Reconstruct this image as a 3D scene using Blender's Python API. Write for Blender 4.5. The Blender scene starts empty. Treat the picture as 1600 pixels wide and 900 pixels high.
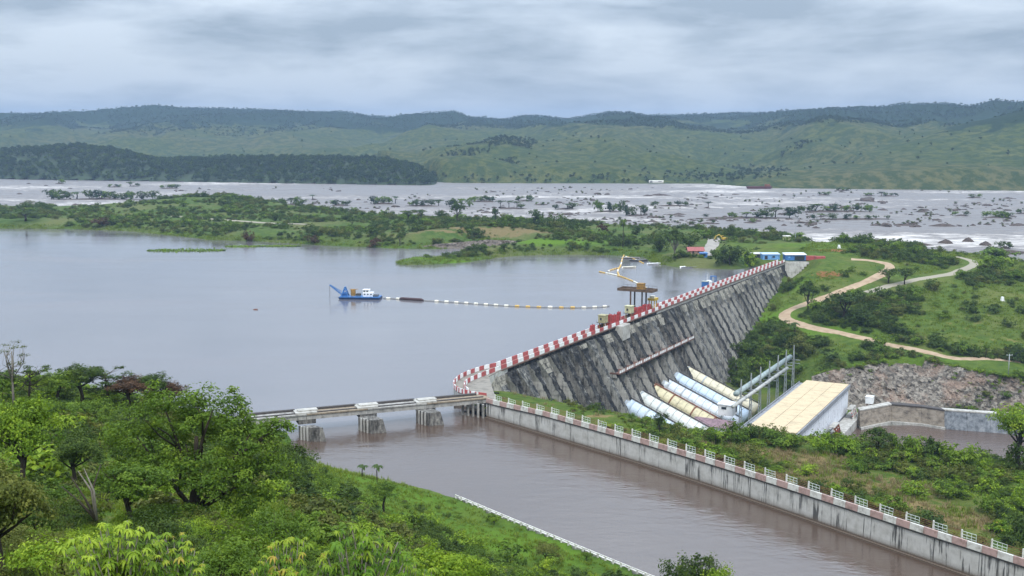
import bpy, bmesh, math, random
import numpy as np
from mathutils import Vector, Matrix

scene = bpy.context.scene
COL = scene.collection
R = math.radians

# ------------------------------------------------------------------ camera
CAM_H = 80.0                      # metres above the lake
FPX = 1715.0                      # focal length in pixels of the 1600 px wide photograph
VH = 215.0                        # row of the true horizon
PITCH = math.atan((450 - VH) / FPX)
cam_data = bpy.data.cameras.new("camera")
cam = bpy.data.objects.new("camera", cam_data)
COL.objects.link(cam)
cam.location = (0, 0, CAM_H)
cam.rotation_euler = (math.pi / 2 - PITCH, 0, 0)
cam_data.sensor_width = 36.0
cam_data.lens = 36.0 * FPX / 1600.0
cam_data.clip_start = 0.5
cam_data.clip_end = 40000
scene.camera = cam

# ------------------------------------------------------------------ sun, sky, exposure
SUN_EL, SUN_AZ = R(55), R(174)        # azimuth clockwise from +Y: behind the camera
sd = Vector((math.sin(SUN_AZ) * math.cos(SUN_EL), math.cos(SUN_AZ) * math.cos(SUN_EL), math.sin(SUN_EL)))
sl = bpy.data.lights.new("sun", 'SUN')
sl.energy = 1.5
sl.angle = R(12)
sl.color = (1.0, 0.96, 0.9)
sun = bpy.data.objects.new("sun", sl)
COL.objects.link(sun)
sun.rotation_euler = (-sd).to_track_quat('-Z', 'Y').to_euler()

world = bpy.data.worlds.new("World")
scene.world = world
world.use_nodes = True


def build_world():
    nt = world.node_tree
    nt.nodes.clear()
    N = nt.nodes.new
    L = nt.links.new
    out = N('ShaderNodeOutputWorld')
    bg = N('ShaderNodeBackground')
    sky = N('ShaderNodeTexSky')
    sky.sky_type = 'NISHITA'
    sky.sun_disc = False
    sky.sun_elevation = SUN_EL
    sky.sun_rotation = SUN_AZ
    sky.altitude = 200
    sky.air_density = 1.2
    sky.dust_density = 2.0
    tc = N('ShaderNodeTexCoord')
    sep = N('ShaderNodeSeparateXYZ')
    L(tc.outputs['Generated'], sep.inputs[0])

    def M(op, a, b=None, c=None, clamp=False):
        n = N('ShaderNodeMath')
        n.operation = op
        n.use_clamp = clamp
        for i, v in enumerate((a, b, c)):
            if v is None:
                continue
            if isinstance(v, (int, float)):
                n.inputs[i].default_value = v
            else:
                L(v, n.inputs[i])
        return n.outputs[0]
    zc = M('MAXIMUM', sep.outputs[2], 0.0)
    comb = N('ShaderNodeCombineXYZ')
    L(sep.outputs[0], comb.inputs[0])
    L(sep.outputs[1], comb.inputs[1])
    L(M('MULTIPLY', zc, 4.0), comb.inputs[2])
    # cloud deck: broad masses, then finer breaks
    n1 = N('ShaderNodeTexNoise')
    n1.inputs['Scale'].default_value = 5.0
    n1.inputs['Detail'].default_value = 10
    n1.inputs['Roughness'].default_value = 0.56
    n1.inputs['Distortion'].default_value = 0.2
    mp = N('ShaderNodeMapping')
    mp.inputs['Location'].default_value = (3.2, 1.75, 0)
    mp.inputs['Scale'].default_value = (1, 1, 1.15)
    L(comb.outputs[0], mp.inputs[0])
    L(mp.outputs[0], n1.inputs['Vector'])
    ramp = N('ShaderNodeValToRGB')
    e = ramp.color_ramp.elements
    e[0].position = 0.39
    e[0].color = (0.255, 0.310, 0.380, 1)
    e[1].position = 0.63
    e[1].color = (0.505, 0.565, 0.635, 1)
    m = ramp.color_ramp.elements.new(0.50)
    m.color = (0.375, 0.435, 0.51, 1)
    L(n1.outputs['Fac'], ramp.inputs[0])
    # an overcast sky is brighter overhead than at the horizon
    el = M('MULTIPLY_ADD', zc, 3.7, 0.80)
    gain = N('ShaderNodeMixRGB')
    gain.blend_type = 'MULTIPLY'
    gain.inputs[0].default_value = 1
    L(ramp.outputs[0], gain.inputs[1])
    cg = N('ShaderNodeCombineXYZ')
    for i in range(3):
        L(el, cg.inputs[i])
    L(cg.outputs[0], gain.inputs[2])
    # clear sky far above the deck at the strength a daylight sky has
    ss = N('ShaderNodeMixRGB')
    ss.blend_type = 'MULTIPLY'
    ss.inputs[0].default_value = 1
    ss.inputs[2].default_value = (0.1, 0.1, 0.1, 1)
    L(sky.outputs[0], ss.inputs[1])
    mix = N('ShaderNodeMixRGB')
    mix.inputs[0].default_value = 0.90
    L(ss.outputs[0], mix.inputs[1])
    L(gain.outputs[0], mix.inputs[2])
    L(mix.outputs[0], bg.inputs['Color'])
    bg.inputs['Strength'].default_value = 1.0
    L(bg.outputs[0], out.inputs['Surface'])


build_world()
vs = scene.view_settings
vs.view_transform = 'Standard'
vs.look = 'None'
vs.exposure = 0.38
vs.gamma = 1.0
vs.use_curve_mapping = False
scene.cycles.use_denoising = True
scene.cycles.max_bounces = 5
scene.cycles.diffuse_bounces = 2
scene.cycles.glossy_bounces = 2
scene.cycles.transmission_bounces = 3
scene.cycles.transparent_max_bounces = 4
scene.cycles.volume_bounces = 0
scene.cycles.caustics_reflective = False
scene.cycles.caustics_refractive = False

rng = np.random.default_rng(7)
random.seed(7)

# ------------------------------------------------------------------ surveying: picture -> place
_c, _s = math.cos(PITCH), math.sin(PITCH)


def ray(u, v):
    b = (450 - v) / FPX
    return np.array([(u - 800) / FPX, _c + b * _s, -_s + b * _c])


def P(u, v, z=0.0):
    r = ray(u, v)
    t = (z - CAM_H) / r[2]
    return np.array([0, 0, CAM_H]) + t * r


def PD(u, v, y):
    r = ray(u, v)
    return np.array([0, 0, CAM_H]) + r * (y / r[1])


def hit(u, v, fz, y0=5, y1=900, n=900):
    r = ray(u, v)
    ys = np.linspace(y0, y1, n)
    t = ys / r[1]
    X = t * r[0]
    Z = CAM_H + t * r[2]
    d = Z - fz(X, ys)
    i = np.argmax(d < 0)
    if not (d < 0).any():
        i = n - 1
    if i > 0:
        f = d[i - 1] / (d[i - 1] - d[i] + 1e-9)
        f = min(max(f, 0), 1)
        y = ys[i - 1] + f * (ys[i] - ys[i - 1])
    else:
        y = ys[0]
    x = y / r[1] * r[0]
    return np.array([x, y, float(fz(np.array([x]), np.array([y]))[0])])


# ------------------------------------------------------------------ helpers: objects
def link(o, parent=None):
    COL.objects.link(o)
    if parent is not None:
        o.parent = parent
    return o


def tag(o, label, cat, group=None):
    o['label'] = label
    o['category'] = cat
    if group:
        o['group'] = group
    return o


def empty(name, loc, label, cat, group=None, rz=0.0):
    o = bpy.data.objects.new(name, None)
    o.empty_display_size = 0.5
    o.location = loc
    o.rotation_euler = (0, 0, rz)
    link(o)
    return tag(o, label, cat, group)


def structure(o):
    o['kind'] = 'structure'
    return o


class MB:
    """collects faces, then links them as one mesh object"""

    def __init__(self):
        self.v, self.f, self.m = [], [], []

    def add(self, verts, faces, mat=0):
        b = len(self.v)
        self.v += [tuple(map(float, p)) for p in verts]
        self.f += [tuple(b + i for i in q) for q in faces]
        self.m += [mat] * len(faces)
        return self

    def hexa(self, b4, t4, mat=0):
        return self.add(list(b4) + list(t4), [(3, 2, 1, 0), (4, 5, 6, 7), (0, 1, 5, 4), (1, 2, 6, 5), (2, 3, 7, 6), (3, 0, 4, 7)], mat)

    def box(self, c, s, rz=0.0, mat=0):
        hx, hy, hz = s[0] / 2, s[1] / 2, s[2] / 2
        ca, sa = math.cos(rz), math.sin(rz)
        q = []
        for dz in (-hz, hz):
            for dx, dy in ((-hx, -hy), (hx, -hy), (hx, hy), (-hx, hy)):
                q.append((c[0] + dx * ca - dy * sa, c[1] + dx * sa + dy * ca, c[2] + dz))
        return self.hexa(q[:4], q[4:], mat)

    def prism(self, poly, z0, z1, mat=0):
        n = len(poly)
        vb = [(p[0], p[1], z0 if np.isscalar(z0) else z0[i]) for i, p in enumerate(poly)]
        vt = [(p[0], p[1], z1 if np.isscalar(z1) else z1[i]) for i, p in enumerate(poly)]
        fs = [tuple(range(n - 1, -1, -1)), tuple(range(n, 2 * n))]
        fs += [(i, (i + 1) % n, n + (i + 1) % n, n + i) for i in range(n)]
        return self.add(vb + vt, fs, mat)

    def bar(self, p0, p1, w, h=None, mat=0):
        """a square bar between two points"""
        h = h or w
        p0, p1 = Vector(p0), Vector(p1)
        d = (p1 - p0).normalized()
        up = Vector((0, 0, 1)) if abs(d.z) < 0.95 else Vector((1, 0, 0))
        a = d.cross(up).normalized() * (w / 2)
        b = a.cross(d).normalized() * (h / 2)
        q0 = [p0 - a - b, p0 + a - b, p0 + a + b, p0 - a + b]
        q1 = [p1 - a - b, p1 + a - b, p1 + a + b, p1 - a + b]
        return self.hexa(q0, q1, mat)

    def tube(self, pts, rad, n=8, mat=0, cap=True):
        pts = [Vector(p) for p in pts]
        if np.isscalar(rad):
            rad = [rad] * len(pts)
        vs, fs = [], []
        prev = None
        for i, p in enumerate(pts):
            d = (pts[min(i + 1, len(pts) - 1)] - pts[max(i - 1, 0)]).normalized()
            if prev is None:
                up = Vector((0, 0, 1)) if abs(d.z) < 0.9 else Vector((1, 0, 0))
                a = d.cross(up).normalized()
            else:
                a = (prev - d * prev.dot(d)).normalized()
            prev = a
            b = d.cross(a)
            for k in range(n):
                t = 2 * math.pi * k / n
                vs.append(p + (a * math.cos(t) + b * math.sin(t)) * rad[i])
        for i in range(len(pts) - 1):
            for k in range(n):
                fs.append((i * n + k, i * n + (k + 1) % n, (i + 1) * n + (k + 1) % n, (i + 1) * n + k))
        if cap:
            fs.append(tuple(range(n - 1, -1, -1)))
            fs.append(tuple((len(pts) - 1) * n + k for k in range(n)))
        return self.add(vs, fs, mat)

    def mesh(self, name, mats, smooth=False):
        me = bpy.data.meshes.new(name)
        me.from_pydata(self.v, [], self.f)
        for m in (mats if isinstance(mats, (list, tuple)) else [mats]):
            me.materials.append(m)
        if any(self.m):
            me.polygons.foreach_set('material_index', self.m)
        if smooth:
            me.polygons.foreach_set('use_smooth', [True] * len(me.polygons))
        me.update()
        return me

    def build(self, name, mats, parent=None, smooth=False):
        o = bpy.data.objects.new(name, self.mesh(name, mats, smooth))
        return link(o, parent)


def local(parent, pts):
    """world points -> the parent's own frame (parents are only moved and turned about z)"""
    ca, sa = math.cos(-parent.rotation_euler[2]), math.sin(-parent.rotation_euler[2])
    o = []
    for p in pts:
        x, y, z = p[0] - parent.location[0], p[1] - parent.location[1], p[2] - parent.location[2]
        o.append((x * ca - y * sa, x * sa + y * ca, z))
    return o


def pbuild(mb, name, mats, parent, smooth=False):
    """build from world coordinates under a parent"""
    mb.v = local(parent, mb.v)
    return mb.build(name, mats, parent, smooth)


def np_mesh(name, verts, quads, mats, smooth=False, attrs=None):
    me = bpy.data.meshes.new(name)
    nv, nf = len(verts), len(quads)
    k = quads.shape[1]
    me.vertices.add(nv)
    me.vertices.foreach_set('co', np.ascontiguousarray(verts, dtype=np.float32).ravel())
    me.loops.add(nf * k)
    me.loops.foreach_set('vertex_index', np.ascontiguousarray(quads, dtype=np.int32).ravel())
    me.polygons.add(nf)
    me.polygons.foreach_set('loop_start', np.arange(0, nf * k, k, dtype=np.int32))
    me.polygons.foreach_set('use_smooth', np.full(nf, smooth))
    for m in (mats if isinstance(mats, (list, tuple)) else [mats]):
        me.materials.append(m)
    me.update(calc_edges=True)
    for nm, (dom, arr) in (attrs or {}).items():
        at = me.attributes.new(nm, 'FLOAT', dom)
        at.data.foreach_set('value', np.ascontiguousarray(arr, dtype=np.float32))
    return me


# ------------------------------------------------------------------ helpers: noise for terrain
_perm = np.random.default_rng(3).permutation(512)
_rv = np.random.default_rng(4).random(512)


def vnoise(x, y):
    x = np.asarray(x, float)
    y = np.asarray(y, float)
    xi, yi = np.floor(x).astype(int), np.floor(y).astype(int)
    xf, yf = x - xi, y - yi
    xf = xf * xf * (3 - 2 * xf)
    yf = yf * yf * (3 - 2 * yf)

    def h(a, b):
        return _rv[(_perm[(a & 511)] + b * 7) & 511]
    a = h(xi, yi) * (1 - xf) + h(xi + 1, yi) * xf
    b = h(xi, yi + 1) * (1 - xf) + h(xi + 1, yi + 1) * xf
    return a * (1 - yf) + b * yf


def fbm(x, y, o=4):
    s, a, t = 0, 1, 0
    for i in range(o):
        s = s + a * vnoise(x * 2 ** i + 17 * i, y * 2 ** i - 31 * i)
        t += a
        a *= 0.5
    return s / t


# ------------------------------------------------------------------ helpers: materials
def new_mat(name):
    m = bpy.data.materials.new(name)
    m.use_nodes = True
    nt = m.node_tree
    b = nt.nodes['Principled BSDF']
    return m, nt, b


def nz(nt, scale, detail=4, rough=0.55, vec=None, dist=0.0):
    n = nt.nodes.new('ShaderNodeTexNoise')
    n.inputs['Scale'].default_value = scale
    n.inputs['Detail'].default_value = detail
    n.inputs['Roughness'].default_value = rough
    n.inputs['Distortion'].default_value = dist
    if vec is not None:
        nt.links.new(vec, n.inputs['Vector'])
    return n.outputs['Fac']


def ramp(nt, fac, stops, interp='LINEAR'):
    n = nt.nodes.new('ShaderNodeValToRGB')
    n.color_ramp.interpolation = interp
    e = n.color_ramp.elements
    while len(e) < len(stops):
        e.new(0.5)
    for i, (p, c) in enumerate(stops):
        e[i].position = p
        e[i].color = (*c, 1) if len(c) == 3 else c
    nt.links.new(fac, n.inputs[0])
    return n.outputs[0]


def grey(v):
    return (v, v, v)


def mixc(nt, fac, a, b, mode='MIX'):
    n = nt.nodes.new('ShaderNodeMixRGB')
    n.blend_type = mode
    for i, q in enumerate((fac, a, b)):
        if isinstance(q, (int, float)):
            n.inputs[i].default_value = q
        elif isinstance(q, tuple):
            n.inputs[i].default_value = (*q, 1) if len(q) == 3 else q
        else:
            nt.links.new(q, n.inputs[i])
    return n.outputs[0]


def math_(nt, op, a, b=None, clamp=False):
    n = nt.nodes.new('ShaderNodeMath')
    n.operation = op
    n.use_clamp = clamp
    for i, q in enumerate((a, b)):
        if q is None:
            continue
        if isinstance(q, (int, float)):
            n.inputs[i].default_value = q
        else:
            nt.links.new(q, n.inputs[i])
    return n.outputs[0]


def coords(nt, kind='Object', scale=(1, 1, 1), loc=(0, 0, 0), rot=(0, 0, 0)):
    t = nt.nodes.new('ShaderNodeTexCoord')
    m = nt.nodes.new('ShaderNodeMapping')
    m.inputs['Scale'].default_value = scale
    m.inputs['Location'].default_value = loc
    m.inputs['Rotation'].default_value = rot
    nt.links.new(t.outputs[kind], m.inputs[0])
    return m.outputs[0]


def wpos(nt, scale=(1, 1, 1), rot=(0, 0, 0)):
    g = nt.nodes.new('ShaderNodeNewGeometry')
    m = nt.nodes.new('ShaderNodeMapping')
    m.inputs['Scale'].default_value = scale
    m.inputs['Rotation'].default_value = rot
    nt.links.new(g.outputs['Position'], m.inputs[0])
    return m.outputs[0]


def attr(nt, name):
    a = nt.nodes.new('ShaderNodeAttribute')
    a.attribute_name = name
    return a.outputs['Fac']


def bump(nt, b, h, strength=0.5, dist=0.1):
    n = nt.nodes.new('ShaderNodeBump')
    n.inputs['Strength'].default_value = strength
    n.inputs['Distance'].default_value = dist
    nt.links.new(h, n.inputs['Height'])
    nt.links.new(n.outputs[0], b.inputs['Normal'])


def painted(name, col, rough=0.55, wear=0.25, scale=1.2, dark=None, metal=0.0, spec=0.4):
    """paint or plain material with blotches of dirt and fading"""
    m, nt, b = new_mat(name)
    v = wpos(nt)
    f = nz(nt, scale, 5, 0.62, v)
    dk = dark or tuple(c * 0.55 for c in col)
    lt = tuple(min(1, c * 1.12) for c in col)
    c = ramp(nt, f, [(0.30, dk), (0.30 + 0.55 * wear + 0.05, col), (0.8, lt)])
    nt.links.new(c, b.inputs['Base Color'])
    b.inputs['Roughness'].default_value = rough
    b.inputs['Metallic'].default_value = metal
    b.inputs['Specular IOR Level'].default_value = spec
    return m


def streaked(name, light, mid, dark, sx=0.55, sz=0.06, bias=0.5, rough=0.9):
    """concrete with stains that run downwards"""
    m, nt, b = new_mat(name)
    v = wpos(nt, (sx, sx, sz))
    f = nz(nt, 1.6, 5, 0.65, v)
    v2 = wpos(nt)
    g = nz(nt, 0.35, 5, 0.65, v2)
    k = nz(nt, 2.2, 4, 0.7, v2)
    s = math_(nt, 'ADD', math_(nt, 'MULTIPLY', f, 0.6), math_(nt, 'MULTIPLY', g, 0.4))
    s = math_(nt, 'ADD', s, math_(nt, 'MULTIPLY', math_(nt, 'SUBTRACT', k, 0.5), 0.25))
    c = ramp(nt, s, [(bias - 0.13, dark), (bias, mid), (bias + 0.14, light)])
    nt.links.new(c, b.inputs['Base Color'])
    b.inputs['Roughness'].default_value = rough
    b.inputs['Specular IOR Level'].default_value = 0.2
    bump(nt, b, k, 0.5, 0.12)
    return m

# ================================================================== THE SETTING
# dam axis: t metres along the crest from its near end, o metres downstream, z up
DA = np.array([-7.8, 347.1])
_DB = np.array([166.8, 669.1])
DL = float(np.linalg.norm(_DB - DA))
DD = (_DB - DA) / DL
DN = np.array([DD[1], -DD[0]])
DANG = math.atan2(DD[1], DD[0])
CREST = 4.5


def dp(t, o, z):
    return (DA[0] + t * DD[0] + o * DN[0], DA[1] + t * DD[1] + o * DN[1], z)


def dto(x, y):
    return (x - DA[0]) * DD[0] + (y - DA[1]) * DD[1], (x - DA[0]) * DN[0] + (y - DA[1]) * DN[1]


def at_off(u, v, o):
    """(t, z) where the sight line of a pixel meets the upright plane o metres downstream of the crest"""
    r = ray(u, v)
    q = (DA + o * DN)
    k = (q @ DN) / (r[0] * DN[0] + r[1] * DN[1])
    p = r * k
    t, _ = dto(p[0], p[1])
    return t, CAM_H + p[2]


WALL = [np.array(q, float) for q in ((-7.4, 308.0), (4.5, 294.5), (17.0, 279.8), (31.5, 263.0), (44.6, 246.8), (56.0, 231.5), (66.0, 217.6), (75.0, 205.0), (83.9, 192.6))]
WALL.append(WALL[-1] + (WALL[-1] - WALL[-2]) * 2.5)


def resample(pts, step):
    pts = np.array(pts, float)
    d = np.r_[0, np.cumsum(np.linalg.norm(np.diff(pts, axis=0), axis=1))]
    n = max(2, int(round(d[-1] / step)) + 1)
    s = np.linspace(0, d[-1], n)
    return np.stack([np.interp(s, d, pts[:, k]) for k in range(pts.shape[1])], 1)


def smooth_line(pts, it=3):
    pts = np.array(pts, float)
    for _ in range(it):
        q = [pts[0]]
        for a, b in zip(pts[:-1], pts[1:]):
            q += [a * 0.75 + b * 0.25, a * 0.25 + b * 0.75]
        q.append(pts[-1])
        pts = np.array(q)
    return pts


class Surface:
    """height surface through surveyed points"""

    def __init__(self, pts, c=12.0):
        p = np.array(pts, float)
        self.p, self.c = p, c
        n = len(p)
        r = np.hypot(p[:, None, 0] - p[None, :, 0], p[:, None, 1] - p[None, :, 1])
        K = -np.sqrt(r * r + c * c)
        A = np.zeros((n + 1, n + 1))
        A[:n, :n] = K + np.eye(n) * 0.6
        A[:n, n] = 1
        A[n, :n] = 1
        self.w = np.linalg.solve(A, np.r_[p[:, 2], 0])

    def __call__(self, x, y):
        x = np.asarray(x, float)
        y = np.asarray(y, float)
        z = np.full(x.shape, self.w[-1])
        for (px, py, _), w in zip(self.p, self.w[:-1]):
            z = z - w * np.sqrt((x - px) ** 2 + (y - py) ** 2 + self.c ** 2)
        return z


# ---------- valley below the dam, terrace behind the canal wall, hill with the roads
vp = []
for u, v, z in ((1235, 422, -1), (1210, 455, -9), (1185, 500, -17), (1160, 540, -23), (1130, 600, -33),
                (1225, 492, -14), (1260, 470, -9), (1262, 445, -3), (1290, 425, 2), (1330, 450, -4), (1300, 500, -13), (1230, 530, -20),
                (1300, 520, -16), (1400, 540, -19), (1500, 560, -21), (1600, 578, -23),
                (1300, 573, -24), (1380, 563, -21), (1450, 566, -21), (1530, 578, -22.5), (1600, 590, -24),
                (1450, 480, -8), (1530, 500, -11), (1600, 520, -14), (1600, 450, -3), (1450, 430, 0), (1520, 410, 1), (1385, 412, 4), (1380, 470, -7),
                (1260, 410, 5), (1310, 405, 5.5), (1240, 404, 5), (1250, 385, 9.5), (1330, 378, 10), (1400, 385, 8.5), (1455, 392, 5), (1500, 400, 2.5), (1560, 412, 0.5), (1600, 420, -0.5), (1180, 384, 8), (1130, 378, 7)):
    vp.append(P(u, v, z))
for x, y, z in ((205, 790, -3), (150, 820, -3), (100, 860, -3), (260, 800, -3), (330, 790, -3), (400, 760, -4), (450, 650, -8), (420, 550, -16), (400, 480, -26),
                (170, 730, 10), (120, 760, 5),
                (330, 470, -37), (250, 462, -37), (300, 400, -44), (230, 420, -44), (180, 425, -44), (380, 400, -44),
                (170, 385, -44), (240, 370, -44), (320, 350, -44)):
    vp.append((x, y, z))
for t, o, z in ((0, 4, -1), (-18, 4, 1), (20, 22, -9), (40, 25, -18), (60, 30, -27), (75, 34, -34), (90, 45, -37.5), (130, 45, -37.5), (170, 45, -37.5), (200, 40, -36),
                (90, 85, -38), (130, 86, -38), (172, 84, -38), (80, 62, -36), (185, 62, -37), (30, 40, -14), (55, 55, -24)):
    x, y, _ = dp(t, o, z)
    vp.append((x, y, z))
for i, (dd, z) in enumerate(((1, 2.6), (12, 2.4), (28, 1.0))):
    for k in range(1, len(WALL)):
        a = np.array(WALL[k])
        nrm = np.array([0.79, 0.613])
        q = a + nrm * dd
        vp.append((q[0], q[1], z))
for x, y, z in ((44, 292, -3), (70, 302, -4.5), (95, 290, -4), (120, 280, -5), (150, 258, -4.5), (180, 235, -4), (62, 322, -14), (90, 322, -19), (130, 312, -24), (180, 290, -24), (90, 350, -31), (130, 350, -36), (170, 330, -38), (240, 300, -36), (220, 240, -16)):
    vp.append((x, y, z))
_zv = Surface(vp, 9.0)


def zv(x, y):
    return _zv(x, y) + (fbm(np.asarray(x) / 14, np.asarray(y) / 14, 3) - 0.5) * 1.6


# ---------- the hillside the photograph was taken from
hp = []
for u, v, y in ((-200, 800, 65), (50, 835, 65), (300, 850, 65), (500, 890, 65), (700, 1000, 65), (1000, 1120, 65), (1300, 1200, 65),
                (-200, 720, 100), (50, 750, 100), (300, 780, 100), (500, 815, 100), (700, 960, 100), (900, 1050, 100), (1200, 1150, 100),
                (-200, 660, 140), (50, 672, 140), (250, 692, 140), (450, 765, 140), (600, 860, 140), (800, 945, 140), (1000, 1010, 140), (1250, 1090, 140),
                (-200, 605, 180), (0, 612, 180), (150, 628, 180), (300, 655, 180), (420, 708, 180), (550, 792, 180), (700, 858, 180), (850, 905, 180), (960, 925, 178)):
    hp.append(PD(u, v, y))
for x, y, z in ((0, 0, 77), (-25, 0, 78), (25, 0, 76), (-25, 22, 69.5), (0, 22, 69), (25, 22, 67), (-40, 40, 63.5), (0, 42, 61), (40, 40, 58), (-60, -20, 80), (60, -20, 78),
                (-110, 215, 33), (-80, 215, 28), (-55, 215, 21), (-40, 215, 14), (-25, 215, 7.5), (-12, 212, 4), (2, 206, 3), (14, 192, 3), (26, 178, 3.2), (50, 150, 4), (80, 110, 8),
                (-140, 250, 22), (-100, 250, 16), (-70, 250, 10), (-55, 252, 5.5), (-38, 248, 2.2), (-26, 242, 1.6),
                (-60, 268, 1.2), (-66, 284, 2.6), (-75, 292, 3.2), (-100, 290, 4), (-150, 290, 6), (-62, 300, -2), (-80, 320, -3), (-120, 330, -3), (-200, 340, -3), (-220, 250, 25), (-200, 180, 40),
                (-40, 262, -1.5), (-22, 249, -1.5), (-50, 275, -2), (-8, 240, -2), (-10, 260, -5), (-12, 233.5, 1.0), (-160, 140, 46), (-160, 80, 58)):
    hp.append((x, y, z))
_zh = Surface(hp, 7.0)
RAIL = np.array([P(u, v, 3)[:2] for u, v in ((712, 775), (800, 812), (900, 853), (1010, 898), (1120, 943))])
RAIL = np.vstack([RAIL, RAIL[-1] + (RAIL[-1] - RAIL[-2]) * 1.5])


def zh(x, y):
    x = np.asarray(x, float)
    y = np.asarray(y, float)
    z = _zh(x, y) + (fbm(x / 9, y / 9, 3) - 0.5) * 1.4
    # level verge along the quay, then the drop into the canal
    d0 = RAIL[-1] - RAIL[0]
    d0 = d0 / np.linalg.norm(d0)
    nn = np.array([-d0[1], d0[0]])            # towards the water
    s = (x - RAIL[0][0]) * d0[0] + (y - RAIL[0][1]) * d0[1]
    d = (x - RAIL[0][0]) * nn[0] + (y - RAIL[0][1]) * nn[1]
    on = (s > -1)
    k = np.clip((d + 9) / 7, 0, 1)
    z = np.where(on, z * (1 - k) + 2.5 * k, z)
    z = np.where(on & (d > 1.2), -4.0, z)
    return z


# ---------- the low peninsula across the lake
PEN = [(-500, 350), (-200, 354), (0, 357), (110, 358), (200, 361), (300, 371), (330, 375), (400, 377), (470, 381), (540, 385), (620, 388), (680, 389), (720, 388), (760, 386), (790, 386),
       (760, 393), (700, 402), (660, 406), (622, 410), (628, 414), (680, 413), (740, 408), (800, 400), (850, 398), (920, 398), (975, 399), (1010, 402), (1022, 411), (1050, 416), (1090, 419), (1130, 421), (1165, 421), (1215, 405)]
PENF = [(1300, 385), (1230, 372), (1180, 366), (1130, 366), (1080, 362), (1020, 361), (960, 358), (900, 351), (850, 350), (800, 347), (740, 345), (690, 345), (640, 344), (590, 341), (540, 338), (480, 330), (430, 324), (380, 319),
        (340, 316), (290, 316), (240, 323), (200, 329), (150, 331), (90, 330), (0, 327), (-200, 322), (-500, 318)]
PENW = np.array([P(u, v, 0)[:2] for u, v in PEN] + [P(u, v, 0)[:2] for u, v in PENF])


def poly_sd(poly, x, y):
    """signed distance to a polygon, positive inside"""
    d = np.full(x.shape, 1e9)
    ins = np.zeros(x.shape, bool)
    n = len(poly)
    for i in range(n):
        a, b = poly[i], poly[(i + 1) % n]
        e = b - a
        t = np.clip(((x - a[0]) * e[0] + (y - a[1]) * e[1]) / (e @ e + 1e-9), 0, 1)
        d = np.minimum(d, np.hypot(x - a[0] - t * e[0], y - a[1] - t * e[1]))
        c = ((a[1] > y) != (b[1] > y))
        ins ^= c & (x < (b[0] - a[0]) * (y - a[1]) / (b[1] - a[1] + 1e-12) + a[0])
    return np.where(ins, d, -d)


def zp(x, y):
    x = np.asarray(x, float)
    y = np.asarray(y, float)
    sdv = poly_sd(PENW, x, y)
    sdv = sdv + (fbm(x / 26, y / 26, 3) - 0.5) * 9 * np.clip(sdv / 12 + 1, 0, 1)
    top = 2.5 + 4.5 * fbm(x / 90, y / 90, 3)
    for u, v, z, r, h in ((320, 318, 8, 75, 8.5), (380, 330, 6, 90, 3), (760, 372, 4, 38, 4.5), (680, 372, 4, 60, 2.0)):
        q = P(u, v, z)
        top = top + h * np.exp(-((x - q[0]) ** 2 + (y - q[1]) ** 2) / (2 * r * r))
    q = P(700, 405, 0.5)
    low = np.exp(-(((x - q[0]) / 45) ** 2 + ((y - q[1]) / 22) ** 2))
    top = top * (1 - low) + 0.9 * low
    # quarried rock face behind the inlet
    q = P(760, 383, 0)
    cl = np.exp(-((x - q[0]) / 48) ** 2) * np.clip((y - q[1] + 12) / 6, 0, 1) * np.exp(-np.maximum(y - q[1] - 6, 0) / 60)
    z = np.minimum(top, np.where(sdv > 0, sdv * 0.30 + 0.25 * np.minimum(sdv, 1), sdv * 0.5))
    z = np.where(sdv > 1.0, np.maximum(z, np.minimum(sdv * 1.2, 5.0) * (cl > 0.35)), z)
    return np.maximum(z, -4)


def grid_mesh(name, X, Y, Z, keep, mat, attrs=None):
    ny, nx = X.shape
    idx = np.arange(nx * ny).reshape(ny, nx)
    q = np.stack([idx[:-1, :-1], idx[:-1, 1:], idx[1:, 1:], idx[1:, :-1]], -1).reshape(-1, 4)
    if keep is not None:
        kf = keep.ravel()
        q = q[kf[q].all(1)]
    used = np.unique(q)
    rem = -np.ones(nx * ny, int)
    rem[used] = np.arange(len(used))
    v = np.stack([X.ravel(), Y.ravel(), Z.ravel()], 1)[used]
    at = {k: ('POINT', a.ravel()[used]) for k, a in (attrs or {}).items()}
    me = np_mesh(name, v, rem[q], mat, True, at)
    return link(bpy.data.objects.new(name, me))


def blobs(x, y, lst):
    s = np.zeros(np.shape(x))
    for cx, cy, rx, ry, a in lst:
        s = s + a * np.exp(-(((x - cx) / rx) ** 2 + ((y - cy) / ry) ** 2))
    return np.clip(s, 0, 1)


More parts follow.
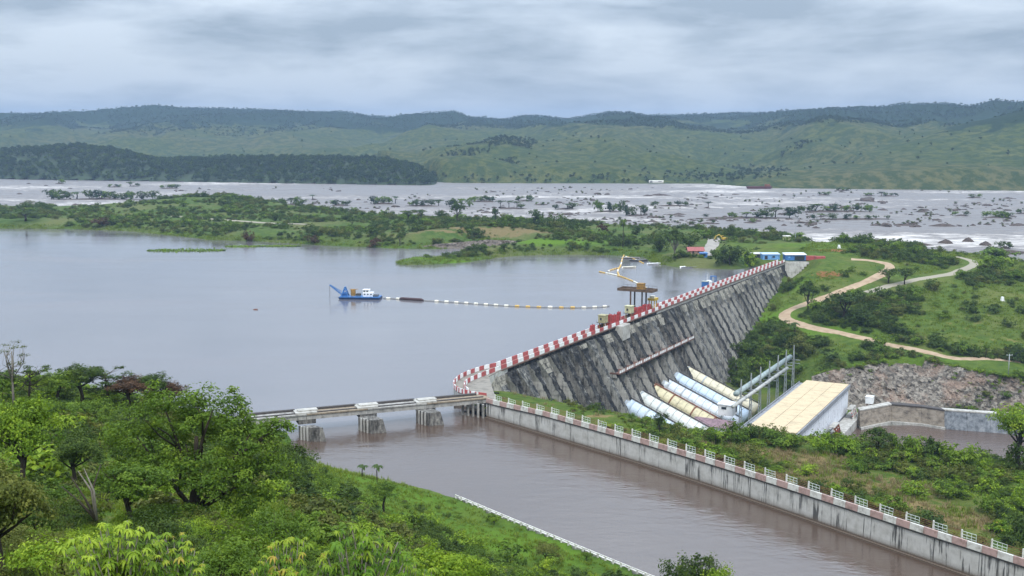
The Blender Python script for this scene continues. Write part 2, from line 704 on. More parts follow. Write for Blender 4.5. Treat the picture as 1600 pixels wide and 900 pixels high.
# ---------- ground material: grass, dry grass and bare soil by where they grow
def ground_material(name, g0, g1, g2, dry0, dry1, soil, near=1.0):
    m, nt, b = new_mat(name)
    v = wpos(nt)
    big = nz(nt, 0.035 * near, 4, 0.6, v)
    mid = nz(nt, 0.22 * near, 5, 0.65, v)
    fine = nz(nt, 1.6 * near, 4, 0.75, v)
    g = mixc(nt, ramp(nt, mid, [(0.36, grey(0)), (0.62, grey(1))]), g0, g1)
    g = mixc(nt, ramp(nt, big, [(0.45, grey(0)), (0.68, grey(1))]), g, g2)
    d = mixc(nt, fine, dry0, dry1)
    df = math_(nt, 'ADD', attr(nt, 'dry'), math_(nt, 'MULTIPLY', math_(nt, 'SUBTRACT', mid, 0.5), 1.6))
    c = mixc(nt, ramp(nt, df, [(0.40, grey(0)), (0.62, grey(1))]), g, d)
    sf = math_(nt, 'ADD', attr(nt, 'soil'), math_(nt, 'MULTIPLY', math_(nt, 'SUBTRACT', mid, 0.5), 1.1))
    sc = mixc(nt, fine, tuple(q * 0.6 for q in soil), soil)
    c = mixc(nt, ramp(nt, sf, [(0.45, grey(0)), (0.60, grey(1))]), c, sc)
    lf = math_(nt, 'ADD', attr(nt, 'lush'), math_(nt, 'MULTIPLY', math_(nt, 'SUBTRACT', mid, 0.5), 0.8))
    c = mixc(nt, ramp(nt, lf, [(0.35, grey(0)), (0.8, grey(1))]), c, (0.110, 0.200, 0.016))
    c = mixc(nt, math_(nt, 'MULTIPLY', fine, 0.55), c, mixc(nt, 0.5, c, (0.01, 0.018, 0.006)))
    nt.links.new(c, b.inputs['Base Color'])
    b.inputs['Roughness'].default_value = 0.95
    b.inputs['Specular IOR Level'].default_value = 0.1
    h = math_(nt, 'ADD', mid, math_(nt, 'MULTIPLY', fine, 0.5))
    bump(nt, b, h, 0.9, 0.9 / near)
    return m


GRASS = ground_material('grassland', (0.056, 0.100, 0.014), (0.108, 0.156, 0.024), (0.145, 0.160, 0.040), (0.20, 0.155, 0.060), (0.30, 0.215, 0.10), (0.36, 0.15, 0.065))
PENGRASS = ground_material('peninsula_grass', (0.052, 0.098, 0.018), (0.096, 0.142, 0.028), (0.140, 0.150, 0.050), (0.17, 0.14, 0.060), (0.25, 0.185, 0.09), (0.30, 0.16, 0.085), 0.6)
HILLGRASS = ground_material('hillside_grass', (0.050, 0.098, 0.014), (0.092, 0.160, 0.020), (0.12, 0.175, 0.026), (0.17, 0.14, 0.05), (0.26, 0.19, 0.085), (0.30, 0.16, 0.075), 1.6)


def w2(u, v, z):
    q = P(u, v, z)
    return q[0], q[1]


# valley mesh
gx = np.arange(-40, 470, 2.4)
gy = np.arange(120, 880, 2.4)
X, Y = np.meshgrid(gx, gy)
Zv = zv(X, Y)
t_, o_ = dto(X, Y)
wl = np.array(WALL)


def wall_side(x, y):
    """metres behind the canal wall line, positive on the terrace side"""
    best = np.full(np.shape(x), 1e9)
    sgn = np.full(np.shape(x), 1.0)
    for a, b in zip(wl[:-1], wl[1:]):
        e = b - a
        k = np.clip(((x - a[0]) * e[0] + (y - a[1]) * e[1]) / (e @ e), 0, 1)
        d = np.hypot(x - a[0] - k * e[0], y - a[1] - k * e[1])
        cr = -((e[0]) * (y - a[1]) - e[1] * (x - a[0]))
        upd = d < best
        best = np.where(upd, d, best)
        sgn = np.where(upd, np.where(cr > 0, -1.0, 1.0), sgn)
    return best * sgn


ws = wall_side(X, Y)
dam_ok = np.where((t_ > -6) & (t_ < DL + 4), o_ > 0.5, True)
keep = dam_ok & (ws > 1.2) & ((t_ > -30) | (ws > 1.2)) & (o_ > -60)
keep &= ~((t_ < -6) & (o_ < 6))
keep &= ~((t_ >= DL + 4) & (o_ < -70))
# dug floor of the powerhouse and its tailrace
dig = (t_ > 70) & (t_ < 178) & (o_ > 28) & (o_ < 90)
Zv = np.where(dig, np.minimum(Zv, -38.2), Zv)
# steep foot of the rock cut and the bed of the tailrace
_u = 800 + FPX * X / (Y * _c + 102 * _s)
_yt = np.interp(_u, [1268, 1300, 1380, 1450, 1530, 1600, 1760], [P(u, v, z)[1] for u, v, z in ((1268, 588, -25.5), (1300, 578, -24.2), (1380, 565, -21.4), (1450, 562, -21.2), (1530, 580, -22.7), (1600, 592, -24.2), (1760, 604, -25))])
Zv = np.where((_u > 1285) & (Y > 400) & (Y < _yt - 1.2), np.minimum(Zv, -38.0), Zv)
Zv = np.where((o_ > 84) & (Y < 458) & (Y > 372) & (X > 110), np.minimum(Zv, -43.0), Zv)
# the ground steps down in front of the far abutment wall
AB_S, AB_E = np.array(dp(DL + 1.2, 0.3, 0)[:2]), P(1264, 409.5, 4.2)[:2]
_e = (AB_E - AB_S) / np.linalg.norm(AB_E - AB_S)
_nn = np.array([_e[1], -_e[0]])
_k = (X - AB_S[0]) * _e[0] + (Y - AB_S[1]) * _e[1]
_d = (X - AB_S[0]) * _nn[0] + (Y - AB_S[1]) * _nn[1]
_L = np.linalg.norm(AB_E - AB_S)
_t = -7.5 + np.clip(_k / _L, 0, 1) * 9.5
Zv = np.where((_k > -3) & (_k < _L + 1) & (_d > -1.0) & (_d < 24), np.minimum(Zv, _t - np.clip(_d, 0, 24) * .18 + np.clip(_d - 12, 0, 12) * .8), Zv)
dry = blobs(X, Y, [(*w2(1330, 765, 0), 34, 12, .62), (*w2(1240, 730, -1), 26, 9, .55), (*w2(1440, 800, 1), 12, 8, .62), (*w2(1510, 820, 1.5), 10, 6, .6), (*w2(1160, 705, 1), 14, 6, .5), (*w2(930, 655, 2), 9, 4, .5),
                   (*w2(1300, 460, -5), 45, 26, .34), (*w2(1480, 500, -11), 60, 34, .26), (*w2(1560, 540, -16), 40, 20, .25)])
soil = blobs(X, Y, [(*w2(1295, 428, 1.5), 16, 11, .62), (*w2(1345, 398, 6), 26, 3.5, .75), (*w2(1290, 397, 6), 22, 4, .6), (*w2(1090, 395, 3), 9, 5, .5)])
lush = blobs(X, Y, [(*w2(1200, 500, -16), 24, 30, .8), (*w2(1235, 455, -8), 22, 20, .65), (*w2(1300, 522, -17), 34, 12, .6), (*w2(1400, 470, -7), 50, 30, .35), (*w2(1280, 385, 9), 60, 22, .6), (*w2(1420, 560, -20), 55, 8, .6)])
valley = structure(grid_mesh('valley_ground', X, Y, Zv, keep, GRASS, dict(dry=dry, soil=soil, lush=lush)))

# near hillside mesh
gx = np.arange(-230, 100, 1.7)
gy = np.arange(-40, 345, 1.7)
X, Y = np.meshgrid(gx, gy)
Zh = zh(X, Y)
ws = wall_side(X, Y)
keep = (Zh > -4.5) & ((ws < -22) | (Y < 100))
dry = blobs(X, Y, [(*PD(130, 655, 150)[:2], 16, 14, .6), (*PD(260, 700, 130)[:2], 10, 8, .45), (*PD(90, 800, 75)[:2], 6, 6, .5), (*PD(350, 810, 80)[:2], 5, 5, .5)])
soil = blobs(X, Y, [(*PD(590, 758, 232)[:2], 5, 3, .45), (*P(760, 806, 2.5)[:2], 3, 3, .45), (*P(950, 890, 2.5)[:2], 8, 3, .4)])
lush = blobs(X, Y, [(*P(500, 742, 3)[:2], 14, 10, 1), (*P(600, 770, 5)[:2], 20, 14, .85), (*P(800, 850, 4)[:2], 26, 14, .85), (*P(560, 800, 12)[:2], 14, 12, .7)])
hill = structure(grid_mesh('near_hillside', X, Y, Zh, keep, HILLGRASS, dict(dry=dry, soil=soil, lush=lush)))

# peninsula mesh
gx = np.arange(-900, 260, 4.5)
gy = np.arange(655, 1420, 4.5)
X, Y = np.meshgrid(gx, gy)
Zp = zp(X, Y)
t_, o_ = dto(X, Y)
keep = (Zp > -3.9) & ~((t_ < DL + 2) & (o_ > -7))
dry = blobs(X, Y, [(*w2(700, 372, 4), 70, 20, .55), (*w2(820, 372, 4), 40, 16, .5), (*w2(350, 325, 8), 90, 30, .42), (*w2(200, 340, 3), 130, 16, .35), (*w2(960, 382, 3), 30, 10, .4)])
soil = blobs(X, Y, [(*w2(380, 356, 3), 26, 10, .6), (*w2(1000, 392, 2), 12, 5, .5), (*w2(1085, 398, 3), 14, 6, .5), (*w2(1060, 380, 5), 14, 6, .35)])
lush = blobs(X, Y, [(*w2(850, 388, 2), 50, 14, 1.), (*w2(700, 408, 1), 60, 9, .9), (*w2(950, 384, 2), 50, 10, .6), (*w2(250, 364, 1), 160, 8, .65), (*w2(560, 386, 1), 70, 6, .7), (*w2(480, 368, 2), 80, 12, .35), (*w2(1180, 385, 7), 30, 20, .6)])
penin = structure(grid_mesh('peninsula', X, Y, Zp, keep, PENGRASS, dict(dry=dry, soil=soil, lush=lush)))


# ---------- water
def water_material(name, silt, rough, bump_s, scales, foam=None, ior=1.5):
    m, nt, b = new_mat(name)
    b.inputs['IOR'].default_value = ior
    b.inputs['Roughness'].default_value = rough
    b.inputs['Specular IOR Level'].default_value = 0.5
    h = None
    for sx, sy, a, rot in scales:
        v = wpos(nt, (sx, sy, 1), (0, 0, rot))
        n = math_(nt, 'MULTIPLY', nz(nt, 1.0, 4, 0.6, v, 0.4), a)
        h = n if h is None else math_(nt, 'ADD', h, n)
    v = wpos(nt, (0.012, 0.03, 1))
    c = mixc(nt, nz(nt, 1.0, 4, 0.6, v), tuple(q * 0.82 for q in silt), tuple(q * 1.15 for q in silt))
    if foam:
        c, rr = foam(nt, c)
        nt.links.new(rr, b.inputs['Roughness'])
    nt.links.new(c, b.inputs['Base Color'])
    bump(nt, b, h, bump_s[0], bump_s[1])
    return m


def lake_wind(nt, c):
    v = wpos(nt, (0.004, 0.016, 1), (0, 0, 0.12))
    f = nz(nt, 1.0, 5, 0.6, v, 0.6)
    return mixc(nt, ramp(nt, f, [(0.4, grey(0)), (0.65, grey(0.5))]), c, tuple(q * 1.25 for q in (0.135, 0.125, 0.13))), ramp(nt, f, [(0.38, grey(0.04)), (0.62, grey(0.22))])


LAKE = water_material('lake_water', (0.135, 0.125, 0.13), 0.09, (0.35, 0.10), [(0.25, 0.6, 1, 0.1), (1.1, 2.2, 0.35, 0.3)], lake_wind, 2.1)


def river_foam(nt, c):
    v = wpos(nt, (0.05, 0.085, 1), (0, 0, 0.06))
    f = nz(nt, 1.0, 7, 0.74, v, 0.7)
    v2 = wpos(nt, (0.0030, 0.0062, 1))
    g = nz(nt, 1.0, 3, 0.5, v2)
    s = math_(nt, 'ADD', f, math_(nt, 'MULTIPLY', math_(nt, 'SUBTRACT', g, 0.5), 0.8))
    k = ramp(nt, s, [(0.555, grey(0)), (0.64, grey(0.5)), (0.72, grey(1))])
    c = mixc(nt, k, c, (0.60, 0.56, 0.52))
    return c, ramp(nt, s, [(0.45, grey(0.42)), (0.66, grey(0.9))])


RIVER = water_material('river_rapids', (0.165, 0.145, 0.135), 0.3, (1.0, 1.2), [(0.03, 0.10, 1, 0.05), (0.15, 0.4, 0.4, 0.2)], river_foam)


def canal_foam(nt, c):
    v = wpos(nt, (0.09, 0.05, 1), (0, 0, 0.65))
    f = nz(nt, 1.0, 6, 0.7, v, 1.2)
    k = ramp(nt, f, [(0.66, grey(0)), (0.80, grey(0.35))])
    return mixc(nt, k, c, (0.45, 0.38, 0.33)), ramp(nt, f, [(0.4, grey(0.10)), (0.75, grey(0.30))])


CANAL = water_material('canal_water', (0.085, 0.056, 0.040), 0.09, (0.5, 0.30), [(0.10, 0.22, 1, 0.9), (0.35, 0.8, 0.35, 0.4), (1.2, 1.6, 0.12, 0.2)], canal_foam, 2.3)
TAIL = water_material('tailrace_water', (0.105, 0.072, 0.056), 0.2, (0.8, 0.3), [(0.2, 0.6, 1, 0.2), (0.9, 1.6, 0.4, 0.5)], canal_foam)


def sheet(name, poly, z, mat):
    from mathutils.geometry import tessellate_polygon
    vs_ = [Vector((float(p[0]), float(p[1]), z)) for p in poly]
    tris = tessellate_polygon([vs_])
    me = bpy.data.meshes.new(name)
    fs = []
    for t in tris:
        a, b, c = (vs_[i] for i in t)
        fs.append(t if (b - a).cross(c - a).z > 0 else t[::-1])
    me.from_pydata(vs_, [], fs)
    me.materials.append(mat)
    me.update()
    return structure(link(bpy.data.objects.new(name, me)))


_d0 = dp(-14, -4, 0)[:2]
_bL, _bR = P(380, 668, 0)[:2], P(748, 640, 0)[:2]
# canal below the bridge, lake above it
sheet('canal_water', [(-70, 288), (-40, 150), (20, 60), (200, 40), WALL[-1] + np.array([1.2, 1]), *[w + np.array([.8, .6]) for w in WALL[-2::-1]], dp(-30, 2, 0)[:2], _bR], 0.0, CANAL)
sheet('lake_water', [(-70, 288), _bR, dp(-30, 2, 0)[:2], dp(-5, -2, 0)[:2], dp(DL + 3, -3, 0)[:2], dp(DL + 40, -8, 0)[:2], P(1000, 384, 0)[:2], P(800, 372, 0)[:2], P(500, 360, 0)[:2], P(300, 348, 0)[:2], P(-400, 340, 0)[:2], (-2500, 1150), (-2500, 250), (-300, 200)], 0.004, LAKE)
sheet('river_water', [(-6000, 1000), P(-400, 340, 0)[:2], P(300, 348, 0)[:2], P(500, 360, 0)[:2], P(800, 372, 0)[:2], P(1000, 384, 0)[:2], dp(DL + 40, -8, 0)[:2], (240, 735), (330, 715), (460, 690), (700, 600), (6000, 500), (6000, 3200), (-6000, 3200)], -0.3, RIVER)
sheet('tailrace_water', [dp(60, 84, 0)[:2], dp(181, 84, 0)[:2], P(1330, 666, -41)[:2], P(1450, 664, -41)[:2], P(1560, 674, -41)[:2], P(1700, 690, -41)[:2], (420, 450), (430, 330), (150, 330)], -41.0, TAIL)


# ---------- far hills
def polar_hills(name, d0, d1, nd, a0, a1, na, fz, mat):
    az = np.linspace(a0, a1, na)
    dist = d0 * (d1 / d0) ** np.linspace(0, 1, nd)
    A_, D_ = np.meshgrid(az, dist)
    X = D_ * np.tan(A_)
    Y = D_
    Z = fz(X, Y, A_)
    return structure(grid_mesh(name, X, Y, Z, None, mat, {}))


RIDGE_U = [-900, -400, 0, 60, 150, 200, 260, 350, 420, 480, 540, 600, 660, 720, 800, 880, 940, 1000, 1060, 1130, 1200, 1260, 1330, 1390, 1440, 1500, 1560, 1600, 2000, 2500]
RIDGE_V = [182, 180, 180, 178, 178, 174, 173, 172, 174, 174, 173, 178, 179, 181, 184, 184, 180, 178, 176, 173, 172, 170, 170, 172, 169, 167, 166, 165, 163, 168]
RD = 5200.0


def z_far(x, y, az):
    u = 800 + np.tan(az) * FPX
    zr = CAM_H + (VH - 4 - np.interp(u, RIDGE_U, RIDGE_V)) * RD / FPX
    bank = 80 * FPX / (np.interp(u, [0, 560, 690, 720, 1100, 1200, 1600], [264, 266, 284, 285, 286, 293, 297]) - VH)
    s = np.clip((y - bank) / (RD - bank), 0, None)
    prof = np.where(s < 1, 1 - (1 - np.clip(s, 0, 1)) ** 1.5, 1 - (s - 1) * 0.9)
    z = zr * prof
    env = np.clip(s * 8, 0, 1) * np.clip((1.02 - s) * 3.5, 0.05, 1)
    warp = (fbm(x / 900 + 5, y / 900, 2) - 0.5) * 500
    n1 = fbm((x + warp) / 620 + 3, (y + warp) / 1000 + 9, 3) - 0.5
    rdg = 1 - np.abs(2 * fbm((x + warp) / 380 - 2, (y - warp) / 700 + 4, 3) - 1) * 2
    n2 = fbm(x / 130 + 7, y / 170 + 1, 3) - 0.5
    z = z + env * (n1 * 125 + (rdg - 0.55) * 46 + n2 * 24)
    # spur that comes down to the river on the right
    cx = 80 + (u - 1160) * 0.24
    spur = np.clip(cx - 80, 0, 130) * np.exp(-((y - 2550) / 520.0) ** 2) * 1.35
    z = np.maximum(z, spur + n2 * 10 * np.clip(spur / 20, 0, 1) + (n1 * 24) * np.clip(spur / 40, 0, 1))
    # knolls by the bank
    for ku, kd, kr, kh in ((720, 2120, 150, 46), (900, 2100, 170, 36), (1010, 2300, 170, 50), (590, 2500, 220, 52), (1480, 1850, 260, 36), (90, 2700, 300, 70), (1290, 2000, 160, 26)):
        kx = (ku - 800) / FPX * kd
        z = np.maximum(z, kh * np.exp(-(((x - kx) / kr) ** 2 + ((y - kd) / (kr * 0.9)) ** 2)) + n2 * 6)
    return np.where(y < bank, -6, np.maximum(z, 1.5) * np.clip((y - bank) / 60, 0, 1) - 0.5)


def hills_material():
    m, nt, b = new_mat('far_hills_cover')
    v = wpos(nt, (1, 0.8, 1))
    big = nz(nt, 0.0022, 5, 0.6, v, 0.6)
    mid = nz(nt, 0.010, 5, 0.65, v, 0.4)
    fine = nz(nt, 0.05, 4, 0.7, v)
    sep = nt.nodes.new('ShaderNodeSeparateXYZ')
    nt.links.new(v, sep.inputs[0])
    g = mixc(nt, ramp(nt, mid, [(0.38, grey(0)), (0.66, grey(1))]), (0.056, 0.074, 0.020), (0.096, 0.104, 0.032))
    g = mixc(nt, ramp(nt, big, [(0.45, grey(0)), (0.7, grey(1))]), g, (0.105, 0.098, 0.046))
    hz = math_(nt, 'MULTIPLY', math_(nt, 'SUBTRACT', sep.outputs[2], 118.0), 0.0048)
    pat = nz(nt, 0.0055, 6, 0.62, v, 0.8)
    fr = math_(nt, 'ADD', math_(nt, 'ADD', pat, math_(nt, 'MULTIPLY', math_(nt, 'SUBTRACT', mid, 0.5), 0.5)), hz)
    fo = ramp(nt, fr, [(0.455, grey(0)), (0.515, grey(1))])
    g = mixc(nt, ramp(nt, fine, [(0.44, grey(0.85)), (0.58, grey(0))]), g, (0.030, 0.050, 0.018))
    c = mixc(nt, fo, g, mixc(nt, fine, (0.008, 0.020, 0.010), (0.026, 0.044, 0.018)))
    vor = nt.nodes.new('ShaderNodeTexVoronoi')
    vor.inputs['Scale'].default_value = 0.045
    nt.links.new(v, vor.inputs['Vector'])
    dots = ramp(nt, vor.outputs['Distance'], [(0.16, grey(1)), (0.30, grey(0))])
    c = mixc(nt, math_(nt, 'MULTIPLY', dots, 0.6), c, (0.026, 0.046, 0.017))
    nt.links.new(c, b.inputs['Base Color'])
    b.inputs['Roughness'].default_value = 1
    b.inputs['Specular IOR Level'].default_value = 0.05
    bump(nt, b, fine, 0.8, 5)
    return m


HILLS = hills_material()
far = polar_hills('far_hills', 1500, 9500, 230, -0.80, 0.80, 460, z_far, HILLS)


def z_wood(x, y, az=None):
    u = 800 + x / y * FPX
    top = np.interp(u, [-500, -200, 0, 60, 130, 190, 250, 330, 420, 520, 600, 650, 680, 700], [60, 55, 56, 66, 70, 62, 42, 44, 46, 48, 46, 32, 14, 0]) - 10
    bank = 80 * FPX / (np.interp(u, [0, 680], [279, 289]) - VH)
    s = np.clip((y - bank) / 260, 0, 3)
    prof = np.where(s < 1, np.sin(np.clip(s, 0, 1) * math.pi / 2), np.clip(1 - (s - 1) * 0.55, 0, 1))
    return np.clip(top, 0, None) * prof + (fbm(x / 60, y / 60, 3) - 0.5) * 8 * np.clip(s, 0, 1) * np.clip(top / 20, 0, 1) - 1.5


WOODFLOOR = painted('wood_floor', (0.035, 0.055, 0.022), 1.0, 0.4, 0.05)
az = np.linspace(-0.62, -0.055, 220)
ys = np.linspace(1780, 2500, 60)
A_, Y = np.meshgrid(az, ys)
X = Y * np.tan(A_)
Zw = z_wood(X, Y)
wooded = structure(grid_mesh('wooded_hill', X, Y, Zw, Zw > -1.4, WOODFLOOR, {}))

# ---------- the air between here and the hills
hz = MB().hexa([(-7000, -120, -64), (7000, -120, -64), (7000, 10500, -64), (-7000, 10500, -64)], [(-7000, -120, 330), (7000, -120, 330), (7000, 10500, 330), (-7000, 10500, 330)])
hm = bpy.data.materials.new('haze_air')
hm.use_nodes = True
hm.node_tree.nodes.clear()
_o = hm.node_tree.nodes.new('ShaderNodeOutputMaterial')
_v = hm.node_tree.nodes.new('ShaderNodeVolumePrincipled')
_v.inputs['Color'].default_value = (0.50, 0.70, 1.0, 1)
_v.inputs['Density'].default_value = 0.000078
_v.inputs['Anisotropy'].default_value = 0.0
hm.node_tree.links.new(_v.outputs[0], _o.inputs['Volume'])
haze = hz.build('haze', hm)
haze['kind'] = 'stuff'
tag(haze, 'pale bluish haze filling the air towards the far hills', 'haze')

# ================================================================== BUILT THINGS
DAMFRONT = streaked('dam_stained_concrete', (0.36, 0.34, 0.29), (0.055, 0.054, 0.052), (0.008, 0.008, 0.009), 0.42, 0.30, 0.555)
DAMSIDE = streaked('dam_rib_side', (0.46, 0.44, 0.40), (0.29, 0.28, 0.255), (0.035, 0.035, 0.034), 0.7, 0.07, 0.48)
DAMTOP = streaked('dam_coping', (0.52, 0.50, 0.46), (0.38, 0.36, 0.32), (0.15, 0.14, 0.12), 0.4, 0.2, 0.45)
ROADC = painted('crest_roadway', (0.25, 0.225, 0.19), 0.9, 0.3, 0.5)
COPEBROWN = painted('rusty_coping_edge', (0.16, 0.085, 0.065), 0.9, 0.3, 0.8)
PWHITE = painted('white_block_paint', (0.78, 0.77, 0.75), 0.7, 0.15, 0.9, (0.45, 0.43, 0.40))
PRED = painted('red_block_paint', (0.42, 0.090, 0.085), 0.7, 0.25, 0.9, (0.24, 0.08, 0.07))
PPINK = painted('faded_pink_block_paint', (0.46, 0.31, 0.27), 0.8, 0.3, 0.9, (0.26, 0.17, 0.14))
PCREAM = painted('weathered_white_block', (0.66, 0.64, 0.58), 0.8, 0.3, 0.9, (0.36, 0.33, 0.28))
RUST = painted('rusty_steel', (0.22, 0.085, 0.045), 0.8, 0.4, 1.5)
BLACKSTAIN = painted('black_stained_coping', (0.05, 0.047, 0.043), 0.95, 0.3, 1.2)
GALV = painted('galvanised_steel', (0.42, 0.45, 0.46), 0.5, 0.3, 1.4, None, 0.3)
DARKSTEEL = painted('dark_steel', (0.07, 0.06, 0.055), 0.7, 0.3, 1.5)
KHAKI = painted('khaki_hoist_paint', (0.40, 0.36, 0.20), 0.6, 0.35, 1.0)
YELLOW = painted('yellow_machine_paint', (0.62, 0.42, 0.06), 0.55, 0.3, 1.0)
OCHRE = painted('ochre_machine_paint', (0.36, 0.20, 0.05), 0.7, 0.4, 1.0)
REDP = painted('red_gate_paint', (0.40, 0.055, 0.055), 0.55, 0.3, 0.9)
BLUE = painted('blue_boat_paint', (0.05, 0.17, 0.42), 0.5, 0.3, 0.9)
LBLUE = painted('pale_blue_paint', (0.16, 0.36, 0.62), 0.6, 0.25, 0.7)
NAVY = painted('dark_blue_hull', (0.012, 0.035, 0.10), 0.5, 0.3, 0.9)
WHITEP = painted('white_paint', (0.80, 0.80, 0.79), 0.5, 0.12, 0.8)
FLOATY = painted('yellow_float', (0.62, 0.40, 0.11), 0.6, 0.3, 1.0)
FLOATW = painted('white_float', (0.78, 0.74, 0.62), 0.6, 0.25, 1.0)
DARKPANEL = painted('dark_glass_and_opening_shade', (0.03, 0.035, 0.04), 0.15, 0.2, 1.0, None, 0, 0.6)  # window glass; on the open sheds its dark colour stands for inner shade
ORANGE = painted('orange_red_tank', (0.50, 0.13, 0.06), 0.6, 0.35, 1.0)
TIMBER = painted('weathered_timber', (0.30, 0.24, 0.17), 0.9, 0.4, 1.0)


def canal_wall_material():
    m, nt, b = new_mat('canal_wall_concrete')
    v = wpos(nt, (2.6, 2.6, 0.10))
    f = nz(nt, 1.0, 5, 0.7, v)
    v3 = wpos(nt, (0.5, 0.5, 0.10))
    f3 = nz(nt, 1.0, 3, 0.6, v3)
    v2 = wpos(nt)
    g = nz(nt, 0.5, 5, 0.65, v2)
    k = nz(nt, 4.0, 3, 0.7, v2)
    c = ramp(nt, g, [(0.3, (0.40, 0.38, 0.34)), (0.52, (0.54, 0.52, 0.48)), (0.75, (0.62, 0.60, 0.56))])
    s = math_(nt, 'ADD', f, math_(nt, 'MULTIPLY', math_(nt, 'SUBTRACT', f3, 0.5), 0.8))
    c = mixc(nt, ramp(nt, s, [(0.35, grey(0.9)), (0.44, grey(0))]), c, (0.045, 0.043, 0.04))
    # tide line of river silt above the water
    sep = nt.nodes.new('ShaderNodeSeparateXYZ')
    nt.links.new(v2, sep.inputs[0])
    w = math_(nt, 'ADD', sep.outputs[2], math_(nt, 'MULTIPLY', math_(nt, 'SUBTRACT', k, 0.5), 0.5))
    c = mixc(nt, ramp(nt, math_(nt, 'MULTIPLY', w, 0.25), [(0.13, grey(1)), (0.26, grey(0.35)), (0.45, grey(0))]), c, (0.13, 0.095, 0.068))
    nt.links.new(c, b.inputs['Base Color'])
    b.inputs['Roughness'].default_value = 0.9
    bump(nt, b, k, 0.4, 0.05)
    return m


CWALL = canal_wall_material()

# ---------------------------------------------------------------- the dam
dam = empty('dam', dp(DL / 2, 0, -20), 'long grey stone buttress dam with red and white parapets, holding the lake', 'dam', None, DANG)


def extrude_dam(sec, t0, t1, mat_name, mats, closed=True, parent=dam):
    mb = MB()
    n = len(sec)
    vs_ = [dp(t0, o, z) for o, z in sec] + [dp(t1, o, z) for o, z in sec]
    fs = [tuple(range(n)), tuple(range(2 * n - 1, n - 1, -1))] + [((i + 1) % n, i, n + i, n + (i + 1) % n) for i in range(n)]
    mb.add(vs_, fs)
    return pbuild(mb, mat_name, mats, parent)


def zc_(h):
    return CREST - h


extrude_dam([(-6, -46), (-3.8, 4.3), (0.1, 4.3), (0.1, 2.6), (-0.6 + 0.2 * 2, 2.5), (0.2 * 48 - 0.6, -44), (9, -46)], -2, DL + 1, 'dam_wall', DAMFRONT)
extrude_dam([(-4.0, 4.3), (-4.0, 4.5), (0.55, 4.5), (0.55, 4.3)], -3, DL + 2, 'roadway', ROADC)
extrude_dam([(0.10, 3.95), (0.10, 4.298), (0.75, 4.298), (0.75, 3.95)], -3, DL + 2, 'coping_edge', COPEBROWN)
extrude_dam([(0.10, 2.7), (0.10, 3.948), (0.42, 3.948), (0.42, 2.9)], 150, DL + 1, 'pale_band', DAMTOP)
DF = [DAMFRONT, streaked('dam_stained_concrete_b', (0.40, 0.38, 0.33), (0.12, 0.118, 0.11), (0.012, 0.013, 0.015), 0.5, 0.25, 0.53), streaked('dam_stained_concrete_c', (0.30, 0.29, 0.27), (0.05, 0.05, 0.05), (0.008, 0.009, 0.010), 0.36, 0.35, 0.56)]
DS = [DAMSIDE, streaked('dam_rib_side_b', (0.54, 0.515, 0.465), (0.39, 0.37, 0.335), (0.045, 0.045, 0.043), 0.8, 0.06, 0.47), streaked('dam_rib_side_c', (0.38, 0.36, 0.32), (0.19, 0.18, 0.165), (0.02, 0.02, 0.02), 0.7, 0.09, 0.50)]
DAMPALE = streaked('dam_pale_head', (0.40, 0.37, 0.30), (0.27, 0.25, 0.205), (0.04, 0.038, 0.035), 0.5, 0.2, 0.52)
rr = np.random.default_rng(11)
WALK_T = (84.0, 171.0)
nb = int((DL - 4) // 8) + 1
for i in range(nb):
    t = 6 + 8 * i
    if t > DL - 2:
        break
    mb = MB()
    under = WALK_T[0] - 2 < t < WALK_T[1]
    x, y, _ = dp(t, 16, 0)
    z = 2.6
    lift = 1.5
    k = 0
    wj = rr.uniform(-0.25, 0.35)
    npale = int(rr.choice([0, 0, 0, 1, 2, 3]))
    while z > -43:
        h0, h1 = CREST - z, CREST - (z - lift)
        xx, yy, _ = dp(t, 0.6 * h0, 0)
        if z < float(zv(np.array([xx]), np.array([yy]))[0]) - 4:
            break
        w0 = 1.6 + wj + 2.1 * max(0, 1 - h0 / 8)
        w1 = 1.6 + wj + 2.1 * max(0, 1 - h1 / 8)
        if under and h0 > 16:
            w0 = w1 = 1.0 + wj
        j = rr.uniform(-0.45, 0.25)
        jw = rr.uniform(-0.10, 0.10)
        f0, f1 = 0.6 * h0 + j, 0.6 * h1 + j - 0.12
        b0, b1 = 0.2 * h0 - 1.4, 0.2 * h1 - 1.4
        top = [dp(t - w0 - jw, f0, z), dp(t - w0 - jw, b0, z), dp(t + w0, b0, z), dp(t + w0, f0, z)]
        bot = [dp(t - w1 - jw, f1, z - lift), dp(t - w1 - jw, b1, z - lift), dp(t + w1, b1, z - lift), dp(t + w1, f1, z - lift)]
        mb.hexa(bot, top)
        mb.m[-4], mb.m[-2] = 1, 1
        if k < npale:
            mb.m[-1] = 2
        z -= lift
        k += 1
    pbuild(mb, 'buttress', [DF[int(rr.integers(0, 3))], DS[int(rr.choice([0, 1, 1, 2]))], DAMPALE], dam)

# square bay that stands out under the coping, beside the hoists
tb, _z = dto(*P(961, 508, 4)[:2])
mb = MB()
q = [(tb - 4.5, 0.42), (tb + 4.5, 0.42), (tb + 4.0, 3.4), (tb - 4.0, 3.4)]
mb.hexa([dp(a, o if o > 1 else 0.11, -1.5) for a, o in q][::-1], [dp(a, o, 4.45) for a, o in q][::-1])
pbuild(mb, 'hoist_bay', DAMTOP, dam)


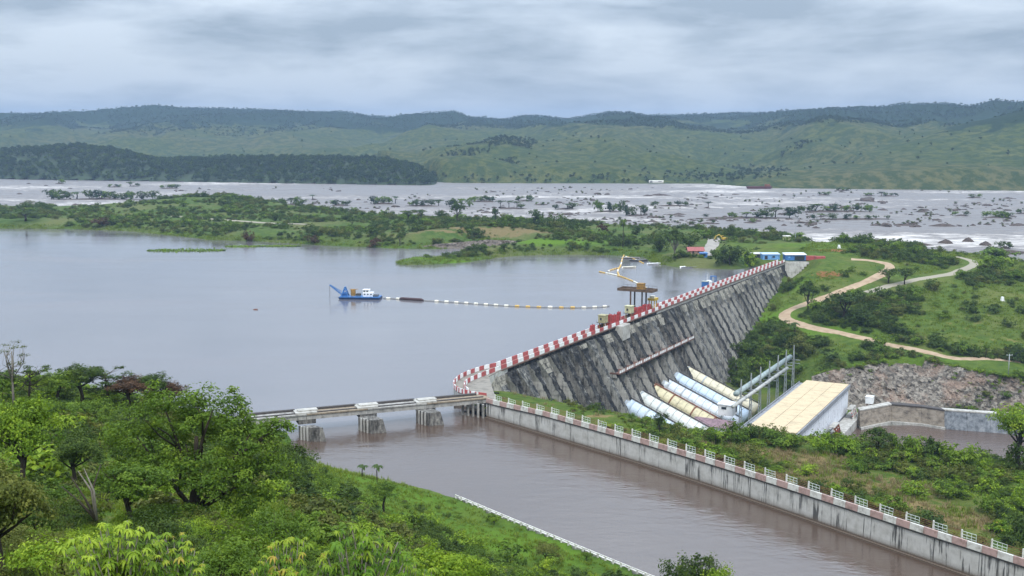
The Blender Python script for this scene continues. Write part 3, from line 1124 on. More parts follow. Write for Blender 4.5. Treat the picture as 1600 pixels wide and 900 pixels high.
def block_mesh(name, l, w, h, mat):
    b = MB()
    c = 0.04
    b.hexa([(-l / 2, -w / 2, 0), (l / 2, -w / 2, 0), (l / 2, w / 2, 0), (-l / 2, w / 2, 0)], [(-l / 2 + c, -w / 2 + c, h), (l / 2 - c, -w / 2 + c, h), (l / 2 - c, w / 2 - c, h), (-l / 2 + c, w / 2 - c, h)])
    return b.mesh(name, mat)


def line_blocks(name, pts, step, meshes, z, parent, skip=None, first=0):
    """parapet blocks end to end along a line"""
    pts = resample(pts, step)
    out = []
    for i, (a, b) in enumerate(zip(pts[:-1], pts[1:])):
        if skip and skip(i):
            continue
        o = bpy.data.objects.new(name, meshes[(i + first) % len(meshes)])
        m = (a + b) / 2
        o.location = local(parent, [(m[0], m[1], z)])[0]
        o.rotation_euler = (0, 0, math.atan2(b[1] - a[1], b[0] - a[0]) - parent.rotation_euler[2])
        o.scale = (np.linalg.norm(b - a) / step * 0.985, 1, 1)
        link(o, parent)
        out.append(o)
    return out


bw = block_mesh('parapet_block_white', 4.0, 0.35, 1.35, PWHITE)
brd = block_mesh('parapet_block_red', 4.0, 0.35, 1.35, PRED)
OUT = [P(u, v, 4.5)[:2] for u, v in ((748, 579), (722, 589), (710, 598), (708, 606), (716, 613), (735, 618), (757, 621))]
INN = [P(u, v, 4.5)[:2] for u, v in ((762, 585), (738, 594), (726, 601), (725, 608), (731, 613))]
line_blocks('parapet_block', [dp(0, 0.3, 0)[:2], dp(DL, 0.3, 0)[:2]], 4.0, [brd, bw], 4.504, dam)
line_blocks('parapet_block', [dp(10.4, -3.4, 0)[:2], dp(DL - 1.6, -3.4, 0)[:2]], 4.0, [bw, brd], 4.504, dam)
line_blocks('parapet_block', smooth_line([dp(10.4, -3.4, 0)[:2]] + OUT, 3), 2.6, [brd, bw], 4.504, dam)
line_blocks('parapet_block', smooth_line([dp(0, 0.3, 0)[:2]] + INN[1:], 3), 2.6, [bw, brd], 4.504, dam)

# rounded near end of the dam with the turning road
mb = MB()
nose = list(smooth_line([dp(14, -3.8, 0)[:2]] + OUT, 2)) + [WALL[0] + np.array([0.5, 0.3]), WALL[0] + np.array([3, 2.2]), dp(-3, 2.0, 0)[:2], dp(14, 0, 0)[:2]]
mb.prism([tuple(p) for p in nose][::-1], -6, 4.2)
pbuild(mb, 'rounded_abutment', CWALL, dam)
mb = MB()
mb.prism([tuple(p) for p in nose][::-1], 4.204, 4.45)
pbuild(mb, 'turning_road', ROADC, dam)
mb = MB()
mb.hexa([dp(-9, 0.8, -4), dp(-9, 2.4, -4), dp(4, 4.2, -4), dp(4, 0.8, -4)][::-1], [dp(-9, 0.8, 1.0), dp(-9, 1.4, 1.0), dp(4, 1.0, 3.9), dp(4, 0.62, 3.9)][::-1])
pbuild(mb, 'wing_wall', DAMPALE, dam)
# end wall of the far abutment, coursed
for k in range(8):
    mb = MB()
    z1 = 4.3 - k * 1.45
    e1 = AB_S + (AB_E - AB_S) * (1.0 - k * 0.105)
    f0, f1 = k * .35, k * .35 + .3
    q0 = [AB_S + _nn * f1, e1 + _nn * f1, e1 - _nn * 3, AB_S - _nn * 3]
    q1 = [AB_S + _nn * f0, e1 + _nn * f0, e1 - _nn * 3, AB_S - _nn * 3]
    mb.hexa([(*q, z1 - 1.41) for q in q0], [(*q, z1) for q in q1])
    pbuild(mb, 'abutment_course', DAMTOP, dam)

# gallery half way down the face
mb = MB()
for ta in np.arange(WALK_T[0], WALK_T[1] - 1, 4.35):
    pass
wo = 0.6 * 15.0
mb.hexa([dp(WALK_T[0], wo - 2.5, -10.9), dp(WALK_T[1], wo - 2.5, -10.9), dp(WALK_T[1], wo + 1.7, -10.9), dp(WALK_T[0], wo + 1.7, -10.9)][::-1],
        [dp(WALK_T[0], wo - 2.5, -10.4), dp(WALK_T[1], wo - 2.5, -10.4), dp(WALK_T[1], wo + 1.7, -10.4), dp(WALK_T[0], wo + 1.7, -10.4)][::-1])
gal = pbuild(mb, 'gallery', COPEBROWN, dam)
pm = block_mesh('gallery_panel_white', 1.2, 0.14, 1.15, PWHITE)
pr = block_mesh('gallery_panel_red', 1.2, 0.14, 1.15, PPINK)
pts = resample([dp(WALK_T[0], wo + 1.55, 0)[:2], dp(WALK_T[1], wo + 1.55, 0)[:2]], 1.8)
for i, (a, b) in enumerate(zip(pts[:-1], pts[1:])):
    o = bpy.data.objects.new('railing_panel', pr if i % 5 == 3 else pm)
    m = (a + b) / 2
    o.location = local(dam, [(m[0], m[1], -10.398)])[0]
    link(o, gal)
mb = MB()
mb.bar(dp(WALK_T[0], wo + 1.55, -9.2), dp(WALK_T[1], wo + 1.55, -9.2), 0.14, 0.12)
pbuild(mb, 'handrail', RUST, dam)

# ---------------------------------------------------------------- canal wall
cw = empty('canal_wall', (*WALL[4], -2), 'long pale stained concrete wall along the right side of the brown canal', 'wall')
wp = resample(smooth_line(WALL, 2), 3.0)
wn = np.array([0.79, 0.613])
nrm = []
for i in range(len(wp)):
    e = wp[min(i + 1, len(wp) - 1)] - wp[max(i - 1, 0)]
    e = e / np.linalg.norm(e)
    nrm.append(np.array([-e[1], e[0]]))
nrm = np.array(nrm)
if (nrm[3] @ wn) < 0:
    nrm = -nrm


def wdz(i):
    k = min(1.0, i * 3.0 / 30.0)
    return 0.6 + 0.85 * k * k * (3 - 2 * k)


def strip(mb, o0, o1, z0, z1, mat=0, i0=0, i1=None):
    i1 = len(wp) - 1 if i1 is None else i1
    vs_, fs = [], []
    for i in range(i0, i1 + 1):
        for o, z in ((o0, z0), (o1, z0), (o1, z1), (o0, z1)):
            p = wp[i] + nrm[i] * o
            vs_.append((p[0], p[1], z + (wdz(i) if z > 2 else 0)))
    n = i1 - i0
    for i in range(n):
        a = 4 * i
        for k in range(4):
            fs.append((a + k, a + (k + 1) % 4, a + 4 + (k + 1) % 4, a + 4 + k))
    fs += [(3, 2, 1, 0), (4 * n, 4 * n + 1, 4 * n + 2, 4 * n + 3)]
    mb.add(vs_, fs, mat)
    return mb


# cast bays, each with a joint beside it
nbay = 4
for i in range(0, len(wp) - 1, nbay):
    j = min(i + nbay, len(wp) - 1)
    mb = strip(MB(), 0.02 * ((i // nbay) % 2), 3.6, -6, 3.7, 0, i, j)
    pbuild(mb, 'wall_bay', CWALL, cw)
pbuild(strip(MB(), -0.18, 3.7, 3.704, 4.0), 'coping', BLACKSTAIN, cw)
pbuild(strip(MB(), 0.35, 3.5, 4.0, 4.06), 'walkway', ROADC, cw)
pbuild(strip(MB(), -0.55, -0.02, -6, 0.35), 'footing', CWALL, cw)
pbw = block_mesh('canal_block_white', 3.0, 0.42, 1.3, PCREAM)
pbp = block_mesh('canal_block_pink', 3.0, 0.42, 1.3, PPINK)
for i, o in enumerate(line_blocks('parapet_block', wp + nrm * 0.08, 3.0, [pbp, pbw], 4.004, cw)):
    o.location[2] += (wdz(i) + wdz(i + 1)) / 2
# railing on the land side: white panels and rusty rails by turns
backl = resample(wp + nrm * 3.3, 3.0)
rp = MB()
for z in (0.35, 0.9, 1.5):
    rp.bar((-1.45, 0, z), (1.45, 0, z), 0.07)
for x in (-1.4, -.47, .47, 1.4):
    rp.bar((x, 0, 0.1), (x, 0, 1.5), 0.06)
RAILW = painted('pale_green_white_rail', (0.66, 0.70, 0.64), 0.6, 0.25, 1.5)
rpw = rp.mesh('white_rail_panel', RAILW)
rq = MB()
for z in (0.3, 0.7, 1.1, 1.45):
    rq.bar((-1.45, 0, z), (1.45, 0, z), 0.07)
rqm = rq.mesh('rusty_rail_panel', RUST)
ps = MB()
ps.hexa([(-.15, -.15, 0), (.15, -.15, 0), (.15, .15, 0), (-.15, .15, 0)], [(-.12, -.12, 1.75), (.12, -.12, 1.75), (.12, .12, 1.75), (-.12, .12, 1.75)])
psm = ps.mesh('rail_post', PCREAM)
for i, (a, b) in enumerate(zip(backl[:-1], backl[1:])):
    m = (a + b) / 2
    an = math.atan2(b[1] - a[1], b[0] - a[0])
    o = bpy.data.objects.new('railing_panel', rpw if i % 2 == 0 else rqm)
    o.location = local(cw, [(m[0], m[1], 4.062 + wdz(i))])[0]
    o.rotation_euler = (rr.normal(0, .04), rr.normal(0, .012), an)
    link(o, cw)
    if i % 2 == 0:
        o = bpy.data.objects.new('railing_post', psm)
        o.location = local(cw, [(a[0], a[1], 4.062 + wdz(i))])[0]
        o.rotation_euler = (rr.uniform(-.02, .02), rr.uniform(-.02, .02), an)
        link(o, cw)
# slotted guides where the bridge lands
mb = MB()
b0 = P(735, 646, 0)[:2]
for k in range(5):
    q = WALL[0] + np.array([-0.9 - 1.5 * k, 0.1 + 0.9 * k])
    mb.box((q[0], q[1], 0.5), (0.55, 0.9, 7.0), 0.3)
pbuild(mb, 'gate_guides', DAMSIDE, cw)

# ---------------------------------------------------------------- low bridge over the canal
bl, br = P(395, 655, 5.2), P(757, 622, 5.2)
bd = (br - bl)[:2]
BL = float(np.linalg.norm(bd))
bd /= BL
bnn = np.array([-bd[1], bd[0]])


def bpnt(s, o, z):
    q = bl[:2] + bd * s + bnn * o
    return (q[0], q[1], z)


bridge = empty('canal_bridge', bpnt(BL / 2, 2.5, 0), 'low grey concrete beam bridge on three piers across the canal', 'bridge', None, math.atan2(bd[1], bd[0]))


def bbox(mb, s0, s1, o0, o1, z0, z1):
    return mb.hexa([bpnt(s0, o0, z0), bpnt(s1, o0, z0), bpnt(s1, o1, z0), bpnt(s0, o1, z0)], [bpnt(s0, o0, z1), bpnt(s1, o0, z1), bpnt(s1, o1, z1), bpnt(s0, o1, z1)])


BRC = streaked('bridge_concrete', (0.46, 0.44, 0.40), (0.33, 0.315, 0.29), (0.10, 0.095, 0.085), 0.5, 0.2, 0.47)
PIERC = streaked('pier_concrete', (0.34, 0.32, 0.28), (0.15, 0.14, 0.125), (0.025, 0.023, 0.02), 0.8, 0.12, 0.52)
pier_s = []
for (ua, va), (ub, vb), (uc, vc_) in (((467, 686), (487, 690), (510, 690)), ((560, 672), (581, 678), (604, 676)), ((650, 660), (671, 666), (694, 664))):
    a, b, c = P(ua, va, 0), P(ub, vb, 0), P(uc, vc_, 0)
    d = a + (c - b) + np.array([0, 1.0, 0])
    mid = (a + b + c + d) / 4
    pier_s.append(float((mid[:2] - bl[:2]) @ bd))
    mb = MB()

    def lv(k, z):
        r_ = []
        for p, kk in ((a, 0), (b, 1), (c, 2), (d, 3)):
            q = p.copy()
            if kk == 2:
                q = q + (mid - q) * 0.42 * k + np.array([0, 0.6 * k, 0])
            if kk == 1:
                q = q + np.array([0.25, 0.9, 0]) * k
            q[2] = z
            r_.append(tuple(q))
        return r_
    f = lambda k, z: lv(k, z)
    mb.hexa(f(-0.55, -3), f(0.62, 3.6))
    pr_ = pbuild(mb, 'pier', PIERC, bridge)
    mb = MB()
    for e in (0.28, 0.5, 0.74):          # stop-log grooves stand out as ribs on the upstream flank
        q0 = a * (1 - e) + b * e
        off_ = np.array([-0.16, -0.12, 0])
        mb.box((q0[0] + off_[0], q0[1] + off_[1], 1.3), (0.4, 0.34, 4.8), -0.5)
    o = pbuild(mb, 'groove_rib', DAMTOP, bridge)
    mb = MB()
    s = pier_s[-1]
    bbox(mb, s - 2.2, s + 2.6, 0.35, 4.6, 2.4, 3.61)
    pbuild(mb, 'bearing_head', PIERC, bridge)
ends = [-4.0] + pier_s + [BL + 1.5]
for i, (s0, s1) in enumerate(zip(ends[:-1], ends[1:])):
    mb = MB()
    bbox(mb, s0 + 0.05, s1 - 0.05, 0.25, 1.0, 3.62, 4.85)
    bbox(mb, s0 + 0.05, s1 - 0.05, 4.0, 4.8, 3.62, 4.85)
    pbuild(mb, 'girder', BRC, bridge)
    mb = MB()
    bbox(mb, s0 + 0.04, s1 - 0.04, 0, 5.2, 4.852, 5.2)
    pbuild(mb, 'deck_span', TIMBER if i % 2 else BRC, bridge)
    mb = MB()
    bbox(mb, s0 + 1.0, s1 - 2.5, 4.1, 5.1, 5.2, 5.75)
    pbuild(mb, 'rail_beam', DARKSTEEL, bridge)
    mb = MB()
    bbox(mb, s0 + 1.5, s1 - 1.4, 1.0, 1.6, 5.2, 5.45)
    pbuild(mb, 'kerb_beam', DARKSTEEL, bridge)
for s in pier_s:
    mb = MB()
    bbox(mb, s - 2.9, s + 3.0, 0.3, 4.9, 5.204, 5.62)
    bbox(mb, s - 2.0, s + 3.4, 1.5, 4.0, 5.62, 5.95)
    pbuild(mb, 'cover_slab', DAMTOP, bridge)
mb = MB()
bbox(mb, -3, 5.2, 0.1, 5.0, -3, 3.6)
pbuild(mb, 'end_abutment', DAMTOP, bridge)

# ---------------------------------------------------------------- quay rail on the near bank
quay = empty('quay_rail', (*RAIL[1], 2.5), 'white low concrete guard rail along the near bank of the canal', 'rail')
rl = resample(RAIL, 2.0)
mb = MB()
for a, b in zip(rl[:-1], rl[1:]):
    e = (b - a) / np.linalg.norm(b - a)
    n_ = np.array([-e[1], e[0]])
    q = [a + n_ * 0.5, a + n_ * 1.5, b + n_ * 1.5, b + n_ * 0.5]
    mb.hexa([(*p, -3) for p in q][::-1], [(*p, 2.55) for p in q][::-1])
pbuild(mb, 'kerb', CWALL, quay)
pm_ = MB().hexa([(-.14, -.14, 0), (.14, -.14, 0), (.14, .14, 0), (-.14, .14, 0)], [(-.1, -.1, .85), (.1, -.1, .85), (.1, .1, .85), (-.1, .1, .85)]).mesh('quay_post', PCREAM)
rm_ = MB().box((0, 0, 0.72), (2.0, 0.14, 0.16)).mesh('quay_beam', PCREAM)
for a, b in zip(rl[:-1], rl[1:]):
    m = (a + b) / 2
    an = math.atan2(b[1] - a[1], b[0] - a[0])
    o = bpy.data.objects.new('post', pm_)
    o.location = local(quay, [(a[0], a[1], 2.5)])[0]
    o.rotation_euler = (0, 0, an)
    link(o, quay)
    o = bpy.data.objects.new('beam', rm_)
    o.location = local(quay, [(m[0], m[1], 2.5)])[0]
    o.rotation_euler = (0, 0, an)
    link(o, quay)

# ---------------------------------------------------------------- penstocks
def penstock_material(name, col):
    m, nt, b = new_mat(name)
    v = wpos(nt)
    f = nz(nt, 0.6, 5, 0.65, v)
    g = nz(nt, 3.0, 4, 0.7, v)
    c = ramp(nt, f, [(0.28, tuple(q * 0.6 for q in col)), (0.48, col), (0.75, tuple(min(1, q * 1.1) for q in col))])
    c = mixc(nt, ramp(nt, g, [(0.62, grey(0)), (0.78, grey(0.7))]), c, tuple(q * 0.35 for q in col))
    nt.links.new(c, b.inputs['Base Color'])
    b.inputs['Roughness'].default_value = 0.45
    return m


pcol = [('pale blue', (0.50, 0.58, 0.66)), ('dull white', (0.60, 0.61, 0.56)), ('yellowed and rust-marked', (0.56, 0.49, 0.30)), ('bluish white', (0.60, 0.64, 0.68)), ('light blue', (0.50, 0.60, 0.70)), ('cream', (0.62, 0.56, 0.40))]
plab = ['pale blue steel penstock nearest the canal wall, half hidden behind scrub', 'dull white steel penstock, second from the canal wall', 'yellowed rust-marked penstock, third from the canal wall', 'bluish white penstock, fourth from the canal wall', 'light blue penstock next to the cream one', 'cream steel penstock farthest from the canal wall']
PR = 3.5
for k in range(6):
    t = 85.5 + 13.6 * k
    p0 = np.array(dp(t + 0.8, 12.2, -20.8 - PR + 0.9))
    p1 = np.array(dp(t + 0.8, 45.0, -36.2 - PR * 0.25))
    pen = empty('penstock', tuple(p1), plab[k], 'penstock', 'penstocks below the dam', DANG)
    pmx = penstock_material('penstock_paint_%d' % k, pcol[k][1])
    mb = MB()
    # shells welded from rings
    ns = 11
    for s in range(ns):
        a = p0 + (p1 - p0) * (s / ns)
        b = p0 + (p1 - p0) * ((s + 1) / ns - 0.004)
        mb.tube([a, b], PR, 28, 0, cap=(s in (0, ns - 1)))
    pbuild(mb, 'pipe_shell', pmx, pen, True)
    ax = (p1 - p0) / np.linalg.norm(p1 - p0)
    for f in (0.02, 0.27, 0.80) if k != 2 else (0.02, 0.27, 0.55, 0.80):
        c = p0 + (p1 - p0) * f
        mb = MB().tube([c - ax * 0.28, c + ax * 0.28], PR + 0.22, 28)
        pbuild(mb, 'stiffening_ring', GALV if k != 2 else RUST, pen, True)
    up = Vector((0, 0, 1))
    side = np.array([-DD[0], -DD[1], 0])
    nrm_ = np.cross(ax, np.array([*DD, 0]))
    nrm_ = nrm_ if nrm_[2] > 0 else -nrm_
    q0 = p0 + nrm_ * (PR + 0.25) - side * 1.0
    q1 = p1 + nrm_ * (PR + 0.25) - side * 1.0
    mb = MB().bar(q0, q1, 0.8, 0.3)
    for s in np.linspace(0.05, 0.95, 9):
        c = q0 + (q1 - q0) * s
        mb.bar(c, c + np.array([0, 0, 0.9]), 0.08)
    mb.bar(q0 + np.array([0, 0, .9]), q1 + np.array([0, 0, .9]), 0.07)
    pbuild(mb, 'catwalk', DARKSTEEL if k != 2 else RUST, pen)
    for f in (0.4, 0.9):
        c = p0 + (p1 - p0) * f
        mb = MB().box((c[0], c[1], c[2] - PR - 1.6), (3.0, 4.4, 4.6), DANG)
        pbuild(mb, 'saddle', DAMSIDE, pen)

# ---------------------------------------------------------------- powerhouse
RT0, RT1, RO0, RO1, RZ = 79.0, 171.0, 62.0, 80.0, -24.5
house = empty('powerhouse', dp(125, 71, -38.2), 'long low powerhouse with cream flat roof and white ribbed side wall', 'building', None, DANG)
ROOFC = painted('cream_roof', (0.56, 0.445, 0.285), 0.85, 0.2, 0.35, (0.44, 0.35, 0.23))
FASC = painted('grey_fascia', (0.27, 0.28, 0.30), 0.7, 0.25, 0.5)
SIDEW = painted('white_side_panels', (0.72, 0.74, 0.78), 0.6, 0.15, 0.5)


def dbox(mb, t0, t1, o0, o1, z0, z1, mat=0):
    return mb.hexa([dp(t0, o0, z0), dp(t0, o1, z0), dp(t1, o1, z0), dp(t1, o0, z0)], [dp(t0, o0, z1), dp(t0, o1, z1), dp(t1, o1, z1), dp(t1, o0, z1)], mat)


mb = MB()
dbox(mb, RT0 + .3, RT1 - .3, RO0 + .3, RO1 - .5, -38.4, RZ - 0.8)
pbuild(mb, 'wall_core', FASC, house)
ncol, nrow = 3, 10
for i in range(nrow):
    for j in range(ncol):
        mb = MB()
        ta, tb_ = RT0 + (RT1 - RT0) * i / nrow, RT0 + (RT1 - RT0) * (i + 1) / nrow
        oa, ob = RO0 + (RO1 - RO0) * j / ncol, RO0 + (RO1 - RO0) * (j + 1) / ncol
        dbox(mb, ta + .06, tb_ - .06, oa + .08, ob - .08, RZ - 0.35, RZ + rr.uniform(-.03, .03))
        pbuild(mb, 'roof_panel', ROOFC, house)
mb = MB()
dbox(mb, RT0 - .2, RT1 + .2, RO0 - .2, RO1 + .2, RZ - 1.6, RZ - 0.36)
pbuild(mb, 'roof_slab', FASC, house)
mb = MB()
dbox(mb, RT0 - .3, RT1 + .3, RO1 + .205, RO1 + .6, RZ - 1.9, RZ - 0.1)
pbuild(mb, 'fascia', FASC, house)
mb = MB()
dbox(mb, RT0 - 1, RT1 + 1, RO0 - 3.4, RO0 - 0.25, RZ - 2.4, RZ - 1.7)
dbox(mb, RT0 - 1, RT1 + 1, RO0 - 3.4, RO0 - 3.1, RZ - 1.7, RZ - 1.1)
pbuild(mb, 'side_gutter', FASC, house)
mb = MB()
dbox(mb, RT0, RT1, RO0 - 2.9, RO0 + 0.28, -38.4, RZ - 2.404)
pbuild(mb, 'annex_wall', FASC, house)
npan = 22
for i in range(npan):
    mb = MB()
    ta, tb_ = RT0 + (RT1 - RT0) * i / npan, RT0 + (RT1 - RT0) * (i + 1) / npan
    g = 0.28 if i % 2 else 0.12
    dbox(mb, ta + g, tb_ - 0.10, RO1 - .49, RO1 - .12, -36.6, RZ - 1.62)
    pbuild(mb, 'wall_panel', SIDEW, house)
for e in (RT0, RT1):
    for j in range(4):
        mb = MB()
        oa, ob = RO0 + .4 + 4.3 * j, RO0 + .4 + 4.3 * (j + 1)
        ta, tb_ = (e + .04, e + .29) if e == RT0 else (e - .29, e - .04)
        dbox(mb, ta, tb_, oa + .06, ob - .06, -36.6, RZ - 1.62)
        pbuild(mb, 'end_panel', SIDEW, house)
# draft-tube apron with stop-log posts in front
mb = MB()
dbox(mb, RT0, RT1 + 4, RO1 - .1, RO1 + 5.5, -44, -37.4)
pbuild(mb, 'apron', DAMTOP, house)

# ---------------------------------------------------------------- gantry with two ducts
ta, za = at_off(1152, 612, 50)
tb_, zb = at_off(1235, 559, 50)
zu = (za + zb) / 2
gan = empty('duct_gantry', dp((ta + tb_) / 2, 50, -38), 'grey-green double pipe gantry on lattice posts beside the penstocks', 'gantry', None, DANG)
DUCT = painted('grey_green_duct', (0.30, 0.36, 0.35), 0.5, 0.3, 0.6)
mb = MB().tube([dp(ta - 2, 50, zu), dp(tb_, 50, zu)], 1.05, 14)
pbuild(mb, 'upper_duct', DUCT, gan, True)
tc_, zc2 = at_off(1150, 630, 53)
td_, zd2 = at_off(1230, 577, 53)
zl = (zc2 + zd2) / 2
mb = MB().tube([dp(tc_ - 4, 53, zl), dp(td_, 53, zl)], 0.7, 12)
pbuild(mb, 'lower_duct', painted('pale_grey_duct', (0.42, 0.42, 0.39), 0.5, 0.3, 0.6), gan, True)
for k in range(7):
    t = ta + (tb_ - ta) * k / 6
    mb = MB()
    zt = zu + 5.5
    for (dt, do) in ((-.6, -.6), (.6, -.6), (.6, .6), (-.6, .6)):
        mb.bar(dp(t + dt, 51.5 + do, -38.2), dp(t + dt * .15, 51.5 + do * .15, zt), 0.16)
    for z in np.arange(-37, zt - 1, 2.4):
        f = 1 - 0.85 * (z + 38.2) / (zt + 38.2)
        f2 = 1 - 0.85 * (z + 2.4 + 38.2) / (zt + 38.2)
        for (d1, d2) in (((-.6, -.6), (.6, -.6)), ((.6, -.6), (.6, .6)), ((.6, .6), (-.6, .6)), ((-.6, .6), (-.6, -.6))):
            mb.bar(dp(t + d1[0] * f, 51.5 + d1[1] * f, z), dp(t + d2[0] * f2, 51.5 + d2[1] * f2, min(z + 2.4, zt)), 0.09)
    mb.bar(dp(t, 49, zu - 1.2), dp(t, 54.5, zu - 1.2), 0.22)
    mb.bar(dp(t, 49, zl - 0.9), dp(t, 54.5, zl - 0.9), 0.22)
    pbuild(mb, 'lattice_post', GALV, gan)
mb = MB()
for k in range(6):
    t0_, t1_ = ta + (tb_ - ta) * k / 6, ta + (tb_ - ta) * (k + 1) / 6
    mb.bar(dp(t0_, 50, zu - 3.4), dp(t1_, 50, zu - 1.0), 0.14)
    mb.bar(dp(t0_, 50, zu - 1.0), dp(t1_, 50, zu - 3.4), 0.14)
mb.bar(dp(ta, 50, zu - 3.4), dp(tb_, 50, zu - 3.4), 0.18)
pbuild(mb, 'truss', DARKSTEEL, gan)

# transformers and bushings in the yard
tl = ['orange-red transformer with pipes beside the powerhouse gutter', 'rusty transformer with white insulators below the cream penstock', 'small ochre transformer between gantry and purple-roofed shed']
for k, (u, v, o, mat, sc) in enumerate(((1190, 641, 56, ORANGE, 1.15), (1172, 648, 55, RUST, 0.9), (1157, 652, 53.5, OCHRE, 0.75))):
    t, z = at_off(u, v, o)
    tr = empty('transformer', dp(t, o, -38.2), tl[k], 'transformer', 'transformers in the yard', DANG)
    zb_ = 38.2 + z + 0.5
    mb = MB().box((0, 0, 0.9), (5 * sc, 3.6 * sc, 1.8))
    mb.box((0, 0, 2.0 + 2.2 * sc), (4.2 * sc, 3.0 * sc, 4.4 * sc))
    mb.build('tank', mat, tr)
    for s in (-1, 1):
        mb = MB()
        for x in np.linspace(-1.6, 1.6, 7) * sc:
            mb.box((x, s * 2.0 * sc, 3.6 * sc), (0.18, 0.9, 3.2 * sc))
        mb.build('radiator', mat, tr)
    for x in (-1.3, 0, 1.3):
        mb = MB().tube([(x * sc, 0, 2 + 4.4 * sc), (x * sc, 0, 2 + 5.2 * sc), (x * sc, 0, 2 + 6.0 * sc)], [0.32, 0.2, 0.12], 8)
        mb.build('bushing', WHITEP, tr, True)
    mb = MB().tube([(-1.8 * sc, 0.9 * sc, 2 + 5.2 * sc), (1.8 * sc, 0.9 * sc, 2 + 5.2 * sc)], 0.55 * sc, 10)
    mb.build('conservator', mat, tr, True)


def gable_shed(name, loc, rz, lx, ly, hw, hr, wallm, roofm, label, cat, windows=(), over=0.4, flat=False, group=None):
    """walls, roof and openings; windows: (side, x, z, w, h)"""
    r_ = empty(name, loc, label, cat, group, rz)
    mb = MB().box((0, 0, hw / 2), (lx, ly, hw))
    if not flat:
        mb.add([(-lx / 2, -ly / 2, hw), (-lx / 2, ly / 2, hw), (-lx / 2, 0, hw + hr * 0.96), (lx / 2, -ly / 2, hw), (lx / 2, ly / 2, hw), (lx / 2, 0, hw + hr * 0.96)], [(0, 2, 1), (3, 4, 5)])
    mb.build('wall', wallm, r_)
    mb = MB()
    X_, Y_ = lx / 2 + over, ly / 2 + over
    if flat:
        mb.hexa([(-X_, -Y_, hw + .02), (X_, -Y_, hw + .02), (X_, Y_, hw + .02), (-X_, Y_, hw + .02)], [(-X_, -Y_, hw + .25), (X_, -Y_, hw + .25), (X_, Y_, hw + .25 + hr), (-X_, Y_, hw + .25 + hr)])
    else:
        e = hr * over / (ly / 2)
        for s in (-1, 1):
            mb.add([(-X_, s * Y_, hw - e), (X_, s * Y_, hw - e), (X_, 0, hw + hr), (-X_, 0, hw + hr), (-X_, s * Y_, hw - e + .14), (X_, s * Y_, hw - e + .14), (X_, 0, hw + hr + .14), (-X_, 0, hw + hr + .14)],
                   [(0, 1, 2, 3), (4, 5, 6, 7), (0, 1, 5, 4), (1, 2, 6, 5), (2, 3, 7, 6), (3, 0, 4, 7)])
    mb.build('roof', roofm, r_)
    for side, x, z, w, h, mt, nm in windows:
        mb = MB()
        if side == 'f':
            mb.box((x, -ly / 2 - .03, z), (w, .08, h))
        elif side == 'l':
            mb.box((-lx / 2 - .03, x, z), (.08, w, h))
        else:
            mb.box((lx / 2 + .03, x, z), (.08, w, h))
        mb.build(nm, mt, r_)
    return r_


PURPLE = painted('purple_grey_roof', (0.26, 0.17, 0.19), 0.7, 0.3, 0.7)
t, z = at_off(1137, 643, 44)
p = dp(t, 44, -38.2)
gable_shed('valve_house', (p[0], p[1], z - 1.0), DANG, 6.5, 6, 4.2, .3, WHITEP, WHITEP, 'small white flat-roofed valve house with dark window among the penstock ends', 'building',
           [('l', .6, 3.0, 2.0, 1.0, DARKPANEL, 'window'), ('f', 1.5, 2.0, 1.4, 2.2, DARKSTEEL, 'door')], .3, True)
t, z = at_off(1116, 672, 41)
p = dp(t, 41, z)
gable_shed('control_hut', (p[0], p[1], z - 2.5), DANG - math.pi / 2, 15, 7, 5.0, 2.0, WHITEP, PURPLE, 'white hut with purplish pitched roof in front of the penstocks', 'building',
           [('f', -2, 2.4, 1.6, 1.4, DARKPANEL, 'window'), ('f', 2, 2.4, 1.6, 1.4, DARKPANEL, 'window')], .6)

# draft-tube gate frames by the tailrace
fl = ['red and white striped gantry nearest the tailrace wall', 'rusty striped gantry low beside the powerhouse wall']
for k, (u, v, o) in enumerate(((1335, 668, 84), (1309, 690, 84))):
    t, z = at_off(u, v, o)
    fr = empty('draft_tube_gantry', dp(t, o, -38), fl[k], 'gantry', 'striped gantries by the tailrace', DANG)
    for s in (-3.2, 0, 3.2):
        mb = MB().hexa([(s - .35, -1.6, -4), (s + .35, -1.6, -4), (s + .35, -.9, -4), (s - .35, -.9, -4)], [(s - .35, .4, 4.6), (s + .35, .4, 4.6), (s + .35, 1.1, 4.6), (s - .35, 1.1, 4.6)])
        mb.build('post', (PCREAM, RUST)[k], fr)
    for j in range(5):
        mb = MB().bar((-4.2, .2 + j * .22, 2.0 + j * .62), (4.2, .2 + j * .22, 2.0 + j * .62), 0.30, 0.34)
        mb.build('cross_bar', (REDP, NAVY, REDP, PWHITE, RUST)[(j + k) % 5], fr)
    mb = MB().box((0, 1.6, 4.8), (9, 2.2, .35))
    mb.build('platform', DAMTOP, fr)
# small tank on legs
t, z = at_off(1325, 634, 86)
tk = empty('water_tank', dp(176, 88, -37.5), 'small white box tank on rusty legs at the far corner of the powerhouse', 'tank', None, DANG)
for dx in (-1.3, 1.3):
    for dy in (-1.1, 1.1):
        MB().bar((dx, dy, 0), (dx * .9, dy * .9, 4.6), .28).build('leg', RUST, tk)
mb = MB().box((0, 0, 6.1), (3.6, 3.0, 2.8))
mb.box((0, 0, 7.6), (3.8, 3.2, .2))
mb.build('tank_body', WHITEP, tk)
MB().tube([(1.9, 0, 0), (2.6, 0, 2), (2.4, 0, 5), (1.6, 0, 6)], .18, 6).build('pipe', RUST, tk, True)

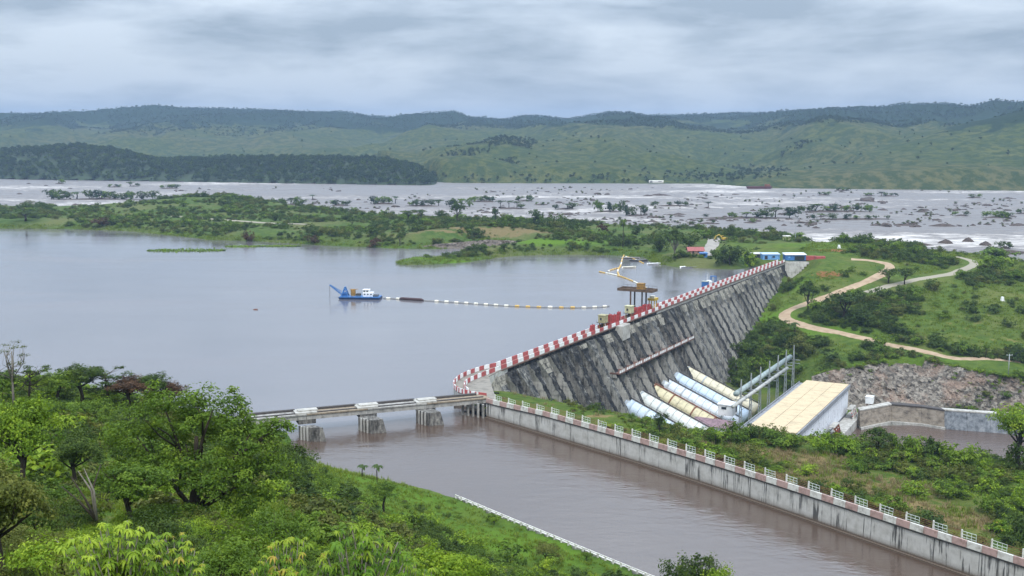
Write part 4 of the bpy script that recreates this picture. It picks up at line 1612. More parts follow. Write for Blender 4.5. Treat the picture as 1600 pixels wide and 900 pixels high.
# ---------------------------------------------------------------- tailrace walls and the rock cut
tw = empty('tailrace_wall', P(1420, 662, -41), 'brownish masonry wall along the far side of the tailrace', 'wall')
MASON = streaked('tailrace_masonry', (0.36, 0.31, 0.25), (0.25, 0.21, 0.165), (0.10, 0.085, 0.07), 0.3, 0.5, 0.46)
SLATE = streaked('blue_grey_slab', (0.30, 0.31, 0.32), (0.17, 0.185, 0.20), (0.07, 0.075, 0.08), 0.4, 0.4, 0.48)
base = [P(u, v, -41) for u, v in ((1344, 671), (1393, 661), (1440, 665), (1476, 671))]
for i, (a, b) in enumerate(zip(base[:-1], base[1:])):
    for j in range(5):
        mb = MB()
        z0, z1 = -40.0 + j * 1.32, -40.0 + (j + 1) * 1.32 - .05
        s0, s1 = j * .25, (j + 1) * .25
        jt = rr.uniform(-.08, .08)
        mb.hexa([(a[0], a[1] + s0 + jt, z0), (b[0] - .08, b[1] + s0 + jt, z0), (b[0] - .08, b[1] + 4, z0), (a[0], a[1] + 4, z0)], [(a[0], a[1] + s1 + jt, z1), (b[0] - .08, b[1] + s1 + jt, z1), (b[0] - .08, b[1] + 4, z1), (a[0], a[1] + 4, z1)])
        pbuild(mb, 'masonry_course', MASON, tw)
    mb = MB()
    mb.hexa([(a[0], a[1] - 1.3, -44), (b[0], b[1] - 1.3, -44), (b[0], b[1] + 2, -44), (a[0], a[1] + 2, -44)], [(a[0], a[1] - 1.1, -40.02), (b[0], b[1] - 1.1, -40.02), (b[0], b[1] + 2, -40.02), (a[0], a[1] + 2, -40.02)])
    pbuild(mb, 'footing', DAMTOP, tw)
    mb = MB()
    mb.hexa([(a[0], a[1] + .9, -33.38), (b[0], b[1] + .9, -33.38), (b[0], b[1] + 5, -33.38), (a[0], a[1] + 5, -33.38)], [(a[0], a[1] + .9, -32.9), (b[0], b[1] + .9, -32.9), (b[0], b[1] + 5, -32.9), (a[0], a[1] + 5, -32.9)])
    pbuild(mb, 'capping', DARKSTEEL if i else DAMTOP, tw)
a, b = base[-1], P(1700, 688, -41)
c = P(1680, 690, -41)
tw2 = empty('sloping_slab_wall', tuple(a), 'smooth blue-grey sloping concrete slab beside the tailrace', 'wall')
for i in range(6):
    q0 = a + (b - a) * i / 6
    q1 = a + (b - a) * (i + 1) / 6
    mb = MB()
    mb.hexa([(q0[0] + .1, q0[1] - .3, -44), (q1[0], q1[1] - .3, -44), (q1[0], q1[1] + 5, -44), (q0[0] + .1, q0[1] + 5, -44)], [(q0[0] + .1, q0[1] + 2.6, -33.6), (q1[0], q1[1] + 2.6, -33.6), (q1[0], q1[1] + 5, -33.6), (q0[0] + .1, q0[1] + 5, -33.6)])
    pbuild(mb, 'slab', SLATE, tw2)
mb = MB()
mb.hexa([(a[0] + .1, a[1] + 2.4, -33.59), (b[0], b[1] + 2.4, -33.59), (b[0], b[1] + 6, -33.59), (a[0] + .1, a[1] + 6, -33.59)], [(a[0] + .1, a[1] + 2.4, -33.1), (b[0], b[1] + 2.4, -33.1), (b[0], b[1] + 6, -33.1), (a[0] + .1, a[1] + 6, -33.1)])
pbuild(mb, 'capping', DAMTOP, tw2)


def rock_material():
    m, nt, b = new_mat('cut_rock')
    v = wpos(nt)
    vor = nt.nodes.new('ShaderNodeTexVoronoi')
    vor.inputs['Scale'].default_value = 0.8
    nt.links.new(v, vor.inputs['Vector'])
    sepc = nt.nodes.new('ShaderNodeSeparateColor')
    nt.links.new(vor.outputs['Color'], sepc.inputs[0])
    f = nz(nt, 1.3, 5, 0.7, v)
    big = nz(nt, 0.11, 4, 0.6, v)
    c = ramp(nt, sepc.outputs[0], [(0.1, (0.075, 0.062, 0.050)), (0.5, (0.165, 0.14, 0.112)), (0.9, (0.28, 0.245, 0.20))])
    c = mixc(nt, ramp(nt, big, [(0.50, grey(0)), (0.64, grey(0.65))]), c, (0.30, 0.20, 0.145))
    c = mixc(nt, ramp(nt, f, [(0.34, grey(0.85)), (0.50, grey(0))]), c, (0.055, 0.052, 0.045))
    nt.links.new(c, b.inputs['Base Color'])
    b.inputs['Roughness'].default_value = 0.95
    bump(nt, b, f, 0.7, 0.5)
    return m


ROCK = rock_material()
# rock cut behind the tailrace: broken blocks on a steep face
us = np.linspace(1268, 1760, 300)
tv = np.linspace(0, 1, 48)
rv_ = np.random.default_rng(5)
top_px = [(1268, 588), (1300, 578), (1340, 572), (1400, 562), (1440, 560), (1480, 570), (1530, 580), (1600, 592), (1760, 604)]
tx = [q[0] for q in top_px]
ty = [q[1] for q in top_px]
ptsg = np.zeros((len(tv), len(us), 3))
for i, u in enumerate(us):
    zt = np.interp(u, [1268, 1300, 1380, 1450, 1530, 1600, 1760], [-25.5, -24.2, -21.4, -21.2, -22.7, -24.2, -25])
    a = P(u, np.interp(u, tx, ty), zt)
    xb = (u - 800) / FPX
    yb = min(472 if u > 1330 else 472 + (1330 - u) * 0.22, a[1] - 11)
    bpt = np.array([a[0] - (a[1] - yb) * xb, yb, -37.8])
    for j, k in enumerate(tv):
        ptsg[j, i] = bpt * (1 - k) + a * k
cells = np.stack([rv_.uniform(ptsg[..., 0].min(), ptsg[..., 0].max(), 1500), rv_.uniform(-38, -21, 1500)], 1)
co = rv_.uniform(-.5, .5, 1500)
ctx = rv_.uniform(-.38, .38, (1500, 2))
Xs, Zs = ptsg[..., 0], ptsg[..., 2]
dmin = np.full(Xs.shape, 1e9)
off = np.zeros(Xs.shape)
for (cx, cz), c_, tt in zip(cells, co, ctx):
    d = np.hypot((Xs - cx), (Zs - cz) * 0.8)
    m = d < dmin
    dmin = np.where(m, d, dmin)
    off = np.where(m, c_ + tt[0] * (Xs - cx) + tt[1] * (Zs - cz), off)
edge = np.minimum(tv, 1 - tv)[:, None]
off = off * np.clip(edge * 10, 0, 1) + (fbm(Xs / 12, Zs / 9 + 40, 4) - 0.5) * 8 * np.clip(edge * 6, 0, 1)
ptsg[..., 1] -= off
ny, nx = Xs.shape
idx = np.arange(nx * ny).reshape(ny, nx)
qd = np.stack([idx[:-1, :-1], idx[:-1, 1:], idx[1:, 1:], idx[1:, :-1]], -1).reshape(-1, 4)
rk = link(bpy.data.objects.new('rock_cut', np_mesh('rock_cut', ptsg.reshape(-1, 3), qd, ROCK, False)))
structure(rk)

# quarry face behind the inlet on the peninsula
us = np.linspace(646, 838, 130)
qg = np.zeros((16, 130, 3))
for i, u in enumerate(us):
    base_ = P(u, np.interp(u, [646, 700, 760, 800, 838], [388, 388.5, 388, 387, 385]), 0)
    hh = np.interp(u, [646, 680, 720, 760, 800, 838], [.8, 3.2, 4.6, 6.0, 5.2, 1.0])
    for j in range(16):
        k = j / 15
        qg[j, i] = (base_[0], base_[1] - 1.5 + k * hh * .8, -1.0 + k * (hh + 1.0))
qg[..., 1] -= (fbm(qg[..., 0] / 2.2, qg[..., 2] / 1.6, 3) - .5) * 3.2
idq = np.arange(16 * 130).reshape(16, 130)
qd = np.stack([idq[:-1, :-1], idq[:-1, 1:], idq[1:, 1:], idq[1:, :-1]], -1).reshape(-1, 4)
structure(link(bpy.data.objects.new('quarry_face', np_mesh('quarry_face', qg.reshape(-1, 3), qd, painted('brown_quarry_stone', (.20, .165, .135), .95, .5, .6, (.06, .05, .042)), False))))


# ---------------------------------------------------------------- roads
def road(name, px, fz, w, mat, lift=0.22, z0=None):
    line = smooth_line([hit(u, v, fz, 300, 1400, 2200)[:2] for u, v in px], 3)
    line = resample(line, 2.5)
    vs_, fs = [], []
    for i in range(len(line)):
        e = line[min(i + 1, len(line) - 1)] - line[max(i - 1, 0)]
        e = e / np.linalg.norm(e)
        n_ = np.array([-e[1], e[0]])
        ww = w * (0.9 + 0.25 * float(fbm(np.array([line[i][0] / 11]), np.array([line[i][1] / 11]))[0]))
        for s in (-1, -.5, 0, .5, 1):
            p = line[i] + n_ * s * ww / 2
            vs_.append((p[0], p[1], float(fz(np.array([p[0]]), np.array([p[1]]))[0]) + lift - (0.35 if abs(s) == 1 else 0)))
    for i in range(len(line) - 1):
        for k in range(4):
            fs.append((5 * i + k, 5 * i + k + 1, 5 * i + 5 + k + 1, 5 * i + 5 + k))
    mb = MB()
    mb.add(vs_, fs)
    o = mb.build(name, mat, None, True)
    return structure(o)


DIRT = painted('laterite_road', (0.40, 0.29, 0.19), 0.95, 0.35, 0.25, (0.30, 0.20, 0.12))
PALE = painted('pale_gravel_road', (0.30, 0.265, 0.20), 0.95, 0.35, 0.25, (0.30, 0.27, 0.20))
road('dirt_road', [(1330, 405), (1370, 408), (1395, 415), (1380, 428), (1362, 437), (1335, 447), (1300, 462), (1262, 474), (1240, 481), (1224, 490), (1228, 500), (1250, 507), (1290, 517), (1340, 527), (1400, 541), (1460, 553), (1530, 566), (11500, 582), (1720, 600)], zv, 7.0, DIRT)
road('gravel_track', [(1352, 457), (1380, 449), (1420, 440), (1470, 431), (1500, 424), (1520, 416), (1524, 410), (1512, 405), (1495, 401)], zv, 6.5, PALE)
road('shore_track', [(270, 338), (320, 341), (380, 346), (440, 350), (480, 351)], zp, 6.0, PALE, 0.5)
road('ramp_track', [(1112, 366), (1117, 376), (1110, 388), (1104, 400)], zp, 9.0, painted('pale_concrete_ramp', (0.33, 0.30, 0.26), 0.9, 0.3, 0.3), 0.35)

# ================================================================== VEGETATION
def leaf_material(name, dark, mid, light, trans=0.3, young=None):
    m, nt, b = new_mat(name)
    oi = nt.nodes.new('ShaderNodeObjectInfo')
    t = attr(nt, 'tint')
    f = math_(nt, 'ADD', math_(nt, 'MULTIPLY', t, 0.75), math_(nt, 'MULTIPLY', oi.outputs['Random'], 0.25))
    stops = [(0.12, dark), (0.5, mid), (0.86, light)]
    if young:
        stops.append((0.97, young))
    c = ramp(nt, f, stops)
    nt.links.new(c, b.inputs['Base Color'])
    b.inputs['Roughness'].default_value = 0.55
    b.inputs['Specular IOR Level'].default_value = 0.25
    tr = nt.nodes.new('ShaderNodeBsdfTranslucent')
    lc = mixc(nt, 0.5, c, light)
    nt.links.new(lc, tr.inputs['Color'])
    mx = nt.nodes.new('ShaderNodeMixShader')
    mx.inputs[0].default_value = trans
    out = nt.nodes['Material Output']
    nt.links.new(b.outputs[0], mx.inputs[1])
    nt.links.new(tr.outputs[0], mx.inputs[2])
    nt.links.new(mx.outputs[0], out.inputs['Surface'])
    return m


L_MID = leaf_material('leaf_mid_green', (0.039, 0.082, 0.008), (0.100, 0.175, 0.013), (0.211, 0.296, 0.025))
L_DARK = leaf_material('leaf_dark_green', (0.021, 0.043, 0.007), (0.051, 0.092, 0.011), (0.112, 0.161, 0.020))
L_LIGHT = leaf_material('leaf_light_green', (0.065, 0.134, 0.008), (0.168, 0.270, 0.016), (0.336, 0.431, 0.030))
L_YEL = leaf_material('leaf_yellow_green', (0.045, 0.115, 0.009), (0.125, 0.240, 0.016), (0.300, 0.380, 0.027), 0.35, (0.440, 0.300, 0.054))
L_BROWN = leaf_material('leaf_reddish_brown', (0.035, 0.022, 0.012), (0.085, 0.045, 0.022), (0.15, 0.08, 0.035))
L_BLUE = leaf_material('leaf_far_blue_green', (0.016, 0.036, 0.014), (0.032, 0.062, 0.022), (0.060, 0.092, 0.034), 0.2)
L_DRY = leaf_material('dry_grass_blade', (0.13, 0.10, 0.045), (0.24, 0.185, 0.085), (0.37, 0.29, 0.15), 0.3)
L_GRASS = leaf_material('grass_blade', (0.061, 0.110, 0.009), (0.141, 0.204, 0.017), (0.269, 0.309, 0.034), 0.35)
L_OLIVE = leaf_material('leaf_olive', (0.046, 0.063, 0.010), (0.107, 0.131, 0.020), (0.198, 0.205, 0.038))
BARK = painted('bark', (0.055, 0.042, 0.030), 0.95, 0.4, 3.0)
PALEBARK = painted('pale_bark', (0.20, 0.175, 0.14), 0.9, 0.35, 3.0)


def unit(n, r):
    v = r.normal(size=(n, 3))
    return v / np.linalg.norm(v, axis=1)[:, None]


def leaves(r, pos, nrm, size, aspect=0.5, droop=0.0):
    """diamond leaves folded along the midrib: 4 corners each"""
    n = len(pos)
    rnd = unit(n, r)
    t = np.cross(nrm, rnd)
    t /= np.linalg.norm(t, axis=1)[:, None] + 1e-9
    b = np.cross(nrm, t)
    L = (size * r.uniform(0.65, 1.25, n))[:, None]
    W = L * aspect
    fold = nrm * L * 0.12
    v = np.stack([pos - t * L * .5, pos + b * W * .5 + fold, pos + t * L * .5 - np.array([0, 0, 1]) * L * droop, pos - b * W * .5 + fold], 1).reshape(-1, 3)
    q = np.arange(4 * n).reshape(n, 4)
    return v, q


def crown_points(r, lobes, nclump, nleaf, cr, shell=0.55, flip=-0.35):
    """lobes: (centre, radii). Returns leaf positions, outward normals, tints"""
    P_, N_, T_ = [], [], []
    wts = np.array([max(l[1]) ** 2 for l in lobes])
    wts = wts / wts.sum()
    mid = np.average([l[0] for l in lobes], axis=0, weights=wts)
    for (c, rad), w in zip(lobes, wts):
        k = max(2, int(nclump * w))
        d = unit(k, r)
        d[:, 2] = np.where(d[:, 2] < flip, -d[:, 2] * 0.6, d[:, 2])
        f = r.uniform(shell, 1.0, k)[:, None] ** 0.7
        cc = np.array(c) + d * f * np.array(rad)
        for j in range(k):
            m = max(3, int(nleaf * r.uniform(0.6, 1.4)))
            u = unit(m, r)
            s = cr * r.uniform(0.6, 1.35)
            p = cc[j] + u * s * (r.random(m) ** 0.45)[:, None] * np.array([1, 1, 0.7])
            P_.append(p)
            o = p - mid
            o /= np.linalg.norm(o, axis=1)[:, None] + 1e-9
            n_ = o * 0.55 + u * 0.35 + r.normal(size=(m, 3)) * 0.40 + np.array([0, 0, 0.55])
            N_.append(n_ / (np.linalg.norm(n_, axis=1)[:, None] + 1e-9))
            T_.append(np.clip(r.normal(0.5, 0.16) + r.normal(0, 0.10, m) + 0.12 * u[:, 2], 0, 1))
    return np.concatenate(P_), np.concatenate(N_), np.concatenate(T_)


def trunk_mb(r, h, lobes, rad, lean=(0, 0), n=7, limbs=True, fork=0.45):
    mb = MB()
    bx_, by_ = lean
    pts = [(0, 0, -0.6), (bx_ * .25 + r.normal(0, .02) * h, by_ * .25, h * 0.3), (bx_ * .6, by_ * .6 + r.normal(0, .02) * h, h * 0.65), (bx_, by_, h)]
    mb.tube(pts, [rad * 1.25, rad, rad * .75, rad * .4], n)
    if limbs:
        for c, rd in lobes:
            f = r.uniform(fork * 0.7, min(1, fork * 1.6))
            s = np.array([bx_ * f, by_ * f, h * f])
            e = np.array(c) + np.array([0, 0, rd[2] * 0.25])
            m = (s + e) / 2 + r.normal(0, 0.05, 3) * h + np.array([0, 0, -0.03 * h])
            mb.tube([s, m, e], [rad * .55, rad * .38, rad * .12], 5)
            for _ in range(2):
                e2 = np.array(c) + unit(1, r)[0] * np.array(rd) * 0.8
                mb.tube([m, (m + e2) / 2 + r.normal(0, .03, 3) * h, e2], [rad * .25, rad * .17, rad * .06], 4)
    return mb


class Plant:
    """meshes of one kind of plant, unlinked: crown, trunk and (for masses) the two joined"""

    def __init__(self, name, seed, lobes, nclump, nleaf, cr, leaf, mat, th=None, tr=0.15, lean=(0, 0), shell=0.55, aspect=0.55, bark=None, limbs=True, fork=.45, tn=6, flip=-0.35):
        r = np.random.default_rng(seed)
        p, n, t = crown_points(r, lobes, nclump, nleaf, cr, shell, flip)
        v, q = leaves(r, p, n, leaf, aspect, 0.12)
        bark = bark or BARK
        self.crown = np_mesh(name + '_crown', v, q, mat, False, {'tint': ('FACE', t)})
        mb = trunk_mb(r, th or max(l[0][2] for l in lobes), lobes, tr, lean, tn, limbs, fork)
        self.trunk = mb.mesh(name + '_trunk', bark, True)
        tv_ = np.array(mb.v)
        tq = []
        for f in mb.f:
            if len(f) == 4:
                tq.append(f)
        tq = np.array(tq) + len(v)
        self.joined = np_mesh(name + '_mass', np.vstack([v, tv_]), np.vstack([q, tq]), [mat, bark], False, {'tint': ('FACE', np.r_[t, np.full(len(tq), 0.5)])})
        self.joined.polygons.foreach_set('material_index', np.r_[np.zeros(len(q), np.int32), np.ones(len(tq), np.int32)].astype(np.int32))
        self.h = float(v[:, 2].max())


def lobes_round(r, n, R_, H_, z0, flat=1.0):
    out = []
    for i in range(n):
        a = 2 * math.pi * (i + r.random() * .6) / n
        d = R_ * r.uniform(0.25, 0.68)
        z = z0 + (H_ - z0) * (r.uniform(0.25, 0.80) if z0 > .5 else r.uniform(0.12, 0.72))
        s = R_ * r.uniform(0.38, 0.58)
        out.append(((d * math.cos(a), d * math.sin(a), z), (s, s, s * 0.75 * flat)))
    out.append(((0, 0, z0 + (H_ - z0) * 0.6), (R_ * .55, R_ * .55, (H_ - z0) * .38)))
    return out


# kinds of plant (unit sizes in metres; scaled when planted)
KIND = {}
for i in range(4):
    r_ = np.random.default_rng(40 + i)
    KIND['bush%d' % i] = Plant('bush', 50 + i, lobes_round(r_, 5 + i % 3, 2.2, 2.7, 0.0), 46, 15, 0.55, 0.42, L_MID, 1.4, 0.07, shell=.5, flip=-.95)
    KIND['tree%d' % i] = Plant('tree', 60 + i, lobes_round(r_, 5 + i % 2, 2.9, 6.4, 2.2), 60, 17, 0.70, 0.50, L_MID, 4.6, 0.17, (r_.uniform(-.5, .5), 0), shell=.45)
for i in range(3):
    r_ = np.random.default_rng(80 + i)
    KIND['far%d' % i] = Plant('far_tree', 90 + i, lobes_round(r_, 4, 4.6, 8.5, 2.0), 26, 9, 1.5, 1.5, L_BLUE, 6, 0.25, tn=4, limbs=False)
r_ = np.random.default_rng(5)
KIND['umbrella'] = Plant('umbrella', 5, [((a, b, 8 + r_.uniform(-.6, .8)), (1.9, 1.9, .55)) for a, b in ((-2.2, 0), (2.0, .6), (.3, -1.8), (0, 1.9), (.2, 0))], 46, 13, .7, .55, L_DARK, 7.4, .2, shell=.3)
KIND['palm'] = None


def fan_mesh(name, r, nfr, L, up, mat, seg=5, w=0.35, droop=1.1, z=0):
    """a head of arching fronds"""
    V, Q, T = [], [], []
    for i in range(nfr):
        a = 2 * math.pi * (i + r.random() * .5) / nfr
        d = np.array([math.cos(a), math.sin(a), 0])
        s = np.array([-d[1], d[0], 0])
        e = r.uniform(up * .4, up)
        ln = L * r.uniform(.8, 1.1)
        b = len(V)
        for k in range(seg + 1):
            f = k / seg
            p = d * ln * f * (1 - .18 * f) + np.array([0, 0, z + ln * (e * f - droop * f * f)])
            ww = w * ln * (math.sin(math.pi * min(1, f * .9 + .08)) + .05) * .5
            V += [p - s * ww + np.array([0, 0, -.25 * ww]), p, p + s * ww + np.array([0, 0, -.25 * ww])]
        for k in range(seg):
            o = b + 3 * k
            Q += [(o, o + 1, o + 4, o + 3), (o + 1, o + 2, o + 5, o + 4)]
            T += [r.uniform(.3, .8)] * 2
    return np_mesh(name, np.array(V), np.array(Q), mat, False, {'tint': ('FACE', np.array(T))})


palm_crown = fan_mesh('palm_crown', np.random.default_rng(2), 15, 3.0, 1.1, L_DARK, z=7.6)
palm_trunk = MB().tube([(0, 0, -.5), (.2, .1, 3), (.1, .2, 5.5), (0, 0, 7.7)], [.28, .2, .18, .22], 7).mesh('palm_trunk', BARK, True)


def tuft_mesh(name, seed, n, L, w, mat, spread=.35):
    r = np.random.default_rng(seed)
    V, Q, T = [], [], []
    for i in range(n):
        a = r.uniform(0, 2 * math.pi)
        d = np.array([math.cos(a), math.sin(a), 0])
        s = np.array([-d[1], d[0], 0])
        b0 = np.array([*r.normal(0, spread * L, 2), 0])
        ln = L * r.uniform(.6, 1.2)
        bend = r.uniform(.15, .8)
        b = len(V)
        for k in range(3):
            f = k / 2
            p = b0 + d * ln * bend * f * f * .7 + np.array([0, 0, ln * f * (1 - .3 * bend * f)])
            ww = w * (1 - f * .85)
            V += [p - s * ww, p + s * ww]
        for k in range(2):
            o = b + 2 * k
            Q.append((o, o + 1, o + 3, o + 2))
            T.append(r.uniform(.2, .8))
    return np_mesh(name, np.array(V), np.array(Q), mat, False, {'tint': ('FACE', np.array(T))})


TUFT_G = tuft_mesh('grass_tuft', 1, 34, 0.9, 0.035, L_GRASS)
TUFT_M = tuft_mesh('grass_tuft_coarse', 3, 22, 1.1, 0.09, L_GRASS, .5)
TUFT_D = tuft_mesh('dry_tuft', 2, 26, 1.3, 0.06, L_DRY, .45)

# ---------------------------------------------------------------- masses that nobody could count
_proto = {}


def proto_object(mesh, mat=None):
    k = (mesh.name, mat.name if mat else '')
    if k not in _proto:
        me = mesh
        if mat is not None and mesh.materials[0] != mat:
            me = mesh.copy()
            me.materials[0] = mat
        _proto[k] = bpy.data.objects.new('source_' + mesh.name, me)
    return _proto[k]


def mass(name, pts, scl, protos, label, cat, seed=0, zscale=(0.8, 1.15)):
    """scatter of plants over given points as one object of instances"""
    r = np.random.default_rng(seed)
    n = len(pts)
    me = bpy.data.meshes.new(name)
    me.vertices.add(n)
    me.vertices.foreach_set('co', np.ascontiguousarray(pts, dtype=np.float32).ravel())
    a = me.attributes.new('scl', 'FLOAT_VECTOR', 'POINT')
    s = np.asarray(scl)
    sv = np.stack([s, s, s * r.uniform(zscale[0], zscale[1], n)], 1)
    a.data.foreach_set('vector', sv.astype(np.float32).ravel())
    a = me.attributes.new('rot', 'FLOAT_VECTOR', 'POINT')
    a.data.foreach_set('vector', np.stack([r.normal(0, .06, n), r.normal(0, .06, n), r.uniform(0, 6.28, n)], 1).astype(np.float32).ravel())
    a = me.attributes.new('pid', 'INT', 'POINT')
    a.data.foreach_set('value', r.integers(0, len(protos), n).astype(np.int32))
    o = link(bpy.data.objects.new(name, me))
    ng = bpy.data.node_groups.new(name + '_scatter', 'GeometryNodeTree')
    ng.interface.new_socket('Geometry', in_out='INPUT', socket_type='NodeSocketGeometry')
    ng.interface.new_socket('Geometry', in_out='OUTPUT', socket_type='NodeSocketGeometry')
    gi = ng.nodes.new('NodeGroupInput')
    go = ng.nodes.new('NodeGroupOutput')
    jn = ng.nodes.new('GeometryNodeJoinGeometry')

    def na(nm, ty):
        q = ng.nodes.new('GeometryNodeInputNamedAttribute')
        q.data_type = ty
        q.inputs[0].default_value = nm
        return q.outputs[0]
    asc, aro, api = na('scl', 'FLOAT_VECTOR'), na('rot', 'FLOAT_VECTOR'), na('pid', 'INT')
    e2r = ng.nodes.new('FunctionNodeEulerToRotation')
    ng.links.new(aro, e2r.inputs[0])
    for i, po in enumerate(protos):
        io = ng.nodes.new('GeometryNodeInstanceOnPoints')
        oi = ng.nodes.new('GeometryNodeObjectInfo')
        oi.inputs['Object'].default_value = po
        oi.inputs['As Instance'].default_value = True
        cp = ng.nodes.new('FunctionNodeCompare')
        cp.data_type = 'INT'
        cp.operation = 'EQUAL'
        ng.links.new(api, cp.inputs[2])
        cp.inputs[3].default_value = i
        ng.links.new(gi.outputs[0], io.inputs['Points'])
        ng.links.new(cp.outputs[0], io.inputs['Selection'])
        ng.links.new(oi.outputs['Geometry'], io.inputs['Instance'])
        ng.links.new(e2r.outputs[0], io.inputs['Rotation'])
        ng.links.new(asc, io.inputs['Scale'])
        ng.links.new(io.outputs[0], jn.inputs[0])
    ng.links.new(jn.outputs[0], go.inputs[0])
    md = o.modifiers.new('scatter', 'NODES')
    md.node_group = ng
    o['kind'] = 'stuff'
    tag(o, label, cat)
    return o


def J(k, mat=None):
    return proto_object(KIND[k].joined, mat)


def rnd_poly(n, x0, x1, y0, y1, seed):
    r = np.random.default_rng(seed)
    return r.uniform(x0, x1, n), r.uniform(y0, y1, n), r


# forest on the wooded hill across the river
x, y, r = rnd_poly(9000, -1500, -80, 1790, 2420, 1)
z = z_wood(x, y)
u = 800 + x / y * FPX
k = (z > 0.3) & (u > -160) & (u < 690)
mass('riverside_forest', np.stack([x, y, z - 1], 1)[k][:4200], r.uniform(.75, 1.55, int(k.sum()))[:4200], [J('far0'), J('far1'), J('far2', L_DARK)], 'dense dark forest on the hill across the river at the left', 'forest', 2)

# trees on the far hills: along the skyline, in the valleys and scattered
r = np.random.default_rng(21)
n = 60000
az = r.uniform(-.52, .52, n)
dd = 1900 * (5400 / 1900) ** r.random(n)
x = dd * np.tan(az)
z = z_far(x, dd, az)
g = fbm(x / 330 + 11, dd / 420 + 3, 4)
hgt = np.clip((z - 120) / 160, -.25, .35)
k = (z > 2) & (g + hgt * .75 > 0.575)
k |= (z > 2) & (r.random(n) < 0.012)
k |= (dd > 4700) & (dd < 5330) & (r.random(n) < 0.22)
k |= (z > 1) & (z < 14) & (r.random(n) < 0.25)
x, dd, z = x[k], dd[k], z[k]
mass('far_woodland', np.stack([x, dd, z - 1], 1), r.uniform(.4, 1.05, len(x)), [J('far0'), J('far1'), J('far2')], 'scattered woods and tree belts on the distant hills', 'forest', 3)

# scrub on the peninsula
x, y, r = rnd_poly(30000, -850, 230, 690, 1330, 4)
z = zp(x, y)
g = fbm(x / 34 + 5, y / 34, 4)
t_, o_ = dto(x, y)
edge = poly_sd(PENW, x, y)
k = (z > .7) & (edge > 4) & ((g > .505) | ((r.random(len(x)) < .16) & (g > .4)) | ((edge < 18) & (y > 900) & (g > .47))) & ~((t_ < DL + 12) & (o_ > -16)) & ~((t_ > DL - 40) & (o_ > -20))
lw = blobs(x, y, [(*w2(850, 388, 2), 50, 14, 1.), (*w2(700, 408, 1), 70, 12, 1.), (*w2(1110, 385, 4), 12, 30, 1), (*w2(1085, 398, 4), 14, 14, 1), (*w2(440, 350, 3), 60, 9, .9), (*w2(340, 343, 3), 80, 9, .9)])
k &= r.random(len(x)) > lw * 1.1
x, y, z = x[k], y[k], z[k]
mass('peninsula_scrub', np.stack([x, y, z - .2], 1)[:8500], (r.gamma(2.4, .30, len(x)) + .28)[:8500], [J('bush0', L_MID), J('bush1', L_DARK), J('bush2', L_OLIVE), J('bush3', L_DARK)], 'green and olive scrub covering the low peninsula', 'scrub', 5, (.6, 1.0))

# reeds along the lake shore and floating mats
x, y, r = rnd_poly(60000, -850, 190, 690, 1000, 6)
e = poly_sd(PENW, x, y)
k = (e > -1.5) & (e < 8)
x, y = x[k], y[k]
mass('shore_reeds', np.stack([x, y, np.maximum(zp(x, y), 0) - .1], 1)[:7000], r.uniform(.7, 1.6, len(x))[:7000], [proto_object(TUFT_M)], 'bright green reeds fringing the far lake shore', 'reeds', 7)


def terr_ok(x, y):
    t_, o_ = dto(x, y)
    return (wall_side(x, y) > 4.5) & ~((t_ > -8) & (t_ < DL + 2) & (o_ < 0.6 * (CREST - zv(x, y)) + 1.5)) & ~((t_ > 66) & (t_ < 184) & (o_ < 92) & (o_ > 0)) & (o_ > 0)


# scrub and grass on the terrace behind the canal wall
x, y, r = rnd_poly(26000, -5, 240, 160, 350, 8)
ws_ = wall_side(x, y)
g = fbm(x / 11 + 3, y / 11 + 8, 3)
ds = blobs(x, y, [(*w2(1330, 765, 0), 30, 10, 1), (*w2(1240, 730, -1), 22, 8, 1), (*w2(1440, 800, 1), 11, 7, 1), (*w2(1510, 820, 1.5), 9, 6, 1), (*w2(1160, 705, 1), 12, 5, 1)])
ok = terr_ok(x, y) & (ws_ > 5) & (zv(x, y) < 4)
kb = ok & (g > .41) & (ds < .62)
xb, yb = x[kb], y[kb]
zb = zv(xb, yb)
sc_ = r.gamma(4, .16, len(xb)) + .22
sc_ = np.where(wall_side(xb, yb) < 9, sc_ * .5, sc_)
ub = 800 + FPX * xb / (yb * _c + 80 * _s)
kk = ub > 890
xb, yb, zb, sc_, ub = xb[kk], yb[kk], zb[kk], sc_[kk], ub[kk]
sc_ = np.where(ub < 1010, sc_ * .5, sc_)
mass('terrace_scrub', np.stack([xb, yb, zb - .15], 1)[:5200], sc_[:5200], [J('bush0', L_MID), J('bush1', L_LIGHT), J('bush2', L_DARK), J('bush3', L_OLIVE)], 'tangle of green scrub on the terrace behind the canal wall', 'scrub', 9, (.55, 1.0))
kd = ok & ((ds > .5) | (r.random(len(x)) < .04))
xd, yd = x[kd], y[kd]
mass('dry_grass', np.stack([xd, yd, zv(xd, yd) - .05], 1)[:4200], r.uniform(.5, 1.15, len(xd))[:4200], [proto_object(TUFT_D), proto_object(TUFT_D), proto_object(TUFT_M)], 'patches of tall tawny dry grass behind the canal wall', 'grass', 10)

# scrub on the hill with the roads and below it
ROADPX = [(1330, 405), (1370, 408), (1395, 415), (1380, 428), (1362, 437), (1335, 447), (1300, 462), (1262, 474), (1240, 481), (1224, 490), (1228, 500), (1250, 507), (1290, 517), (1340, 527), (1400, 541), (1460, 553), (1530, 566), (1620, 582)]
ROADPX2 = [(1352, 457), (1420, 440), (1500, 424), (1524, 410), (1512, 405)]
roadw = [smooth_line([hit(u, v, zv, 300, 900, 1600)[:2] for u, v in q], 2) for q in (ROADPX, ROADPX2)]


